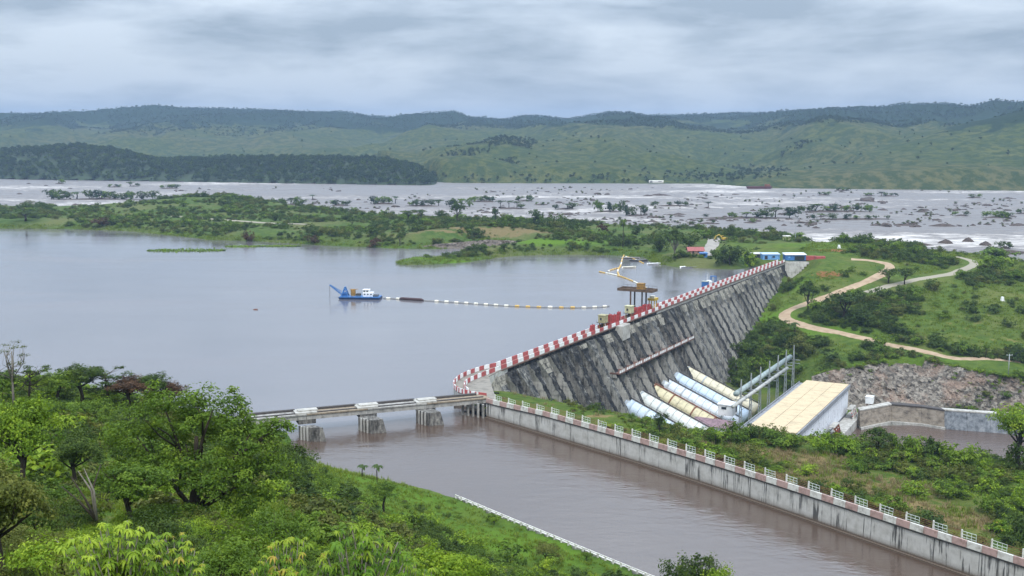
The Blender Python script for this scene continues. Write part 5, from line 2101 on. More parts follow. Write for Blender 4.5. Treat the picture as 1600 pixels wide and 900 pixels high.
def road_d(x, y):
    d = np.full(x.shape, 1e9)
    for line in roadw:
        for a, b in zip(line[:-1], line[1:]):
            e = b - a
            k = np.clip(((x - a[0]) * e[0] + (y - a[1]) * e[1]) / (e @ e), 0, 1)
            d = np.minimum(d, np.hypot(x - a[0] - k * e[0], y - a[1] - k * e[1]))
    return d


x, y, r = rnd_poly(24000, 60, 430, 440, 780, 12)
z = zv(x, y)
_u = 800 + FPX * x / (y * _c + 100 * _s)
_yt = np.interp(_u, [1268, 1300, 1380, 1450, 1530, 1600, 1760], [P(u, v, z_)[1] for u, v, z_ in ((1268, 588, -25.5), (1300, 578, -24.2), (1380, 565, -21.4), (1450, 562, -21.2), (1530, 580, -22.7), (1600, 592, -24.2), (1760, 604, -25))])
okh = terr_ok(x, y) & (z > -36) & (road_d(x, y) > 6.5) & (road_d(x, y + 9) > 5) & (road_d(x, y + 5) > 5) & ((_u < 1268) | (y > _yt + 2)) & (z > -36)
okh &= ~((y > 640) & (x < 215) & (y < 690))
g = fbm(x / 30 + 1, y / 30 + 4, 4)
thick = blobs(x, y, [(*w2(1320, 482, -9), 40, 26, 1), (*w2(1420, 525, -15), 40, 14, .8), (*w2(1160, 575, -30), 22, 26, .9), (*w2(1440, 432, -1), 30, 24, .8), (*w2(1560, 545, -18), 40, 14, .7), (*w2(1200, 560, -28), 24, 18, .7), (*w2(1380, 385, 8), 60, 26, .5)])
kb = okh & ((g + thick * .22 > .61) | ((r.random(len(x)) < .045)))
xb, yb, zb = x[kb], y[kb], z[kb]
mass('hill_scrub', np.stack([xb, yb, zb - .2], 1)[:3600], (r.gamma(2.6, .31, len(xb)) + .25)[:3600], [J('bush0', L_DARK), J('bush1', L_MID), J('bush2', L_OLIVE), J('bush3', L_DARK)], 'patchy green scrub on the hill with the winding roads', 'scrub', 13, (.6, 1.05))
kg = okh & (r.random(len(x)) < .75)
mass('hill_grass', np.stack([x, y, z - .05], 1)[kg][:12000], r.uniform(.7, 1.7, int(kg.sum()))[:12000], [proto_object(TUFT_M)], 'coarse green grass on the hill with the winding roads', 'grass', 14, (.5, .9))

# undergrowth on the near hillside
x, y, r = rnd_poly(60000, -110, 45, 30, 285, 15)
z = zh(x, y)
d0 = RAIL[-1] - RAIL[0]
d0 = d0 / np.linalg.norm(d0)
nn_ = np.array([-d0[1], d0[0]])
quayd = (x - RAIL[0][0]) * nn_[0] + (y - RAIL[0][1]) * nn_[1]
ok = (z > .8) & (quayd < -1.5)
big_ok = y > 72
dep = y * _c - (z - CAM_H) * _s
uu = 800 + FPX * x / dep
ok &= (uu > -120) & (uu < 1300)
g = fbm(x / 8 + 2, y / 8 + 6, 3)
lawn = blobs(x, y, [(*P(500, 742, 3)[:2], 15, 10, 1), (*P(600, 765, 4)[:2], 14, 9, .8), (*P(800, 850, 4)[:2], 24, 10, .85), (*P(920, 880, 3)[:2], 14, 6, .8), (*PD(140, 655, 150)[:2], 12, 12, .9)])
lawn = np.clip(lawn + .82 * np.clip((uu - 430) / 40, 0, 1) * np.clip((y - 178) / 20, 0, 1), 0, 1)
kb = ok & (g > .46) & (r.random(len(x)) > lawn * 1.02)
keepn = r.random(len(x)) < np.clip(0.10 + 0.25 * (y > 60), 0, 1)
kb &= keepn
knear = kb & ~big_ok
NEARPTS = np.stack([x, y, z - .1], 1)[knear]
kb &= big_ok
xb, yb, zb = x[kb], y[kb], z[kb]
sb = r.gamma(4, .12, len(xb)) + .22
mass('hillside_scrub', np.stack([xb, yb, zb - .15], 1)[:3800], np.where(yb > 200, sb * .7, sb)[:3800], [J('bush0', L_MID), J('bush1', L_DARK), J('bush2', L_LIGHT), J('bush3', L_DARK), J('bush1', L_OLIVE)], 'dense green undergrowth on the near hillside', 'scrub', 16, (.6, 1.0))
kg = ok & (r.random(len(x)) < .30)
mass('hillside_grass', np.stack([x, y, z - .05], 1)[kg][:13000], r.uniform(.45, 1.1, int(kg.sum()))[:13000], [proto_object(TUFT_G), proto_object(TUFT_G), proto_object(TUFT_M)], 'tall green grass on the near hillside and canal bank', 'grass', 17, (.5, 1.0))

# broken rock and stunted growth all through the rapids
def boulder_source(seed):
    r = np.random.default_rng(seed)
    bm = bmesh.new()
    bmesh.ops.create_icosphere(bm, subdivisions=2, radius=1.0)
    for v in bm.verts:
        v.co = Vector((v.co.x * 1.6, v.co.y * .8, v.co.z * .55)) * float(r.uniform(.75, 1.2))
    me = bpy.data.meshes.new('boulder_source')
    bm.to_mesh(me)
    bm.free()
    me.materials.append(painted('dark_wet_rock', (.085, .062, .050), .8, .4, .25))
    return bpy.data.objects.new('boulder_source', me)


r = np.random.default_rng(31)
n = 2600
uu = r.uniform(-80, 1680, n)
vv = 292 + 62 * r.random(n) ** .8
g = fbm(uu / 60, vv / 9, 3)
xy = np.array([P(a, b, 0)[:2] for a, b in zip(uu, vv)])
k = (g > .57) & (poly_sd(PENW, xy[:, 0], xy[:, 1]) < -8) & (zv(xy[:, 0], xy[:, 1]) < 0)
xy = xy[k]
mass('rapids_rocks', np.c_[xy, np.full(len(xy), -.25)], r.gamma(2, .55, len(xy)) + .5, [boulder_source(1), boulder_source(2)], 'countless small dark rocks strewn through the rapids', 'rocks', 32, (.6, 1.1))
k2 = r.random(len(xy)) < .35
mass('rapids_bushes', np.c_[xy[k2], np.full(int(k2.sum()), -.1)], r.uniform(.4, 1.1, int(k2.sum())), [J('bush0', L_DARK), J('bush2', L_OLIVE)], 'stunted bushes clinging to small rocks in the rapids', 'bushes', 33)
# weeds along the top and foot of the rock cut
r = np.random.default_rng(41)
uu = r.uniform(1275, 1700, 420)
pts = []
for u_ in uu:
    zt = np.interp(u_, [1268, 1300, 1380, 1450, 1530, 1600, 1760], [-25.5, -24.2, -21.4, -21.2, -22.7, -24.2, -25])
    q = P(u_, np.interp(u_, tx, ty), zt)
    if r.random() < .6:
        pts.append((q[0] + r.normal(0, .6), q[1] + r.uniform(-1.5, 2.5), zt - .4))
    else:
        f = r.random() ** 2 if r.random() < .7 else r.random()
        pts.append((q[0] * (1 - .02 * (1 - f)), q[1] - (1 - f) * 11 - 1.2, -37.6 + (zt + 37.6) * f - .2))
mass('rock_cut_weeds', np.array(pts), r.gamma(3, .13, len(pts)) + .15, [J('bush0', L_MID), J('bush1', L_OLIVE), J('bush3', L_LIGHT)], 'weeds and small bushes rooted along the rock cut', 'weeds', 42, (.5, .9))

# ================================================================== SMALLER THINGS
def crest_at(u, v, o=-1.7):
    t, z = at_off(u, v, o)
    return t


# ---------------------------------------------------------------- dredger on the lake
dr = empty('dredger', tuple(P(563, 466.5, 0)), 'blue dredger with white cabin and raised blue boom on the lake', 'dredger', None, R(-4))
dr.scale = (1, 1, .70)
mb = MB()
hx = 10.6
mb.hexa([(-hx + 1, -3.2, -.5), (hx, -3.2, -.5), (hx, 3.2, -.5), (-hx + 1, 3.2, -.5)], [(-hx, -3.4, 1.3), (hx, -3.4, 1.3), (hx, 3.4, 1.3), (-hx, 3.4, 1.3)])
mb.build('hull', NAVY, dr)
mb = MB().box((.2, 0, 1.55), (20.2, 6.7, .48))
mb.build('deck', BLUE, dr)
mb = MB().box((4.2, .2, 3.2), (5.0, 4.2, 2.8))
mb.box((3.2, .2, 5.5), (3.0, 3.4, 1.9))
mb.box((3.2, .2, 6.55), (3.5, 3.9, .2))
cab = mb.build('cabin', WHITEP, dr)
for x in (2.4, 3.9):
    MB().box((x, -1.53, 5.6), (.9, .08, .9)).build('window', DARKPANEL, cab)
for x in (2.6, 4.2, 5.8):
    MB().box((x, -1.93, 3.5), (.8, .08, .8)).build('window', DARKPANEL, cab)
mb = MB().tube([(-3.6, .2, 1.8), (-3.6, .2, 6.6)], 1.25, 14)
mb.box((-3.2, .2, 6.7), (4.4, .5, .25))
mb.build('engine_stack', OCHRE, dr)
mb = MB().box((-1.0, .5, 2.7), (2.0, 3, 1.8))
mb.box((8.0, 0, 2.3), (2.4, 3.4, 1.1))
mb.build('winches', DARKSTEEL, dr)
mb = MB()
for s in (-1.6, 1.6):
    mb.bar((-9.4, s, 1.8), (-7.6, s * .6, 8.2), .45)
    mb.bar((-6.0, s, 1.8), (-7.6, s * .6, 8.2), .45)
    mb.bar((-8.9, s * .95, 3.8), (-6.5, s * .95, 3.8), .3)
mb.bar((-7.6, -1.2, 8.2), (-7.6, 1.2, 8.2), .5)
mb.box((-7.7, 0, 3.2), (2.6, 2.4, 2.6))
mb.build('a_frame', BLUE, dr)
mb = MB()
for s in (-1.0, 1.0):
    mb.bar((-9.5, s, 3.0), (-15.4, s * .5, 9.6), .34)
    mb.bar((-9.5, s, 5.0), (-15.4, s * .5, 9.8), .22)
for k in range(7):
    f = k / 6
    mb.bar((-9.5 - 5.9 * f, -1 + .5 * f, 3 + 6.6 * f), (-9.5 - 5.9 * f, 1 - .5 * f, 3 + 6.6 * f), .18)
    mb.bar((-9.5 - 5.9 * f, -1 + .5 * f, 3 + 6.6 * f), (-9.5 - 5.9 * f, -1 + .5 * f, 5 + 4.8 * f), .16)
mb.build('boom', BLUE, dr)
mb = MB().tube([(-15.4, 0, 9.6), (-15.5, 0, .2)], .10, 5)
mb.build('cable', DARKSTEEL, dr)
mb = MB()
for y in (-3.2, 3.2):
    for x in np.arange(-4, 10.5, 2.0):
        mb.bar((x, y, 1.75), (x, y, 2.8), .07)
    mb.bar((-4, y, 2.8), (10, y, 2.8), .08)
mb.build('deck_railing', LBLUE, dr)


def float_line(root, pts, step, fl, fr, mats, pipe_r, pipemat, gap=None, z=.35):
    line = resample(smooth_line(pts, 3), step)
    mb = MB().tube([(p[0], p[1], z) for p in line], pipe_r, 7)
    pbuild(mb, 'pipe', pipemat, root, True)
    me = [MB().tube([(-fl / 2, 0, 0), (-fl / 2 + .3, 0, 0), (fl / 2 - .3, 0, 0), (fl / 2, 0, 0)], [fr * .7, fr, fr, fr * .7], 10).mesh('float', m, True) for m in mats]
    r = np.random.default_rng(3)
    for i in range(len(line) - 1):
        if gap and gap(i):
            continue
        a, b = line[i], line[i + 1]
        m = (a + b) / 2
        o = bpy.data.objects.new('float', me[int(r.integers(0, len(me)))])
        o.location = local(root, [(m[0], m[1], z + r.uniform(-.08, .06))])[0]
        o.rotation_euler = (0, 0, math.atan2(b[1] - a[1], b[0] - a[0]) + r.normal(0, .05) - root.rotation_euler[2])
        link(o, root)


pl_ = [P(u, v, 0)[:2] for u, v in ((599, 466.5), (622, 467.5), (660, 470), (720, 473.5), (780, 478), (840, 480.5), (890, 481.5), (930, 481), (952, 479))]
fp = empty('floating_pipeline', (*pl_[3], 0), 'long floating pipeline with white floats trailing from the blue dredger', 'pipeline')
float_line(fp, pl_, 5.4, 2.2, .55, [FLOATW, FLOATW, FLOATY, FLOATW], .22, painted('grey_pipe', (.30, .29, .27), .6), lambda i: 2 <= i <= 4, .3)
a, b = P(624, 467.8, 0), P(662, 470.2, 0)
mb = MB().tube([(*a[:2], .3), (*(a * .9 + b * .1)[:2], .5), (*(a * .1 + b * .9)[:2], .5), (*b[:2], .3)], [.35, .75, .75, .35], 10)
pbuild(mb, 'dark_hose', painted('dark_red_hose', (.06, .03, .03), .6), fp, True)

booms = [([(1012, 452), (996, 443), (978, 435), (962, 430), (936, 425)], 'long yellow boom of floating drums running out from the crane platform'),
         ([(968, 432), (964, 424), (970, 416), (972, 405), (975, 399)], 'yellow boom of floating drums leading to the far shore'),
         ([(950, 424), (958, 421), (968, 419)], 'short yellow side boom of floating drums'),
         ([(977, 401), (985, 403), (996, 407), (1006, 412)], 'pale boom of loose floats along the far shore')]
for k, (px, lab) in enumerate(booms):
    w = [P(u, v, 0)[:2] for u, v in px]
    bo = empty('drum_boom', (*w[0], 0), lab, 'boom', 'yellow floating booms')
    float_line(bo, w, 3.4, 3.0, .45 if k < 3 else .38, [FLOATY, FLOATY, FLOATY, FLOATW], .2, OCHRE, None, .2)

# ---------------------------------------------------------------- crane platform and hoists on the crest
t0 = crest_at(1013, 488)
pf = empty('crane_platform', dp(t0, -7, 4.5), 'brown flat-topped crane platform on four columns above the dam crest', 'platform', None, DANG)
pz = 9.0
mb = MB()
mb.box((0, 0, 0), (6.5, 16.5, .5))
for s in (-1, 1):
    mb.box((s * 3.0, 0, .55), (.4, 16.5, .7))
    mb.box((0, s * 8.0, .55), (6.0, .4, .7))
for v_ in range(len(mb.v)):
    mb.v[v_] = (mb.v[v_][0], mb.v[v_][1], mb.v[v_][2] + pz)
mb.build('top_deck', painted('brown_rusty_deck', (.13, .085, .055), .85, .4, .8), pf)
for x, y in ((-2.4, 2.2), (2.4, 2.2), (-2.4, -3.2), (2.4, -3.2)):
    MB().bar((x, y, -8), (x, y, pz - .25), .55).build('column', painted('brown_column', (.15, .09, .06), .8, .4, .8) if (x, y) == (-2.4, 2.2) else DARKSTEEL, pf)
mb = MB().box((.4, -1.5, pz + 1.7), (2.8, 3.0, 2.6))
mb.box((.4, -1.5, pz + 3.1), (3.0, 3.2, .2))
mb.build('hoist_box', OCHRE, pf)
mb = MB()
for s in (-1, 1):
    for y in np.linspace(-8, 8, 9):
        mb.bar((s * 3.0, y, pz + .9), (s * 3.0, y, pz + 1.9), .08)
    mb.bar((s * 3, -8, pz + 1.9), (s * 3, 8, pz + 1.9), .08)
mb.build('railing', DARKSTEEL, pf)
t1 = crest_at(1017, 487)
yc = empty('gantry_crane', dp(t1 + 3, -2.0, 4.5), 'small yellow gantry crane on the crest under the brown platform', 'crane', None, DANG)
for x in (-1.6, 1.6):
    for y in (-1.2, 1.2):
        MB().bar((x, y, 0), (x * .8, y, 4.2), .35).build('leg', YELLOW, yc)
MB().box((0, 0, 4.7), (4.6, 3.4, 1.0)).build('trolley', YELLOW, yc)
MB().box((-.6, 0, 5.7), (1.8, 2.0, 1.1)).build('cabin', FLOATW, yc)
hl = ['khaki gate hoist cabin on stilts, nearer of the two on the crest', 'paler khaki gate hoist cabin beside the row of red gates']
for k, (u, v) in enumerate(((943, 506), (984, 491))):
    t = crest_at(u, v)
    ho = empty('gate_hoist', dp(t, -1.9, 4.5), hl[k], 'hoist', 'khaki hoists on the crest', DANG)
    for x in (-1.2, 1.2):
        for y in (-1.0, 1.0):
            MB().bar((x, y, 0), (x, y, 2.3), .32).build('leg', OCHRE, ho)
    MB().box((0, 0, 1.2), (1.2, 1.0, 2.0)).build('winch', DARKSTEEL, ho)
    mb = MB().box((0, 0, 3.8), (3.2, 2.9, 2.9))
    mb.box((0, 0, 5.35), (3.6, 3.3, .22))
    cb = mb.build('cabin', KHAKI if k == 0 else painted('pale_khaki', (.52, .49, .30), .6, .3, 1), ho)
    MB().box((-1.62, .3, 3.9), (.06, .8, 1.0)).build('window', DARKPANEL, cb)
    MB().box((.3, 1.47, 3.7), (.8, .06, 1.6)).build('door', DARKSTEEL, cb)
    mb = MB()
    for z in (2.45,):
        mb.box((0, 0, z - .1), (4.2, 3.9, .12))
    for q in ((-2.1, -1.9), (2.1, -1.9), (2.1, 1.9), (-2.1, 1.9), (-2.1, 0), (2.1, 0)):
        mb.bar((*q, 2.4), (*q, 3.4), .07)
    mb.build('platform', DARKSTEEL, ho)
gl = ['single red steel gate standing on the crest left of the khaki hoist', 'tallest red gate panel on the crest beside the khaki hoist', 'red gate panel in the middle of the block of three', 'red gate panel at the far side of the block of three',
      'first red gate panel below the crane platform columns', 'second red gate panel below the crane platform columns', 'third red gate panel below the crane platform columns', 'fourth red gate panel below the crane platform columns']
for k, (u, v, w, h) in enumerate(((926, 511, 2.6, 2.6), (953, 505, 2.4, 4.0), (960, 502, 2.6, 3.4), (967, 499, 2.0, 3.8), (993, 491, 2.6, 3.3), (1000, 488.5, 2.4, 3.0), (1007, 485.5, 2.6, 3.2), (1014, 483, 2.0, 2.8))):
    t = crest_at(u, v, -.9)
    g_ = empty('red_gate', dp(t, -1.0, 4.51), gl[k], 'gate', 'red gates on the crest', DANG)
    h *= 1.25
    mb = MB().box((0, 0, h / 2), (w, .9, h))
    mb.build('plate', REDP, g_)
    mb = MB()
    for x in (-w / 2 + .2, 0, w / 2 - .2):
        mb.box((x, -.52, h / 2), (.16, .12, h * .96))
    for z in (h * .3, h * .7):
        mb.box((0, -.55, z), (w * .96, .08, .16))
    mb.build('stiffeners', PRED, g_)
    MB().tube([(0, 0, h), (0, 0, h + .5)], .14, 6).build('lifting_eye', DARKSTEEL, g_)

# ---------------------------------------------------------------- second work boat behind the crest
t2, _ = dto(*P(1090, 451, 0)[:2])
wb = empty('work_boat', dp(t2, -11.5, 0), 'blue work boat with white wheelhouse moored behind the dam crest', 'boat', None, DANG)
wb.scale = (.72, .72, .68)
mb = MB()
mb.hexa([(-13, -2.6, -.5), (12, -2.6, -.5), (12, 2.6, -.5), (-13, 2.6, -.5)], [(-14, -3, 1.6), (13, -3, 1.6), (13, 3, 1.6), (-14, 3, 1.6)])
mb.build('hull', NAVY, wb)
MB().box((-8, 0, 4.4), (4.2, 4.2, 5.6)).build('blue_deckhouse', BLUE, wb)
MB().box((-8, 0, 7.4), (4.8, 4.8, .3)).build('deckhouse_roof', painted('grey_green_roof', (.35, .38, .33), .7), wb)
mb = MB().box((0, 0, 4.0), (5.0, 4.0, 4.8))
mb.box((0, 0, 6.5), (3.6, 3, 1.3))
mb.build('wheelhouse', WHITEP, wb)
MB().tube([(-4, 0, 1.6), (-4, 0, 12.5)], [.3, .12], 8).build('mast', WHITEP, wb)
mb = MB()
for s in (-1.8, 1.8):
    mb.bar((9, s, 1.6), (9, s, 9.2), .45)
    mb.bar((12, s, 1.6), (12, s, 9.2), .45)
    mb.bar((9, s, 9.2), (12, s, 9.2), .4)
    mb.bar((9, s, 5.2), (12, s, 5.2), .3)
mb.bar((9, -1.8, 9.2), (9, 1.8, 9.2), .4)
mb.bar((12, -1.8, 9.2), (12, 1.8, 9.2), .4)
mb.build('stern_frame', BLUE, wb)


def boat(u, v, L, mat, lab, rz, group='small boats at the far shore'):
    p = P(u, v, 0)
    r_ = empty('boat', (p[0], p[1], 0), lab, 'boat', group, rz)
    mb = MB()
    vs_, fs = [], []
    prof = [(-.5, .75), (-.25, 1), (.1, 1), (.35, .7), (.5, .05)]
    W = L * .16
    for x, k in prof:
        vs_ += [(x * L, -W * k, .75 + .35 * max(0, x) * 2), (x * L, -W * k * .6, -.2), (x * L, W * k * .6, -.2), (x * L, W * k, .75 + .35 * max(0, x) * 2), (x * L, W * k * .85, .70), (x * L, W * k * .5, .1), (x * L, -W * k * .5, .1), (x * L, -W * k * .85, .70)]
    for i in range(len(prof) - 1):
        for k in range(8):
            fs.append((8 * i + k, 8 * i + (k + 1) % 8, 8 * i + 8 + (k + 1) % 8, 8 * i + 8 + k))
    fs += [tuple(range(7, -1, -1)), tuple(range(32, 40))]
    mb.add(vs_, fs)
    mb.build('hull', mat, r_)
    for x in (-.2, .12):
        MB().box((x * L, 0, .5), (.4, W * 1.5, .12)).build('bench', TIMBER, r_)


boat(1079, 418, 13, WHITEP, 'white boat drawn up on the grassy shore near the red hut', .15)
boat(1022, 413, 9, WHITEP, 'white skiff afloat at the end of the pale boom', .1)
boat(985, 404, 13, painted('grey_barge', (.26, .25, .24), .7), 'long grey barge lying along the shore behind the booms', -.1)
boat(998, 408, 12, painted('dark_barge', (.08, .08, .08), .7), 'dark barge beside the pale floats', -.15)
boat(983, 418.5, 9, FLOATW, 'pale raft drifting right of the yellow boom', .2)
fb = empty('driftwood', tuple(P(399, 484, 0)), 'small brown floating log alone on the open lake', 'log')
MB().tube([(-1.1, 0, .05), (-.3, .1, .12), (.6, -.05, .12), (1.2, .1, .3)], [.12, .3, .28, .1], 8).build('trunk', RUST, fb, True)
MB().tube([(.2, 0, .2), (.5, .5, .5)], [.1, .04], 5).build('branch', RUST, fb, True)


# ---------------------------------------------------------------- huts at the far end of the dam
def ground_v(x, y):
    return max(float(zv(np.array([x]), np.array([y]))[0]), float(zp(np.array([x]), np.array([y]))[0]))


def put(u, v, z):
    p = P(u, v, z)
    return (p[0], p[1], min(z, 99))


WROOF = painted('white_sheet_roof', (.72, .74, .77), .5, .2, .8)
REDROOF = painted('red_sheet_roof', (.34, .10, .09), .6, .3, .8)
p = put(1203, 405, 5.2)
gable_shed('blue_shed', p, .03, 10.5, 6, 3.2, .5, LBLUE, painted('pale_blue_roof', (.45, .57, .70), .5, .2, .8), 'light blue shed with pale roof at the far end of the dam', 'shed', [('f', -3.2, 1.4, 1.8, 2.2, DARKPANEL, 'door'), ('f', 1.5, 1.8, 1.6, 1.0, DARKPANEL, 'window')], .4, True)
p = put(1178, 402.5, 5.0)
gable_shed('lean_to', p, .03, 8, 5, 2.4, .5, DARKSTEEL, painted('pale_tin_roof', (.55, .53, .48), .6, .3, .8), 'open lean-to with pale tin roof left of the blue sheds', 'shed', [('f', 0, 1.2, 5.5, 1.9, DARKPANEL, 'opening_shade_panel')], .6, True)  # the opening is a dark panel, inner shade put into its colour
p = put(1241, 406, 5.0)
gable_shed('workshop', p, .03, 12.6, 6, 3.3, .7, BLUE, WROOF, 'blue workshop with white roof and dark open bay beside the crest', 'shed', [('f', 2.4, 1.4, 6.2, 2.5, DARKPANEL, 'bay_shade_panel'), ('f', -4, 1.9, 1.4, 1.0, LBLUE, 'window')], .5, True)  # the bay is not cut out: a dark panel paints its shade
for k, (u, v, L_, lab) in enumerate(((1267, 406.5, 6.5, 'dull red container next to the blue workshop'), (1281, 407, 6.0, 'smaller red container at the end of the row of sheds'))):
    p = put(u, v, 5.0)
    c_ = empty('red_container', p, lab, 'container', 'red containers by the road', .02)
    MB().box((0, 0, 1.35), (L_, 2.6, 2.6)).build('body', PRED, c_)
    mb = MB()
    for x in np.arange(-L_ / 2 + .3, L_ / 2, .55):
        mb.box((x, -1.33, 1.35), (.2, .07, 2.3))
    mb.build('corrugation', PRED, c_)
    for s in (-.62, .62):
        MB().box((-L_ / 2 - .03, s, 1.35), (.06, 1.15, 2.3)).build('door', REDROOF, c_)
p = put(1086, 397, 4.0)
p = (p[0], p[1], ground_v(p[0], p[1]) - .1)
gable_shed('red_roofed_hut', p, .05, 10, 7, 2.6, 1.9, painted('pink_wall', (.45, .28, .22), .8), REDROOF, 'hut with red pitched roof above the lake shore', 'hut', [('f', -2, 1.3, 1.2, 2.0, DARKPANEL, 'door'), ('f', 1.5, 1.5, 1.2, 1.0, DARKPANEL, 'window')], .7)
p = put(1099, 402.5, 4.0)
p = (p[0], p[1], ground_v(p[0], p[1]) - .1)
gable_shed('blue_kiosk', p, .05, 4.4, 3.6, 2.6, .3, BLUE, BLUE, 'small blue kiosk right of the red-roofed hut', 'kiosk', [('f', 0, 1.6, 2.2, 1.0, DARKPANEL, 'window')], .4, True)
p = hit(1229, 375, lambda x, y: np.maximum(zv(x, y), zp(x, y)), 600, 1000)
gable_shed('cream_hut', tuple(p), .02, 5.0, 4, 2.8, .3, painted('cream_wall', (.62, .55, .32), .7, .2), PCREAM, 'small cream hut on the green rise behind the sheds', 'hut', [('f', 0, 1.2, 1.0, 1.9, DARKPANEL, 'door')], .3, True)
p = hit(1243, 374, lambda x, y: np.maximum(zv(x, y), zp(x, y)), 600, 1000)
ms = empty('radio_mast', tuple(p), 'thin grey mast standing beside the cream hut', 'mast')
MB().tube([(0, 0, -.3), (0, 0, 13)], [.22, .08], 6).build('pole', GALV, ms)
for z in (9, 11.5):
    MB().bar((-.8, 0, z), (.8, 0, z), .08).build('crossarm', GALV, ms)
p = hit(1131, 376, zp, 600, 1000)
ex = empty('excavator', tuple(p), 'yellow excavator parked above the pale ramp', 'excavator', None, .2)
for s in (-1, 1):
    mb = MB().hexa([(-1.7, s * 1.3 - .35, 0), (1.7, s * 1.3 - .35, 0), (1.7, s * 1.3 + .35, 0), (-1.7, s * 1.3 + .35, 0)], [(-2.1, s * 1.3 - .35, .9), (2.1, s * 1.3 - .35, .9), (2.1, s * 1.3 + .35, .9), (-2.1, s * 1.3 + .35, .9)])
    mb.build('track', DARKSTEEL, ex)
mb = MB().box((.5, 0, 1.7), (4.2, 2.8, 1.4))
mb.build('body', YELLOW, ex)
mb = MB().box((-.9, .6, 2.9), (1.5, 1.3, 1.5))
cb = mb.build('cab', YELLOW, ex)
MB().box((-.9, -.08, 3.0), (1.2, .06, .9)).build('window', DARKPANEL, cb)
MB().tube([(-1.2, -.5, 2.0), (-4.0, -.5, 4.6), (-6.8, -.5, 3.4)], [.4, .4, .3], 6).build('boom', YELLOW, ex)
MB().tube([(-6.8, -.5, 3.4), (-7.6, -.5, .9)], [.3, .25], 6).build('arm', YELLOW, ex)
MB().hexa([(-8.2, -1.1, 0), (-7.0, -1.1, .1), (-7.0, .1, .1), (-8.2, .1, 0)], [(-8.0, -1.1, 1.1), (-7.2, -1.1, 1.1), (-7.2, .1, 1.1), (-8.0, .1, 1.1)]).build('bucket', DARKSTEEL, ex)

# poles, posts
p = hit(1580, 592, zv, 300, 800)
p[1] += 3
p[2] = float(zv(p[:1], p[1:2])[0])
up = empty('utility_pole', tuple(p), 'grey utility pole above the rock cut at the right edge', 'pole')
MB().tube([(0, 0, -.5), (0, 0, 9.5)], [.22, .14], 8).build('pole', GALV, up, True)
MB().bar((-1.3, 0, 8.9), (1.3, 0, 8.9), .16).build('crossarm', GALV, up)
for x in (-1.1, 0, 1.1):
    MB().tube([(x, 0, 8.95), (x, 0, 9.4)], [.1, .06], 6).build('insulator', WHITEP, up)
for k, (u, v, lab) in enumerate(((1566, 470, 'white marker stone on the open slope at the right'), (1206, 517, 'white marker stone on the bright grass below the dam toe'), (1311, 388, 'white marker stone on the green rise behind the sheds'))):
    p = hit(u, v, zv, 300, 1000)
    q = empty('marker_stone', tuple(p), lab, 'marker', 'white marker stones', .3)
    MB().hexa([(-.9, -.6, -.2), (.9, -.6, -.2), (.9, .6, -.2), (-.9, .6, -.2)], [(-.6, -.4, 2.0), (.6, -.4, 2.0), (.6, .4, 2.2), (-.6, .4, 2.2)]).build('stone', WHITEP, q)
    MB().box((0, 0, -.05), (2.4, 1.8, .3)).build('plinth', PCREAM, q)

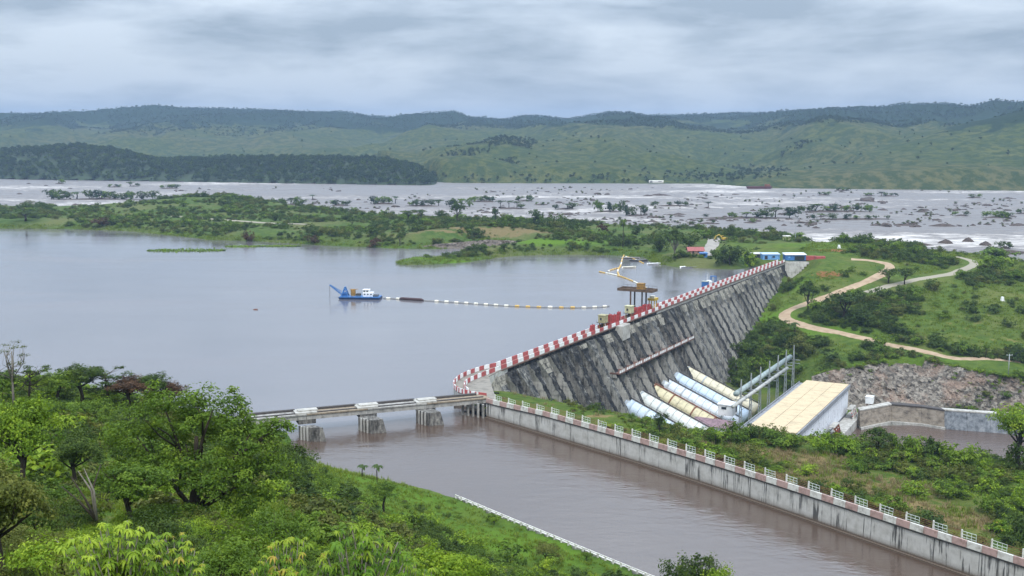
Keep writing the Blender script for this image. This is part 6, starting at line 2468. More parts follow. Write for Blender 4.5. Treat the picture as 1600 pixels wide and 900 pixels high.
# flood of boulders by the tailrace
# ---------------------------------------------------------------- islets in the rapids
IROCK = painted('wet_river_rock', (.085, .062, .050), .8, .4, .25)
ir = np.random.default_rng(77)
islet_defs = [
    (68, 242, 311.5, 17, 12, 'long wooded islet below the dark forest at the left', 1), (84, 100, 287, 9, 2, 'tiny islet with one dark tree near the far left bank', 0), (168, 190, 292.5, 6, 3, 'small flat islet with low bushes under the wooded hill', 0), (200, 216, 291, 7, 2, 'small islet with twin bushes under the wooded hill', 0), (250, 279, 294.5, 8, 4, 'low bushy islet right of the wooded hill foot at left', 0),
    (434, 478, 320, 12, 4, 'islet with three round bushes behind the left peninsula', 0), (484, 496, 312, 7, 1, 'tiny islet with a single round bush in the left rapids', 0), (512, 548, 321, 10, 4, 'ragged islet with thin bushes in the left rapids', 0), (577, 622, 318.5, 16, 5, 'islet with a clump of leaning trees left of mid river', 0), (634, 688, 322, 10, 5, 'islet with flat-topped trees behind the peninsula tree line', 0),
    (698, 736, 323, 15, 4, 'islet with tall dark bushes behind the lone shore tree', 0), (736, 777, 315, 10, 4, 'islet with four round bushes in mid river', 0), (779, 822, 326, 13, 4, 'islet with a broad dome of bushes in mid river', 0), (806, 834, 314, 11, 2, 'small islet with a two-stemmed tree in mid river', 0), (832, 860, 320, 5, 3, 'low islet with small bushes right of mid river', 0), (866, 900, 327, 11, 3, 'islet with a pointed bush before the big dark grove', 0),
    (928, 975, 331, 20, 5, 'wooded islet with tall crowns, nearer left half of the central pair', 1), (975, 1014, 337, 20, 4, 'wooded islet with dark trees, right half of the central pair', 1), (1019, 1083, 322, 8, 4, 'long low islet with small isolated trees', 0), (1100, 1110, 325, 9, 1, 'tiny rock with one tree right of the long low islet', 0), (1075, 1240, 341, 17, 7, 'long islet with a green dome of trees at its right end', 2), (1092, 1120, 349.5, 8, 2, 'dark rock islet with a small tree near the sheds', 0),
    (1160, 1186, 348, 6, 1, 'flat dark rock with one bush behind the sheds', 0), (1240, 1364, 331, 12, 8, 'long bushy islet, farther of the two on the right', 1), (1259, 1404, 343, 9, 8, 'long bushy islet, nearer of the two on the right', 1), (1276, 1300, 305, 6, 3, 'small round islet near the far right bank', 0), (1347, 1369, 306, 8, 2, 'islet with a rounded tree clump near the far right bank', 0), (1374, 1407, 306.5, 6, 4, 'flat bushy islet near the far right bank', 0), (1306, 1331, 298, 5, 3, 'green islet close under the far right bank', 0),
    (1511, 1537, 309, 6, 2, 'small dark islet alone in the far right rapids', 0), (1492, 1514, 337, 7, 2, 'bare brown rock with stunted trees at right', 0), (1537, 1585, 340, 13, 4, 'rocky islet with separate trees at the right edge', 0), (1590, 1640, 334, 12, 3, 'wooded islet cut by the right edge of the picture', 0), (1560, 1582, 388, 15, 2, 'rock with a bushy tree by the near right shore', 0)]
ORD = ['first', 'second', 'third', 'fourth', 'fifth', 'sixth', 'seventh', 'eighth', 'ninth', 'tenth', 'eleventh', 'twelfth']


def rock_mesh(r, L, W, H):
    n, m = 18, 5
    vs_, fs = [], []
    ph = r.uniform(0, 6.28, 4)
    for j in range(m):
        f = j / (m - 1)
        for i in range(n):
            a = 2 * math.pi * i / n
            k = 1 + .20 * math.sin(2 * a + ph[0]) + .14 * math.sin(3 * a + ph[1]) + r.normal(0, .06)
            rad = (1 - f ** 1.6 * .95) * k
            vs_.append((L / 2 * rad * math.cos(a), W / 2 * rad * math.sin(a), -1.2 + (H + 1.2) * f ** .8 + r.normal(0, .08) * H))
    for j in range(m - 1):
        for i in range(n):
            fs.append((j * n + i, j * n + (i + 1) % n, (j + 1) * n + (i + 1) % n, (j + 1) * n + i))
    fs.append(tuple((m - 1) * n + i for i in range(n)))
    return vs_, fs


def tree_thing(name, loc, kind, w, h, mat, label, cat, group=None, rz=None, trunkmat=None):
    """a plant as an empty with trunk and crown; w and h in metres"""
    if kind == 'palm':
        cm, tm, bw_, bh = palm_crown, palm_trunk, 5.6, 8.6
    else:
        k = KIND[kind]
        cm, tm = k.crown, k.trunk
        if not hasattr(k, 'w'):
            c = np.zeros(len(cm.vertices) * 3, np.float32)
            cm.vertices.foreach_get('co', c)
            c = c.reshape(-1, 3)
            k.w = float(np.percentile(np.hypot(c[:, 0], c[:, 1]), 97) * 2)
        bw_, bh = k.w, k.h
    o = empty(name, tuple(loc), label, cat, group, ir.uniform(0, 6.28) if rz is None else rz)
    o.scale = (w / bw_, w / bw_, h / bh)
    t = link(bpy.data.objects.new('trunk', tm), o)
    c = link(bpy.data.objects.new('crown', cm), o)
    if mat is not None and cm.materials[0] != mat:
        c.material_slots[0].link = 'OBJECT'
        c.material_slots[0].material = mat
    if trunkmat is not None:
        t.material_slots[0].link = 'OBJECT'
        t.material_slots[0].material = trunkmat
    return o


for k, (u0, u1, v, hp_, nt_, lab, style) in enumerate(islet_defs):
    a, b = P(u0, v, 0), P(u1, v, 0)
    L_ = b[0] - a[0]
    m = (a + b) / 2
    ppm = FPX / m[1]
    W_ = min(L_ * .5, 16)
    isl = empty('river_islet', (m[0], m[1] + W_ * .3, 0), lab, 'islet', 'islets in the rapids')
    vs_, fs = rock_mesh(ir, L_ * 1.05, W_, 1.3)
    MB().add(vs_, fs).build('rock', IROCK, isl)
    for j in range(nt_):
        f = (j + .5 + ir.uniform(-.3, .3)) / nt_
        if style == 2:
            f = f ** .6
        hm_ = hp_ / ppm * (ir.uniform(.55, 1.0) if nt_ > 1 else 1)
        if style == 2:
            hm_ *= .45 + .6 * f
        wm = max(min(L_ / nt_ * 1.75, hm_ * 2.2), hm_ * .9)
        x, y = a[0] + L_ * f, m[1] + W_ * .3 + ir.uniform(-.3, .3) * W_
        kd = 'bush%d' % ir.integers(0, 4)
        if ir.random() < .16 and hm_ > 5:
            kd = ('umbrella', 'tree1', 'palm')[int(ir.integers(0, 3))]
        tl_ = ('tree' if hm_ > 5.5 else 'bush')
        tree_thing('islet_' + tl_, (x, y, .7), kd, wm, hm_, [L_DARK, L_MID, L_BLUE, L_DARK][int(ir.integers(0, 4))], ('%s %s from the left on the ' % (ORD[j], tl_) if nt_ > 1 else 'lone %s on the ' % tl_) + ' '.join(lab.split()[:9]), tl_, 'trees on the ' + lab)

rk_list = [(118, 308 + 12, 14), (30, 303, 12), (45, 287, 8), (72, 290, 8), (760, 332, 22), (870, 336, 16), (1020, 346, 18), (1030, 305, 30), (1012, 306, 16), (1225, 352, 12), (1275, 356, 14), (1380, 328, 20), (1412, 327, 14), (1440, 331, 22), (1415, 352, 20), (1475, 353, 42), (1465, 344, 16), (1520, 352, 10), (1590, 352, 30), (1478, 380, 22), (1513, 377, 22), (1540, 383, 20), (1575, 396, 70), (1440, 383, 34), (1225, 305, 10), (1575, 310, 16), (640, 318, 10), (690, 330, 12), (1060, 335, 20), (980, 315, 14), (560, 312, 10), (1140, 345, 14)]
nth = ['dark rock breaking the rapids %s' % q for q in (
    'between the wooded islet and the left shore', 'in the foam at the far left', 'near the left far bank', 'below the wooded hill at far left', 'behind the peninsula quarry face', 'before the pointed bush islet', 'in front of the central wooded pair', 'as a long bar in mid channel', 'beside the long bar in mid channel', 'behind the cream hut', 'behind the thin mast',
    'right of the farther bushy islet', 'second right of the farther bushy islet', 'in the calm reach at right', 'right of the nearer bushy islet', 'as a long flat ledge at right', 'just above the long flat ledge', 'right of the long flat ledge', 'at the right picture edge', 'as a pointed block by the right shore', 'as a notched block by the right shore', 'next to the bushy shore rock',
    'as a black ledge along the near right shore', 'as a grey slab touching the right hill', 'left of the round islet near the far bank', 'at the far right edge', 'behind the leaning tree clump', 'before the tall dark bushes', 'below the long low islet', 'above the central wooded pair', 'left of the leaning tree clump', 'before the green dome islet')]
for k, (u, v, w) in enumerate(rk_list):
    m = P(u, v, 0)
    L_ = w / FPX * m[1]
    r_ = empty('river_rock', (m[0], m[1], 0), nth[k], 'rock', 'bare rocks in the rapids', ir.uniform(-.2, .2))
    vs_, fs = rock_mesh(ir, L_, min(L_ * .5, 9), min(1.2 + L_ * .06, 3) * (1.6 if 1470 < u < 1545 and v > 370 else .8))
    MB().add(vs_, fs).build('boulder', IROCK, r_)

# buildings on the far bank
p = P(1030, 287, 3)
gable_shed('long_white_shed', (p[0], p[1] + 40, 3), .02, 24, 8, 2.6, 1.4, PCREAM, PCREAM, 'long white shed on the far river bank', 'shed', [('f', -9, 2, 4, 3, DARKPANEL, 'door'), ('f', 6, 2.4, 6, 1.4, DARKPANEL, 'window')], .6)
p = P(1186, 294.5, 0)
bg_ = empty('river_barge', (p[0], p[1], -.2), 'dark red barge moored under the far bank', 'barge')
MB().hexa([(-18, -4, -.5), (18, -4, -.5), (18, 4, -.5), (-18, 4, -.5)], [(-20, -4.4, 3.6), (20, -4.4, 3.6), (20, 4.4, 3.6), (-20, 4.4, 3.6)]).build('hull', painted('dark_red_hull', (.10, .03, .03), .8), bg_)
MB().box((13, 0, 5.2), (8, 6, 3.4)).build('deckhouse', RUST, bg_)

# floating mats of weed
for k, (u0, u1, v, lab) in enumerate(((230, 352, 391.5, 'long floating mat of green weed on the left of the lake'), (352, 402, 385.5, 'small floating weed mat next to the left shore'), (400, 470, 385, 'thin strip of floating weed along the left shore'))):
    a, b = P(u0, v, 0), P(u1, v, 0)
    L_ = b[0] - a[0]
    m = (a + b) / 2
    wm_ = empty('weed_mat', (m[0], m[1], 0), lab, 'weed', 'floating weed mats')
    n = int(L_ * 16)
    x = ir.uniform(-.5, .5, n)
    y = ir.normal(0, .33, n) * np.sqrt(np.clip(1 - (2 * x) ** 2, 0, 1)) * (15, 10, 6)[k] * (.6 + .8 * fbm(x * 9 + k * 7, x * 3, 2))
    pos = np.stack([x * L_, y, ir.uniform(.05, .45, n)], 1)
    n_ = ir.normal(size=(n, 3)) * .4 + np.array([0, 0, 1])
    v_, q_ = leaves(ir, pos, n_ / np.linalg.norm(n_, axis=1)[:, None], 1.5, .8)
    link(bpy.data.objects.new('leaves', np_mesh('weed_leaves', v_, q_, L_LIGHT, False, {'tint': ('FACE', ir.uniform(0, .6, n))})), wm_)

# ================================================================== TREES ONE CAN TELL APART
GZ = lambda x, y: np.maximum(zv(x, y), zp(x, y))


def plant(name, u, v, wpx, hpx, kind, mat, label, cat='tree', fz=zv, y0=200, y1=900, group=None, trunkmat=None, sink=.1):
    """plant with its foot at a pixel on the ground, width and height read off in pixels"""
    p = hit(u, v, fz, y0, y1, 1800)
    m = p[1] / FPX
    return tree_thing(name, (p[0], p[1], p[2] - sink), kind, wpx * m, hpx * m * 1.02, mat, label, cat, group, None, trunkmat)


def near(name, u, y, w, h, kind, mat, label, cat='tree', group=None, rz=None, trunkmat=None, dz=0):
    x = (u - 800) / FPX * y
    for _ in range(3):
        z = float(zh(np.array([x]), np.array([y]))[0])
        x = (u - 800) / FPX * (y * _c - (z - CAM_H) * _s)
    return tree_thing(name, (x, y, z + dz - .1), kind, w, h, mat, label, cat, group, rz, trunkmat)


# ---------------------------------------------------------------- the near hillside
r_ = np.random.default_rng(9)
big_l = [((-3.0, 0, 6.0), (2.3, 2.2, 1.9)), ((-1.2, -.8, 8.2), (2.2, 2.0, 1.7)), ((1.2, .4, 7.6), (2.4, 2.2, 1.9)), ((3.4, 0, 6.3), (2.0, 2.0, 1.9)), ((4.4, .3, 4.4), (1.7, 1.8, 1.6)), ((1.8, -1.4, 4.6), (2.3, 1.9, 1.9)), ((-1.2, -1.5, 4.8), (2.2, 1.8, 1.7)), ((-3.8, .3, 3.9), (1.5, 1.6, 1.2)), ((.3, 1.5, 5.6), (2.6, 2.0, 2.2)), ((3.2, -.6, 2.8), (1.9, 1.7, 1.4)), ((4.9, 0, 7.0), (.9, .9, .5))]
KIND['big'] = Plant('big_tree', 100, big_l, 330, 62, .62, .21, L_MID, 6.5, .26, (.3, 0), .35, .55, None, True, .4, 9)
KIND['mid'] = Plant('leafy_tree', 101, lobes_round(np.random.default_rng(3), 7, 2.6, 6.2, 1.8), 120, 50, .55, .20, L_LIGHT, 4.6, .17, (.2, 0), .4, .55, None, True, .45, 8)
KIND['shrub'] = Plant('shrub', 102, lobes_round(np.random.default_rng(4), 6, 1.9, 2.6, .1), 90, 40, .42, .15, L_MID, 1.6, .08, (0, 0), .4, .55)
KIND['shrub2'] = Plant('broad_shrub', 103, lobes_round(np.random.default_rng(14), 7, 2.3, 2.4, .1), 90, 44, .45, .14, L_DARK, 1.4, .08, (.2, 0), .4, .6)
lay = []
for z, rr_, n in ((3.0, 1.7, 5), (4.6, 1.6, 4), (6.0, 1.9, 6)):
    for i in range(n):
        a = 6.28 * i / n + z
        lay.append(((rr_ * math.cos(a), rr_ * math.sin(a), z + r_.uniform(-.3, .3)), (.75, .75, .22)))
KIND['layer'] = Plant('layered_tree', 104, lay, 80, 34, .42, .2, L_DARK, 6.0, .13, (.1, 0), .2, .6, None, True, .6)
sp = [((.9 * math.cos(a) + .2, .9 * math.sin(a), z), (.55, .5, .2)) for a, z in ((0, 8.6), (1.2, 9.2), (2.5, 8.9), (3.6, 8.3), (4.7, 9.0), (.4, 7.4), (5.4, 6.6), (1.9, 6.2))]
KIND['sparse'] = Plant('sparse_tree', 105, sp, 34, 16, .34, .17, L_OLIVE, 8.2, .12, (.1, 0), .2, .5, PALEBARK, True, .55)


def rosette_shrub(name, seed, nst, H_, spread, mat, L_=.32):
    """shrub of stems ending in drooping hands of long leaflets"""
    r = np.random.default_rng(seed)
    V, Q, T = [], [], []
    mb = MB()
    for i in range(nst):
        a = r.uniform(0, 6.28)
        d = spread * r.random() ** .6
        top = np.array([d * math.cos(a), d * math.sin(a), H_ * r.uniform(.45, 1.0) * (1 - .25 * d / spread)])
        b0 = np.array([top[0] * .2, top[1] * .2, -.3])
        mid = (b0 + top) / 2 + r.normal(0, .08, 3)
        mb.tube([b0, mid, top], [.035, .025, .012], 5)
        for hand in range(5):
            f = (1.0, .9, .79, .67, .54)[hand]
            c = b0 + (top - b0) * f + (mid - (b0 + top) / 2) * (1 - f) * 2 + r.normal(0, .05, 3)
            tint = np.clip(r.normal(.74 if hand == 0 else .36, .17), 0, 1)
            nl = int(r.integers(7, 11))
            ph = r.uniform(0, 6.28)
            hs = r.uniform(.6, 1.25)
            for k in range(nl):
                aa = ph + 6.28 * k / nl
                dr_ = np.array([math.cos(aa), math.sin(aa), 0])
                s = np.array([-dr_[1], dr_[0], 0])
                ln = L_ * hs * r.uniform(.7, 1.2)
                el = r.uniform(.0, .5)
                o = len(V)
                for q in range(5):
                    g = q / 4
                    p = c + dr_ * ln * g * .92 + np.array([0, 0, ln * (el * g - .75 * g * g)])
                    w = ln * .17 * math.sin(math.pi * (g * .88 + .08))
                    V += [p - s * w + np.array([0, 0, .25 * w]), p, p + s * w + np.array([0, 0, .25 * w])]
                for q in range(4):
                    e = o + 3 * q
                    Q += [(e, e + 1, e + 4, e + 3), (e + 1, e + 2, e + 5, e + 4)]
                    T += [np.clip(tint + r.normal(0, .06), 0, 1)] * 2

    class K:
        pass
    k = K()
    k.crown = np_mesh(name + '_crown', np.array(V), np.array(Q), mat, True, {'tint': ('FACE', np.array(T))})
    k.trunk = mb.mesh(name + '_stems', PALEBARK, True)
    k.h = float(np.array(V)[:, 2].max())
    return k


KIND['hands'] = rosette_shrub('hand_shrub', 7, 64, 2.2, 1.5, L_YEL, .21)
KIND['hands2'] = rosette_shrub('hand_shrub_b', 8, 52, 2.0, 1.3, L_YEL, .19)

def mass_src(kind, mat):
    me = KIND[kind].joined
    return proto_object(me, mat)


r = np.random.default_rng(55)
mass('foreground_undergrowth', NEARPTS[:700], (r.gamma(4, .10, len(NEARPTS)) + .18)[:700], [mass_src('shrub', L_MID), mass_src('shrub2', L_DARK), mass_src('shrub', L_LIGHT), mass_src('shrub2', L_OLIVE)], 'leafy undergrowth close below the camera', 'scrub', 56, (.6, 1.0))

# --- bushes and trees on the terrace behind the canal wall
T = [(912, 664, 20, 5, 'bush1', L_MID, 'low bush behind the railing where the dam toe meets the canal wall'), (948, 668, 30, 10, 'bush0', L_LIGHT, 'light bush behind the railing left of the first penstock'),
     (1085, 690, 46, 24, 'bush2', L_MID, 'rounded bush below the end of the white penstock'), (1118, 694, 50, 30, 'bush0', L_MID, 'broad bush in front of the purplish hut roof'), (1150, 694, 54, 40, 'bush3', L_MID, 'tall dense bush right of the purplish hut'),
     (1178, 690, 44, 32, 'bush1', L_DARK, 'dark bush at the left corner of the powerhouse roof'), (1206, 694, 46, 26, 'bush2', L_MID, 'bush overlapping the near edge of the cream roof'), (1236, 704, 50, 30, 'bush0', L_MID, 'bush at the near right corner of the cream roof'),
     (1283, 706, 56, 36, 'bush3', L_LIGHT, 'light green bush below the white powerhouse wall'), (1322, 712, 54, 36, 'bush1', L_LIGHT, 'light bush before the striped gantries'), (1372, 712, 46, 48, 'tree0', L_DARK, 'dark small tree standing before the tailrace water'), (1396, 712, 34, 38, 'bush2', L_MID, 'upright bush right of the dark small tree'),
     (1425, 718, 52, 42, 'bush0', L_MID, 'bush at the edge of the tailrace'), (1462, 722, 56, 44, 'bush1', L_DARK, 'dark bush at the edge of the tailrace, left of the big one'), (1503, 738, 74, 52, 'bush3', L_MID, 'largest bush on the terrace, before the brown tailrace'), (1535, 742, 40, 30, 'bush2', L_LIGHT, 'light bush leaning on the largest bush'),
     (1590, 742, 66, 56, 'bush0', L_DARK, 'big dark bush at the right edge under the bright tree'), (1590, 738, 96, 116, 'mid', L_LIGHT, 'bright yellow-green tree at the right edge of the terrace'),
     (1105, 708, 40, 18, 'bush1', L_LIGHT, 'low light bush halfway along the terrace scrub'), (1180, 722, 46, 20, 'bush3', L_MID, 'low bush behind the railing below the cream roof'), (1262, 742, 44, 18, 'bush2', L_LIGHT, 'low bush left of the tawny grass patch'), (1322, 768, 24, 24, 'tree2', L_DARK, 'small dark shrub standing in the tawny grass'),
     (1330, 790, 66, 24, 'bush0', L_DARK, 'wide dark bush behind the railing in the tawny grass'), (1395, 800, 54, 28, 'bush1', L_MID, 'bush between the two tawny grass patches'), (1428, 776, 50, 26, 'bush2', L_LIGHT, 'light bush beyond the right tawny patch'), (1478, 778, 60, 34, 'bush3', L_MID, 'bush above the right tawny grass patch'),
     (1545, 800, 60, 40, 'bush0', L_MID, 'bush on the slope near the right edge'), (1560, 836, 50, 26, 'bush1', L_YEL, 'yellow-green bush close to the railing end'), (1592, 850, 60, 54, 'bush2', L_DARK, 'dark bush at the right edge beside the railing'), (1600, 800, 50, 44, 'bush3', L_LIGHT, 'light bush cut by the right picture edge')]
for u, v, w, h, k, m, lab in T:
    plant('terrace_bush' if k.startswith('bush') else 'terrace_tree', u, v, w, h, k, m, lab, 'bush' if k.startswith('bush') else 'tree', zv, 205, 420, 'plants on the terrace')
plant('slender_tree', 1030, 684, 26, 44, 'tree3', L_DARK, 'slender dark tree in front of the nearest penstock', 'tree', zv, 250, 420, 'plants on the terrace')
plant('terrace_bush', 1052, 684, 26, 20, 'bush2', L_DARK, 'dark bush right of the slender tree by the penstocks', 'bush', zv, 250, 420, 'plants on the terrace')

# --- hill with the roads
Hh = [(1262, 486, 36, 50, 'tree0', L_DARK, 'lone tall tree inside the bend of the dirt road', 'tree'), (1241, 528, 20, 26, 'palm', L_DARK, 'small dark palm on the slope below the road bend', 'palm'),
      (1318, 502, 66, 46, 'tree1', L_DARK, 'big dark tree in the thicket right of the road bend', 'tree'), (1290, 504, 40, 24, 'bush0', L_DARK, 'dark bush at the left of the roadside thicket', 'bush'), (1346, 508, 44, 30, 'bush1', L_DARK, 'dark bush at the right of the roadside thicket', 'bush'), (1330, 468, 36, 18, 'bush2', L_MID, 'bush beside the upper run of the dirt road', 'bush'),
      (1376, 542, 36, 24, 'bush3', L_MID, 'bush on the lower road edge below the thicket', 'bush'), (1390, 520, 30, 22, 'bush0', L_DARK, 'dark bush above the lower road', 'bush'), (1388, 442, 34, 24, 'tree2', L_DARK, 'dark tree in the fork of the dirt road and the gravel track', 'tree'), (1414, 444, 40, 28, 'tree3', L_DARK, 'second dark tree in the fork of the two roads', 'tree'),
      (1428, 462, 44, 20, 'bush1', L_MID, 'bush just below the gravel track', 'bush'), (1427, 474, 26, 14, 'bush2', L_DARK, 'round dark bush on the open slope', 'bush'), (1455, 452, 34, 18, 'bush3', L_DARK, 'dark bush right of the round one below the gravel track', 'bush'), (1550, 426, 60, 30, 'bush0', L_MID, 'bush at the outer bend of the gravel track', 'bush'),
      (1550, 488, 34, 16, 'bush1', L_DARK, 'dark bush by the white marker on the right slope', 'bush'), (1586, 562, 50, 26, 'bush2', L_DARK, 'dark bush above the road at the right edge', 'bush'), (1500, 552, 40, 20, 'bush3', L_DARK, 'dark bush above the road end at right', 'bush'), (1540, 560, 14, 24, 'tree1', L_MID, 'thin young tree above the road at right', 'tree'),
      (1150, 590, 50, 36, 'bush0', L_DARK, 'dark bush at the foot of the dam above the gantry', 'bush'), (1180, 578, 40, 24, 'bush1', L_MID, 'bush on the slope above the gantry', 'bush'), (1160, 560, 44, 28, 'bush2', L_DARK, 'dark bush hugging the dam toe', 'bush'), (1225, 562, 40, 20, 'bush3', L_MID, 'bush behind the end of the gantry', 'bush'),
      (1320, 432, 18, 12, 'bush0', L_DARK, 'small dark bush on the red soil patch', 'bush'), (1560, 405, 70, 22, 'bush1', L_MID, 'wide bush on the shore below the right rocks', 'bush'), (1400, 392, 40, 16, 'bush2', L_MID, 'bush on the crest of the green rise', 'bush'), (1440, 398, 36, 16, 'bush3', L_DARK, 'dark bush at the right end of the green rise', 'bush')]
for u, v, w, h, k, m, lab, cat in Hh:
    plant('hill_' + cat, u, v, w, h, k, m, lab, cat, zv, 380, 900, 'plants on the hill with the roads', None, .3)

# --- far shore and peninsula
Ps = [(1140, 414, 62, 34, 'bush0', L_DARK, 'huge dark spreading tree on the shore before the sheds', 'tree'), (1168, 414, 32, 26, 'bush1', L_LIGHT, 'lighter bush right of the huge shore tree', 'bush'), (1054, 402, 40, 46, 'tree0', L_DARK, 'tall tree with pale trunk at the lake shore near the red hut', 'tree'), (1030, 394, 44, 32, 'bush2', L_DARK, 'dark dense tree left of the red hut', 'tree'), (1076, 386, 40, 24, 'bush3', L_DARK, 'dark tree behind the red hut', 'tree'),
      (973, 386, 16, 46, 'palm', L_DARK, 'tall solitary palm-like tree on the peninsula', 'tree'), (995, 367, 24, 17, 'bush0', L_DARK, 'round dark tree right of the tall solitary one', 'tree'), (942, 362, 20, 14, 'bush1', L_BROWN, 'brownish round tree left of the tall solitary one', 'tree'), (838, 354, 34, 28, 'bush2', L_DARK, 'tallest tree of the big dark grove', 'tree'), (866, 358, 46, 26, 'bush3', L_DARK, 'middle tree of the big dark grove', 'tree'), (893, 362, 36, 22, 'bush0', L_DARK, 'right tree of the big dark grove', 'tree'),
      (714, 348, 26, 34, 'tree2', L_DARK, 'upright tree on the peninsula crest before the rapids', 'tree'), (638, 348, 34, 20, 'umbrella', L_DARK, 'flat-topped tree on the peninsula crest', 'tree'), (658, 347, 22, 20, 'umbrella', L_DARK, 'second flat-topped tree, beside the first on the crest', 'tree'), (774, 347, 16, 24, 'tree3', L_DARK, 'thin tree on the crest right of the upright one', 'tree'), (795, 348, 24, 12, 'bush1', L_DARK, 'low dark bush left of the big grove', 'bush'),
      (1144, 374, 26, 22, 'bush2', L_DARK, 'dark tree behind the excavator', 'tree'), (1195, 374, 20, 16, 'bush3', L_OLIVE, 'round olive tree on the rise behind the sheds', 'tree'), (1224, 374, 18, 14, 'bush0', L_DARK, 'small dark tree behind the cream hut', 'tree'), (1100, 372, 40, 16, 'bush1', L_MID, 'wide bush on the skyline left of the excavator', 'bush'), (1248, 372, 30, 10, 'bush2', L_MID, 'bush right of the thin mast', 'bush'),
      (388, 380, 22, 22, 'bush3', L_BROWN, 'dark bush overhanging the left lake shore', 'bush'), (490, 380, 28, 14, 'bush0', L_BROWN, 'brown bush on the lake shore left of the inlet', 'bush'), (585, 385, 24, 16, 'bush1', L_BROWN, 'brown rounded bush at the inlet mouth', 'bush'), (625, 384, 14, 22, 'tree0', L_DARK, 'small upright tree at the inlet mouth', 'tree'), (788, 394, 16, 14, 'tree1', L_DARK, 'small tree at the root of the green spit', 'tree'),
      (430, 345, 24, 14, 'bush2', L_DARK, 'dark round bush above the shore track', 'bush'), (550, 352, 22, 12, 'tree2', L_DARK, 'dark tree on the peninsula behind the track end', 'tree'), (40, 345, 60, 16, 'umbrella', L_DARK, 'spreading tree at the left end of the peninsula', 'tree'), (160, 352, 40, 14, 'bush3', L_BROWN, 'brown bush on the left part of the peninsula', 'bush'), (350, 320, 30, 10, 'bush0', L_DARK, 'dark bush on top of the peninsula knoll', 'bush')]
for u, v, w, h, k, m, lab, cat in Ps:
    plant('shore_' + cat, u, v, w, h, k, m, lab, cat, GZ, 500, 1400, 'plants on the peninsula', PALEBARK if 'pale trunk' in lab else None, .4)

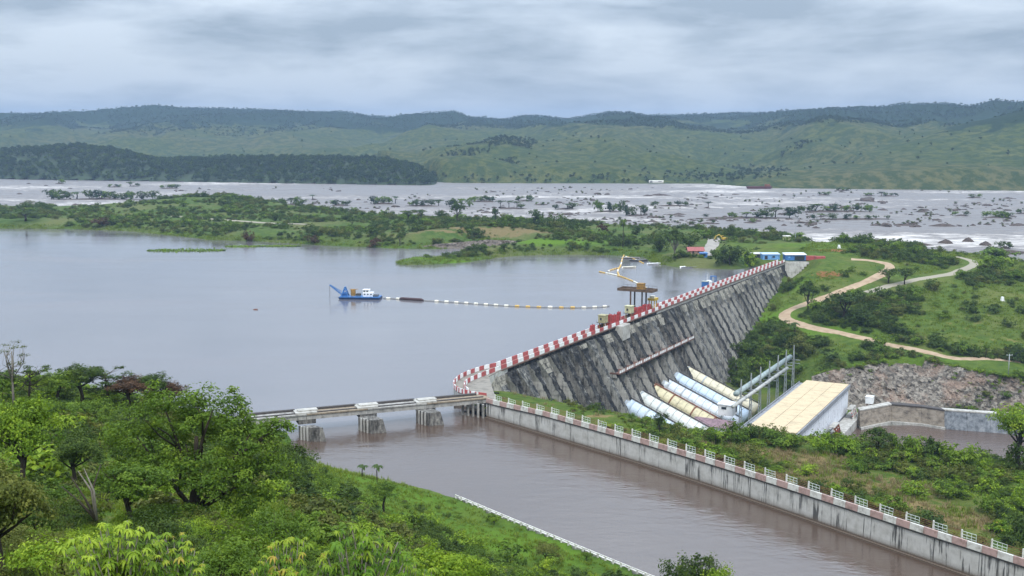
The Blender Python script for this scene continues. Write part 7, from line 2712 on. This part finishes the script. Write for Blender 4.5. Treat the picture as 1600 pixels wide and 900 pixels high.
NT = [('big_tree', 305, 72, 12.2, 11.6, 'big', L_MID, 'big leafy tree in the middle of the near hillside', 0.0), ('leafy_tree', 40, 78, 5.8, 8.4, 'mid', L_LIGHT, 'tree with yellow-green top at the left edge of the hillside', 1.0), ('leafy_tree', 118, 92, 5.0, 5.5, 'mid', L_DARK, 'dark tree just right of the yellow-green topped one', 2.0),
      ('leafy_tree', 205, 66, 5.4, 5.0, 'mid', L_MID, 'medium tree with bare lower branches left of the big leafy tree', 3.0), ('sparse_tree', 22, 160, 4.8, 10.5, 'sparse', L_OLIVE, 'tall thin nearly bare tree on the ridge at far left', .5), ('layered_tree', 48, 165, 7.0, 6.5, 'layer', L_DARK, 'dark layered tree beside the tall bare one', .2),
      ('ridge_tree', 92, 170, 5.5, 4.6, 'mid', L_MID, 'first round tree on the ridge right of the layered tree', .7), ('ridge_tree', 128, 172, 6.2, 5.6, 'mid', L_DARK, 'second, darker round tree on the ridge', 2.7), ('ridge_tree', 168, 174, 6.0, 5.2, 'layer', L_DARK, 'flat-branched dark tree on the ridge skyline', 3.7), ('ridge_tree', 202, 174, 6.4, 4.6, 'mid', L_BROWN, 'reddish brown tree on the ridge skyline', 1.7),
      ('ridge_tree', 238, 176, 5.6, 5.4, 'mid', L_DARK, 'dark tree between the reddish brown tree and the big leafy tree', 4.7), ('ridge_tree', 268, 178, 5.0, 5.0, 'mid', L_BROWN, 'brown-tipped tree behind the big leafy tree', 5.7), ('ridge_tree', 150, 150, 6.0, 3.8, 'shrub', L_MID, 'broad green shrub below the ridge', .9), ('ridge_tree', 210, 150, 6.5, 3.6, 'shrub2', L_DARK, 'broad dark shrub below the reddish brown tree', 1.1), ('ridge_tree', 60, 140, 6.0, 4.0, 'shrub', L_MID, 'green shrub in front of the layered tree', 1.9),
      ('leaning_tree', 4, 34, 3.2, 4.4, 'mid', L_OLIVE, 'tree with thick leaning dark trunk at the left edge', 2.2),
      ('dark_shrub', 683, 172, 8.0, 4.6, 'shrub2', L_DARK, 'large dark round shrub on the bank above the canal', .3), ('bank_shrub', 600, 190, 6.0, 6.0, 'mid', L_MID, 'upright green shrub left of the large dark round one', .4), ('bank_shrub', 450, 150, 9.5, 6.5, 'shrub2', L_DARK, 'dark rounded shrub at the right foot of the big leafy tree', .6), ('bank_shrub', 505, 165, 7.0, 4.0, 'shrub2', L_MID, 'green rounded shrub below the bright lawn', .8),
      ('bank_shrub', 853, 190, 6.2, 4.2, 'shrub', L_OLIVE, 'olive shrub overlapping the white quay rail', 1.4), ('bank_shrub', 916, 194, 2.6, 2.0, 'shrub', L_MID, 'small round bush against the white quay rail', 2.4), ('bank_shrub', 772, 213, 2.6, 2.0, 'shrub', L_LIGHT, 'small light bush at the upper part of the quay rail', 3.1), ('bank_shrub', 730, 165, 7.0, 3.2, 'shrub', L_MID, 'low green shrub right of the large dark round one', 4.1), ('bank_shrub', 800, 168, 6.0, 2.6, 'shrub2', L_MID, 'low spreading shrub near the lower quay rail', 5.1),
      ('bottom_tree', 1082, 142, 8.5, 16.0, 'mid', L_DARK, 'dark tree top rising at the bottom edge before the canal', .25), ('bottom_tree', 1120, 138, 7.5, 15.2, 'mid', L_LIGHT, 'light green tree top beside the dark one at the bottom edge', 1.25),
      ('hand_leaved_shrub', 185, 27, 2.4, 2.2, 'hands', L_LIGHT, 'yellow-green shrub with drooping leaflets at bottom left', .15), ('hand_leaved_shrub', 278, 28, 2.2, 1.8, 'hands2', L_YEL, 'yellow-green shrub right of the bottom left one', 1.15), ('hand_leaved_shrub', 455, 27, 2.0, 2.1, 'hands', L_YEL, 'yellow-tipped shrub at the bottom left of centre', 2.15), ('hand_leaved_shrub', 560, 27, 2.6, 2.6, 'hands2', L_YEL, 'tallest yellow-tipped shrub at the bottom centre', 3.15), ('hand_leaved_shrub', 640, 28, 1.7, 1.9, 'hands', L_YEL, 'yellow-tipped shrub at the right end of the bottom row', 4.15),
      ('near_shrub', 120, 32, 3.6, 2.2, 'shrub', L_LIGHT, 'light shrub at the lower left behind the hand-leaved row', .35), ('near_shrub', 380, 34, 3.8, 2.6, 'shrub', L_MID, 'green shrub behind the gap in the hand-leaved row', 1.35), ('near_shrub', 700, 40, 3.4, 2.4, 'shrub', L_LIGHT, 'light shrub at the bottom right of the hand-leaved row', 2.35), ('near_shrub', 60, 52, 4.0, 3.2, 'shrub2', L_DARK, 'dark shrub under the yellow-green topped tree', 3.35), ('near_shrub', 430, 60, 5.0, 3.4, 'shrub2', L_MID, 'green shrub at the base of the big leafy tree', 4.35), ('near_shrub', 250, 50, 4.0, 2.6, 'shrub', L_DARK, 'dark shrub in the hollow before the big leafy tree', 5.35)]
for nm, u, y, w, h, k, m, lab, rz in NT:
    if nm == 'ridge_tree':
        w, h = w * 1.35, h * 1.2
    near(nm, u, y, w, h, k, m, lab, 'shrub' if 'shrub' in nm else 'tree', None, rz)
for u, y, lab in ((567, 236, 'left one of two small palms at the canal edge'), (590, 232, 'right one of two small palms at the canal edge')):
    near('small_palm', u, y, 3.4, 3.0 if u < 580 else 4.2, 'palm', L_DARK, lab, 'palm', 'small palms at the canal edge')

# thick leaning trunk and bare branches in the foreground
x0 = PD(26, 893, 33)
lt = empty('bare_branch', tuple(PD(150, 800, 60)), 'bare forked dead branch among the undergrowth at left', 'branch')
rb = np.random.default_rng(6)
for k in range(5):
    a = rb.uniform(-.9, .9)
    e = np.array([2.2 * math.sin(a), rb.normal(0, .4), 2.6 * math.cos(a)])
    MB().tube([(0, 0, -.5), tuple(e * .45 + rb.normal(0, .12, 3)), tuple(e)], [.09, .06, .02], 6).build('limb', PALEBARK if k % 2 else BARK, lt, True)
for k, (u, v, y, lx, h) in enumerate(((120, 880, 40, -.8, 1.6), (255, 870, 40, .9, 1.8), (345, 870, 42, .7, 2.0))):
    q = PD(u, v, y)
    z = float(zh(q[:1], q[1:2])[0])
    st = empty('dry_stalk', (q[0], q[1], z), ['pale dead stalk left of the bottom shrubs', 'pale leaning stalk behind the bottom left shrub', 'yellowish leaning stalk in the hillside middle', 'dry stalk leaning right near the bottom centre', 'thin dry stem standing before the big leafy tree'][k], 'stalk', 'dry stalks in the undergrowth')
    top = h
    MB().tube([(0, 0, -.2), (lx * .3, .1, top * .5), (lx, 0, top)], [.05, .04, .015], 6).build('stem', PALEBARK if k != 2 else painted('straw', (.45, .36, .16), .8), st, True)
    MB().tube([(lx * .3, .1, top * .5), (lx * .1, .1, top * .8)], [.03, .01], 5).build('side_stem', PALEBARK, st, True)
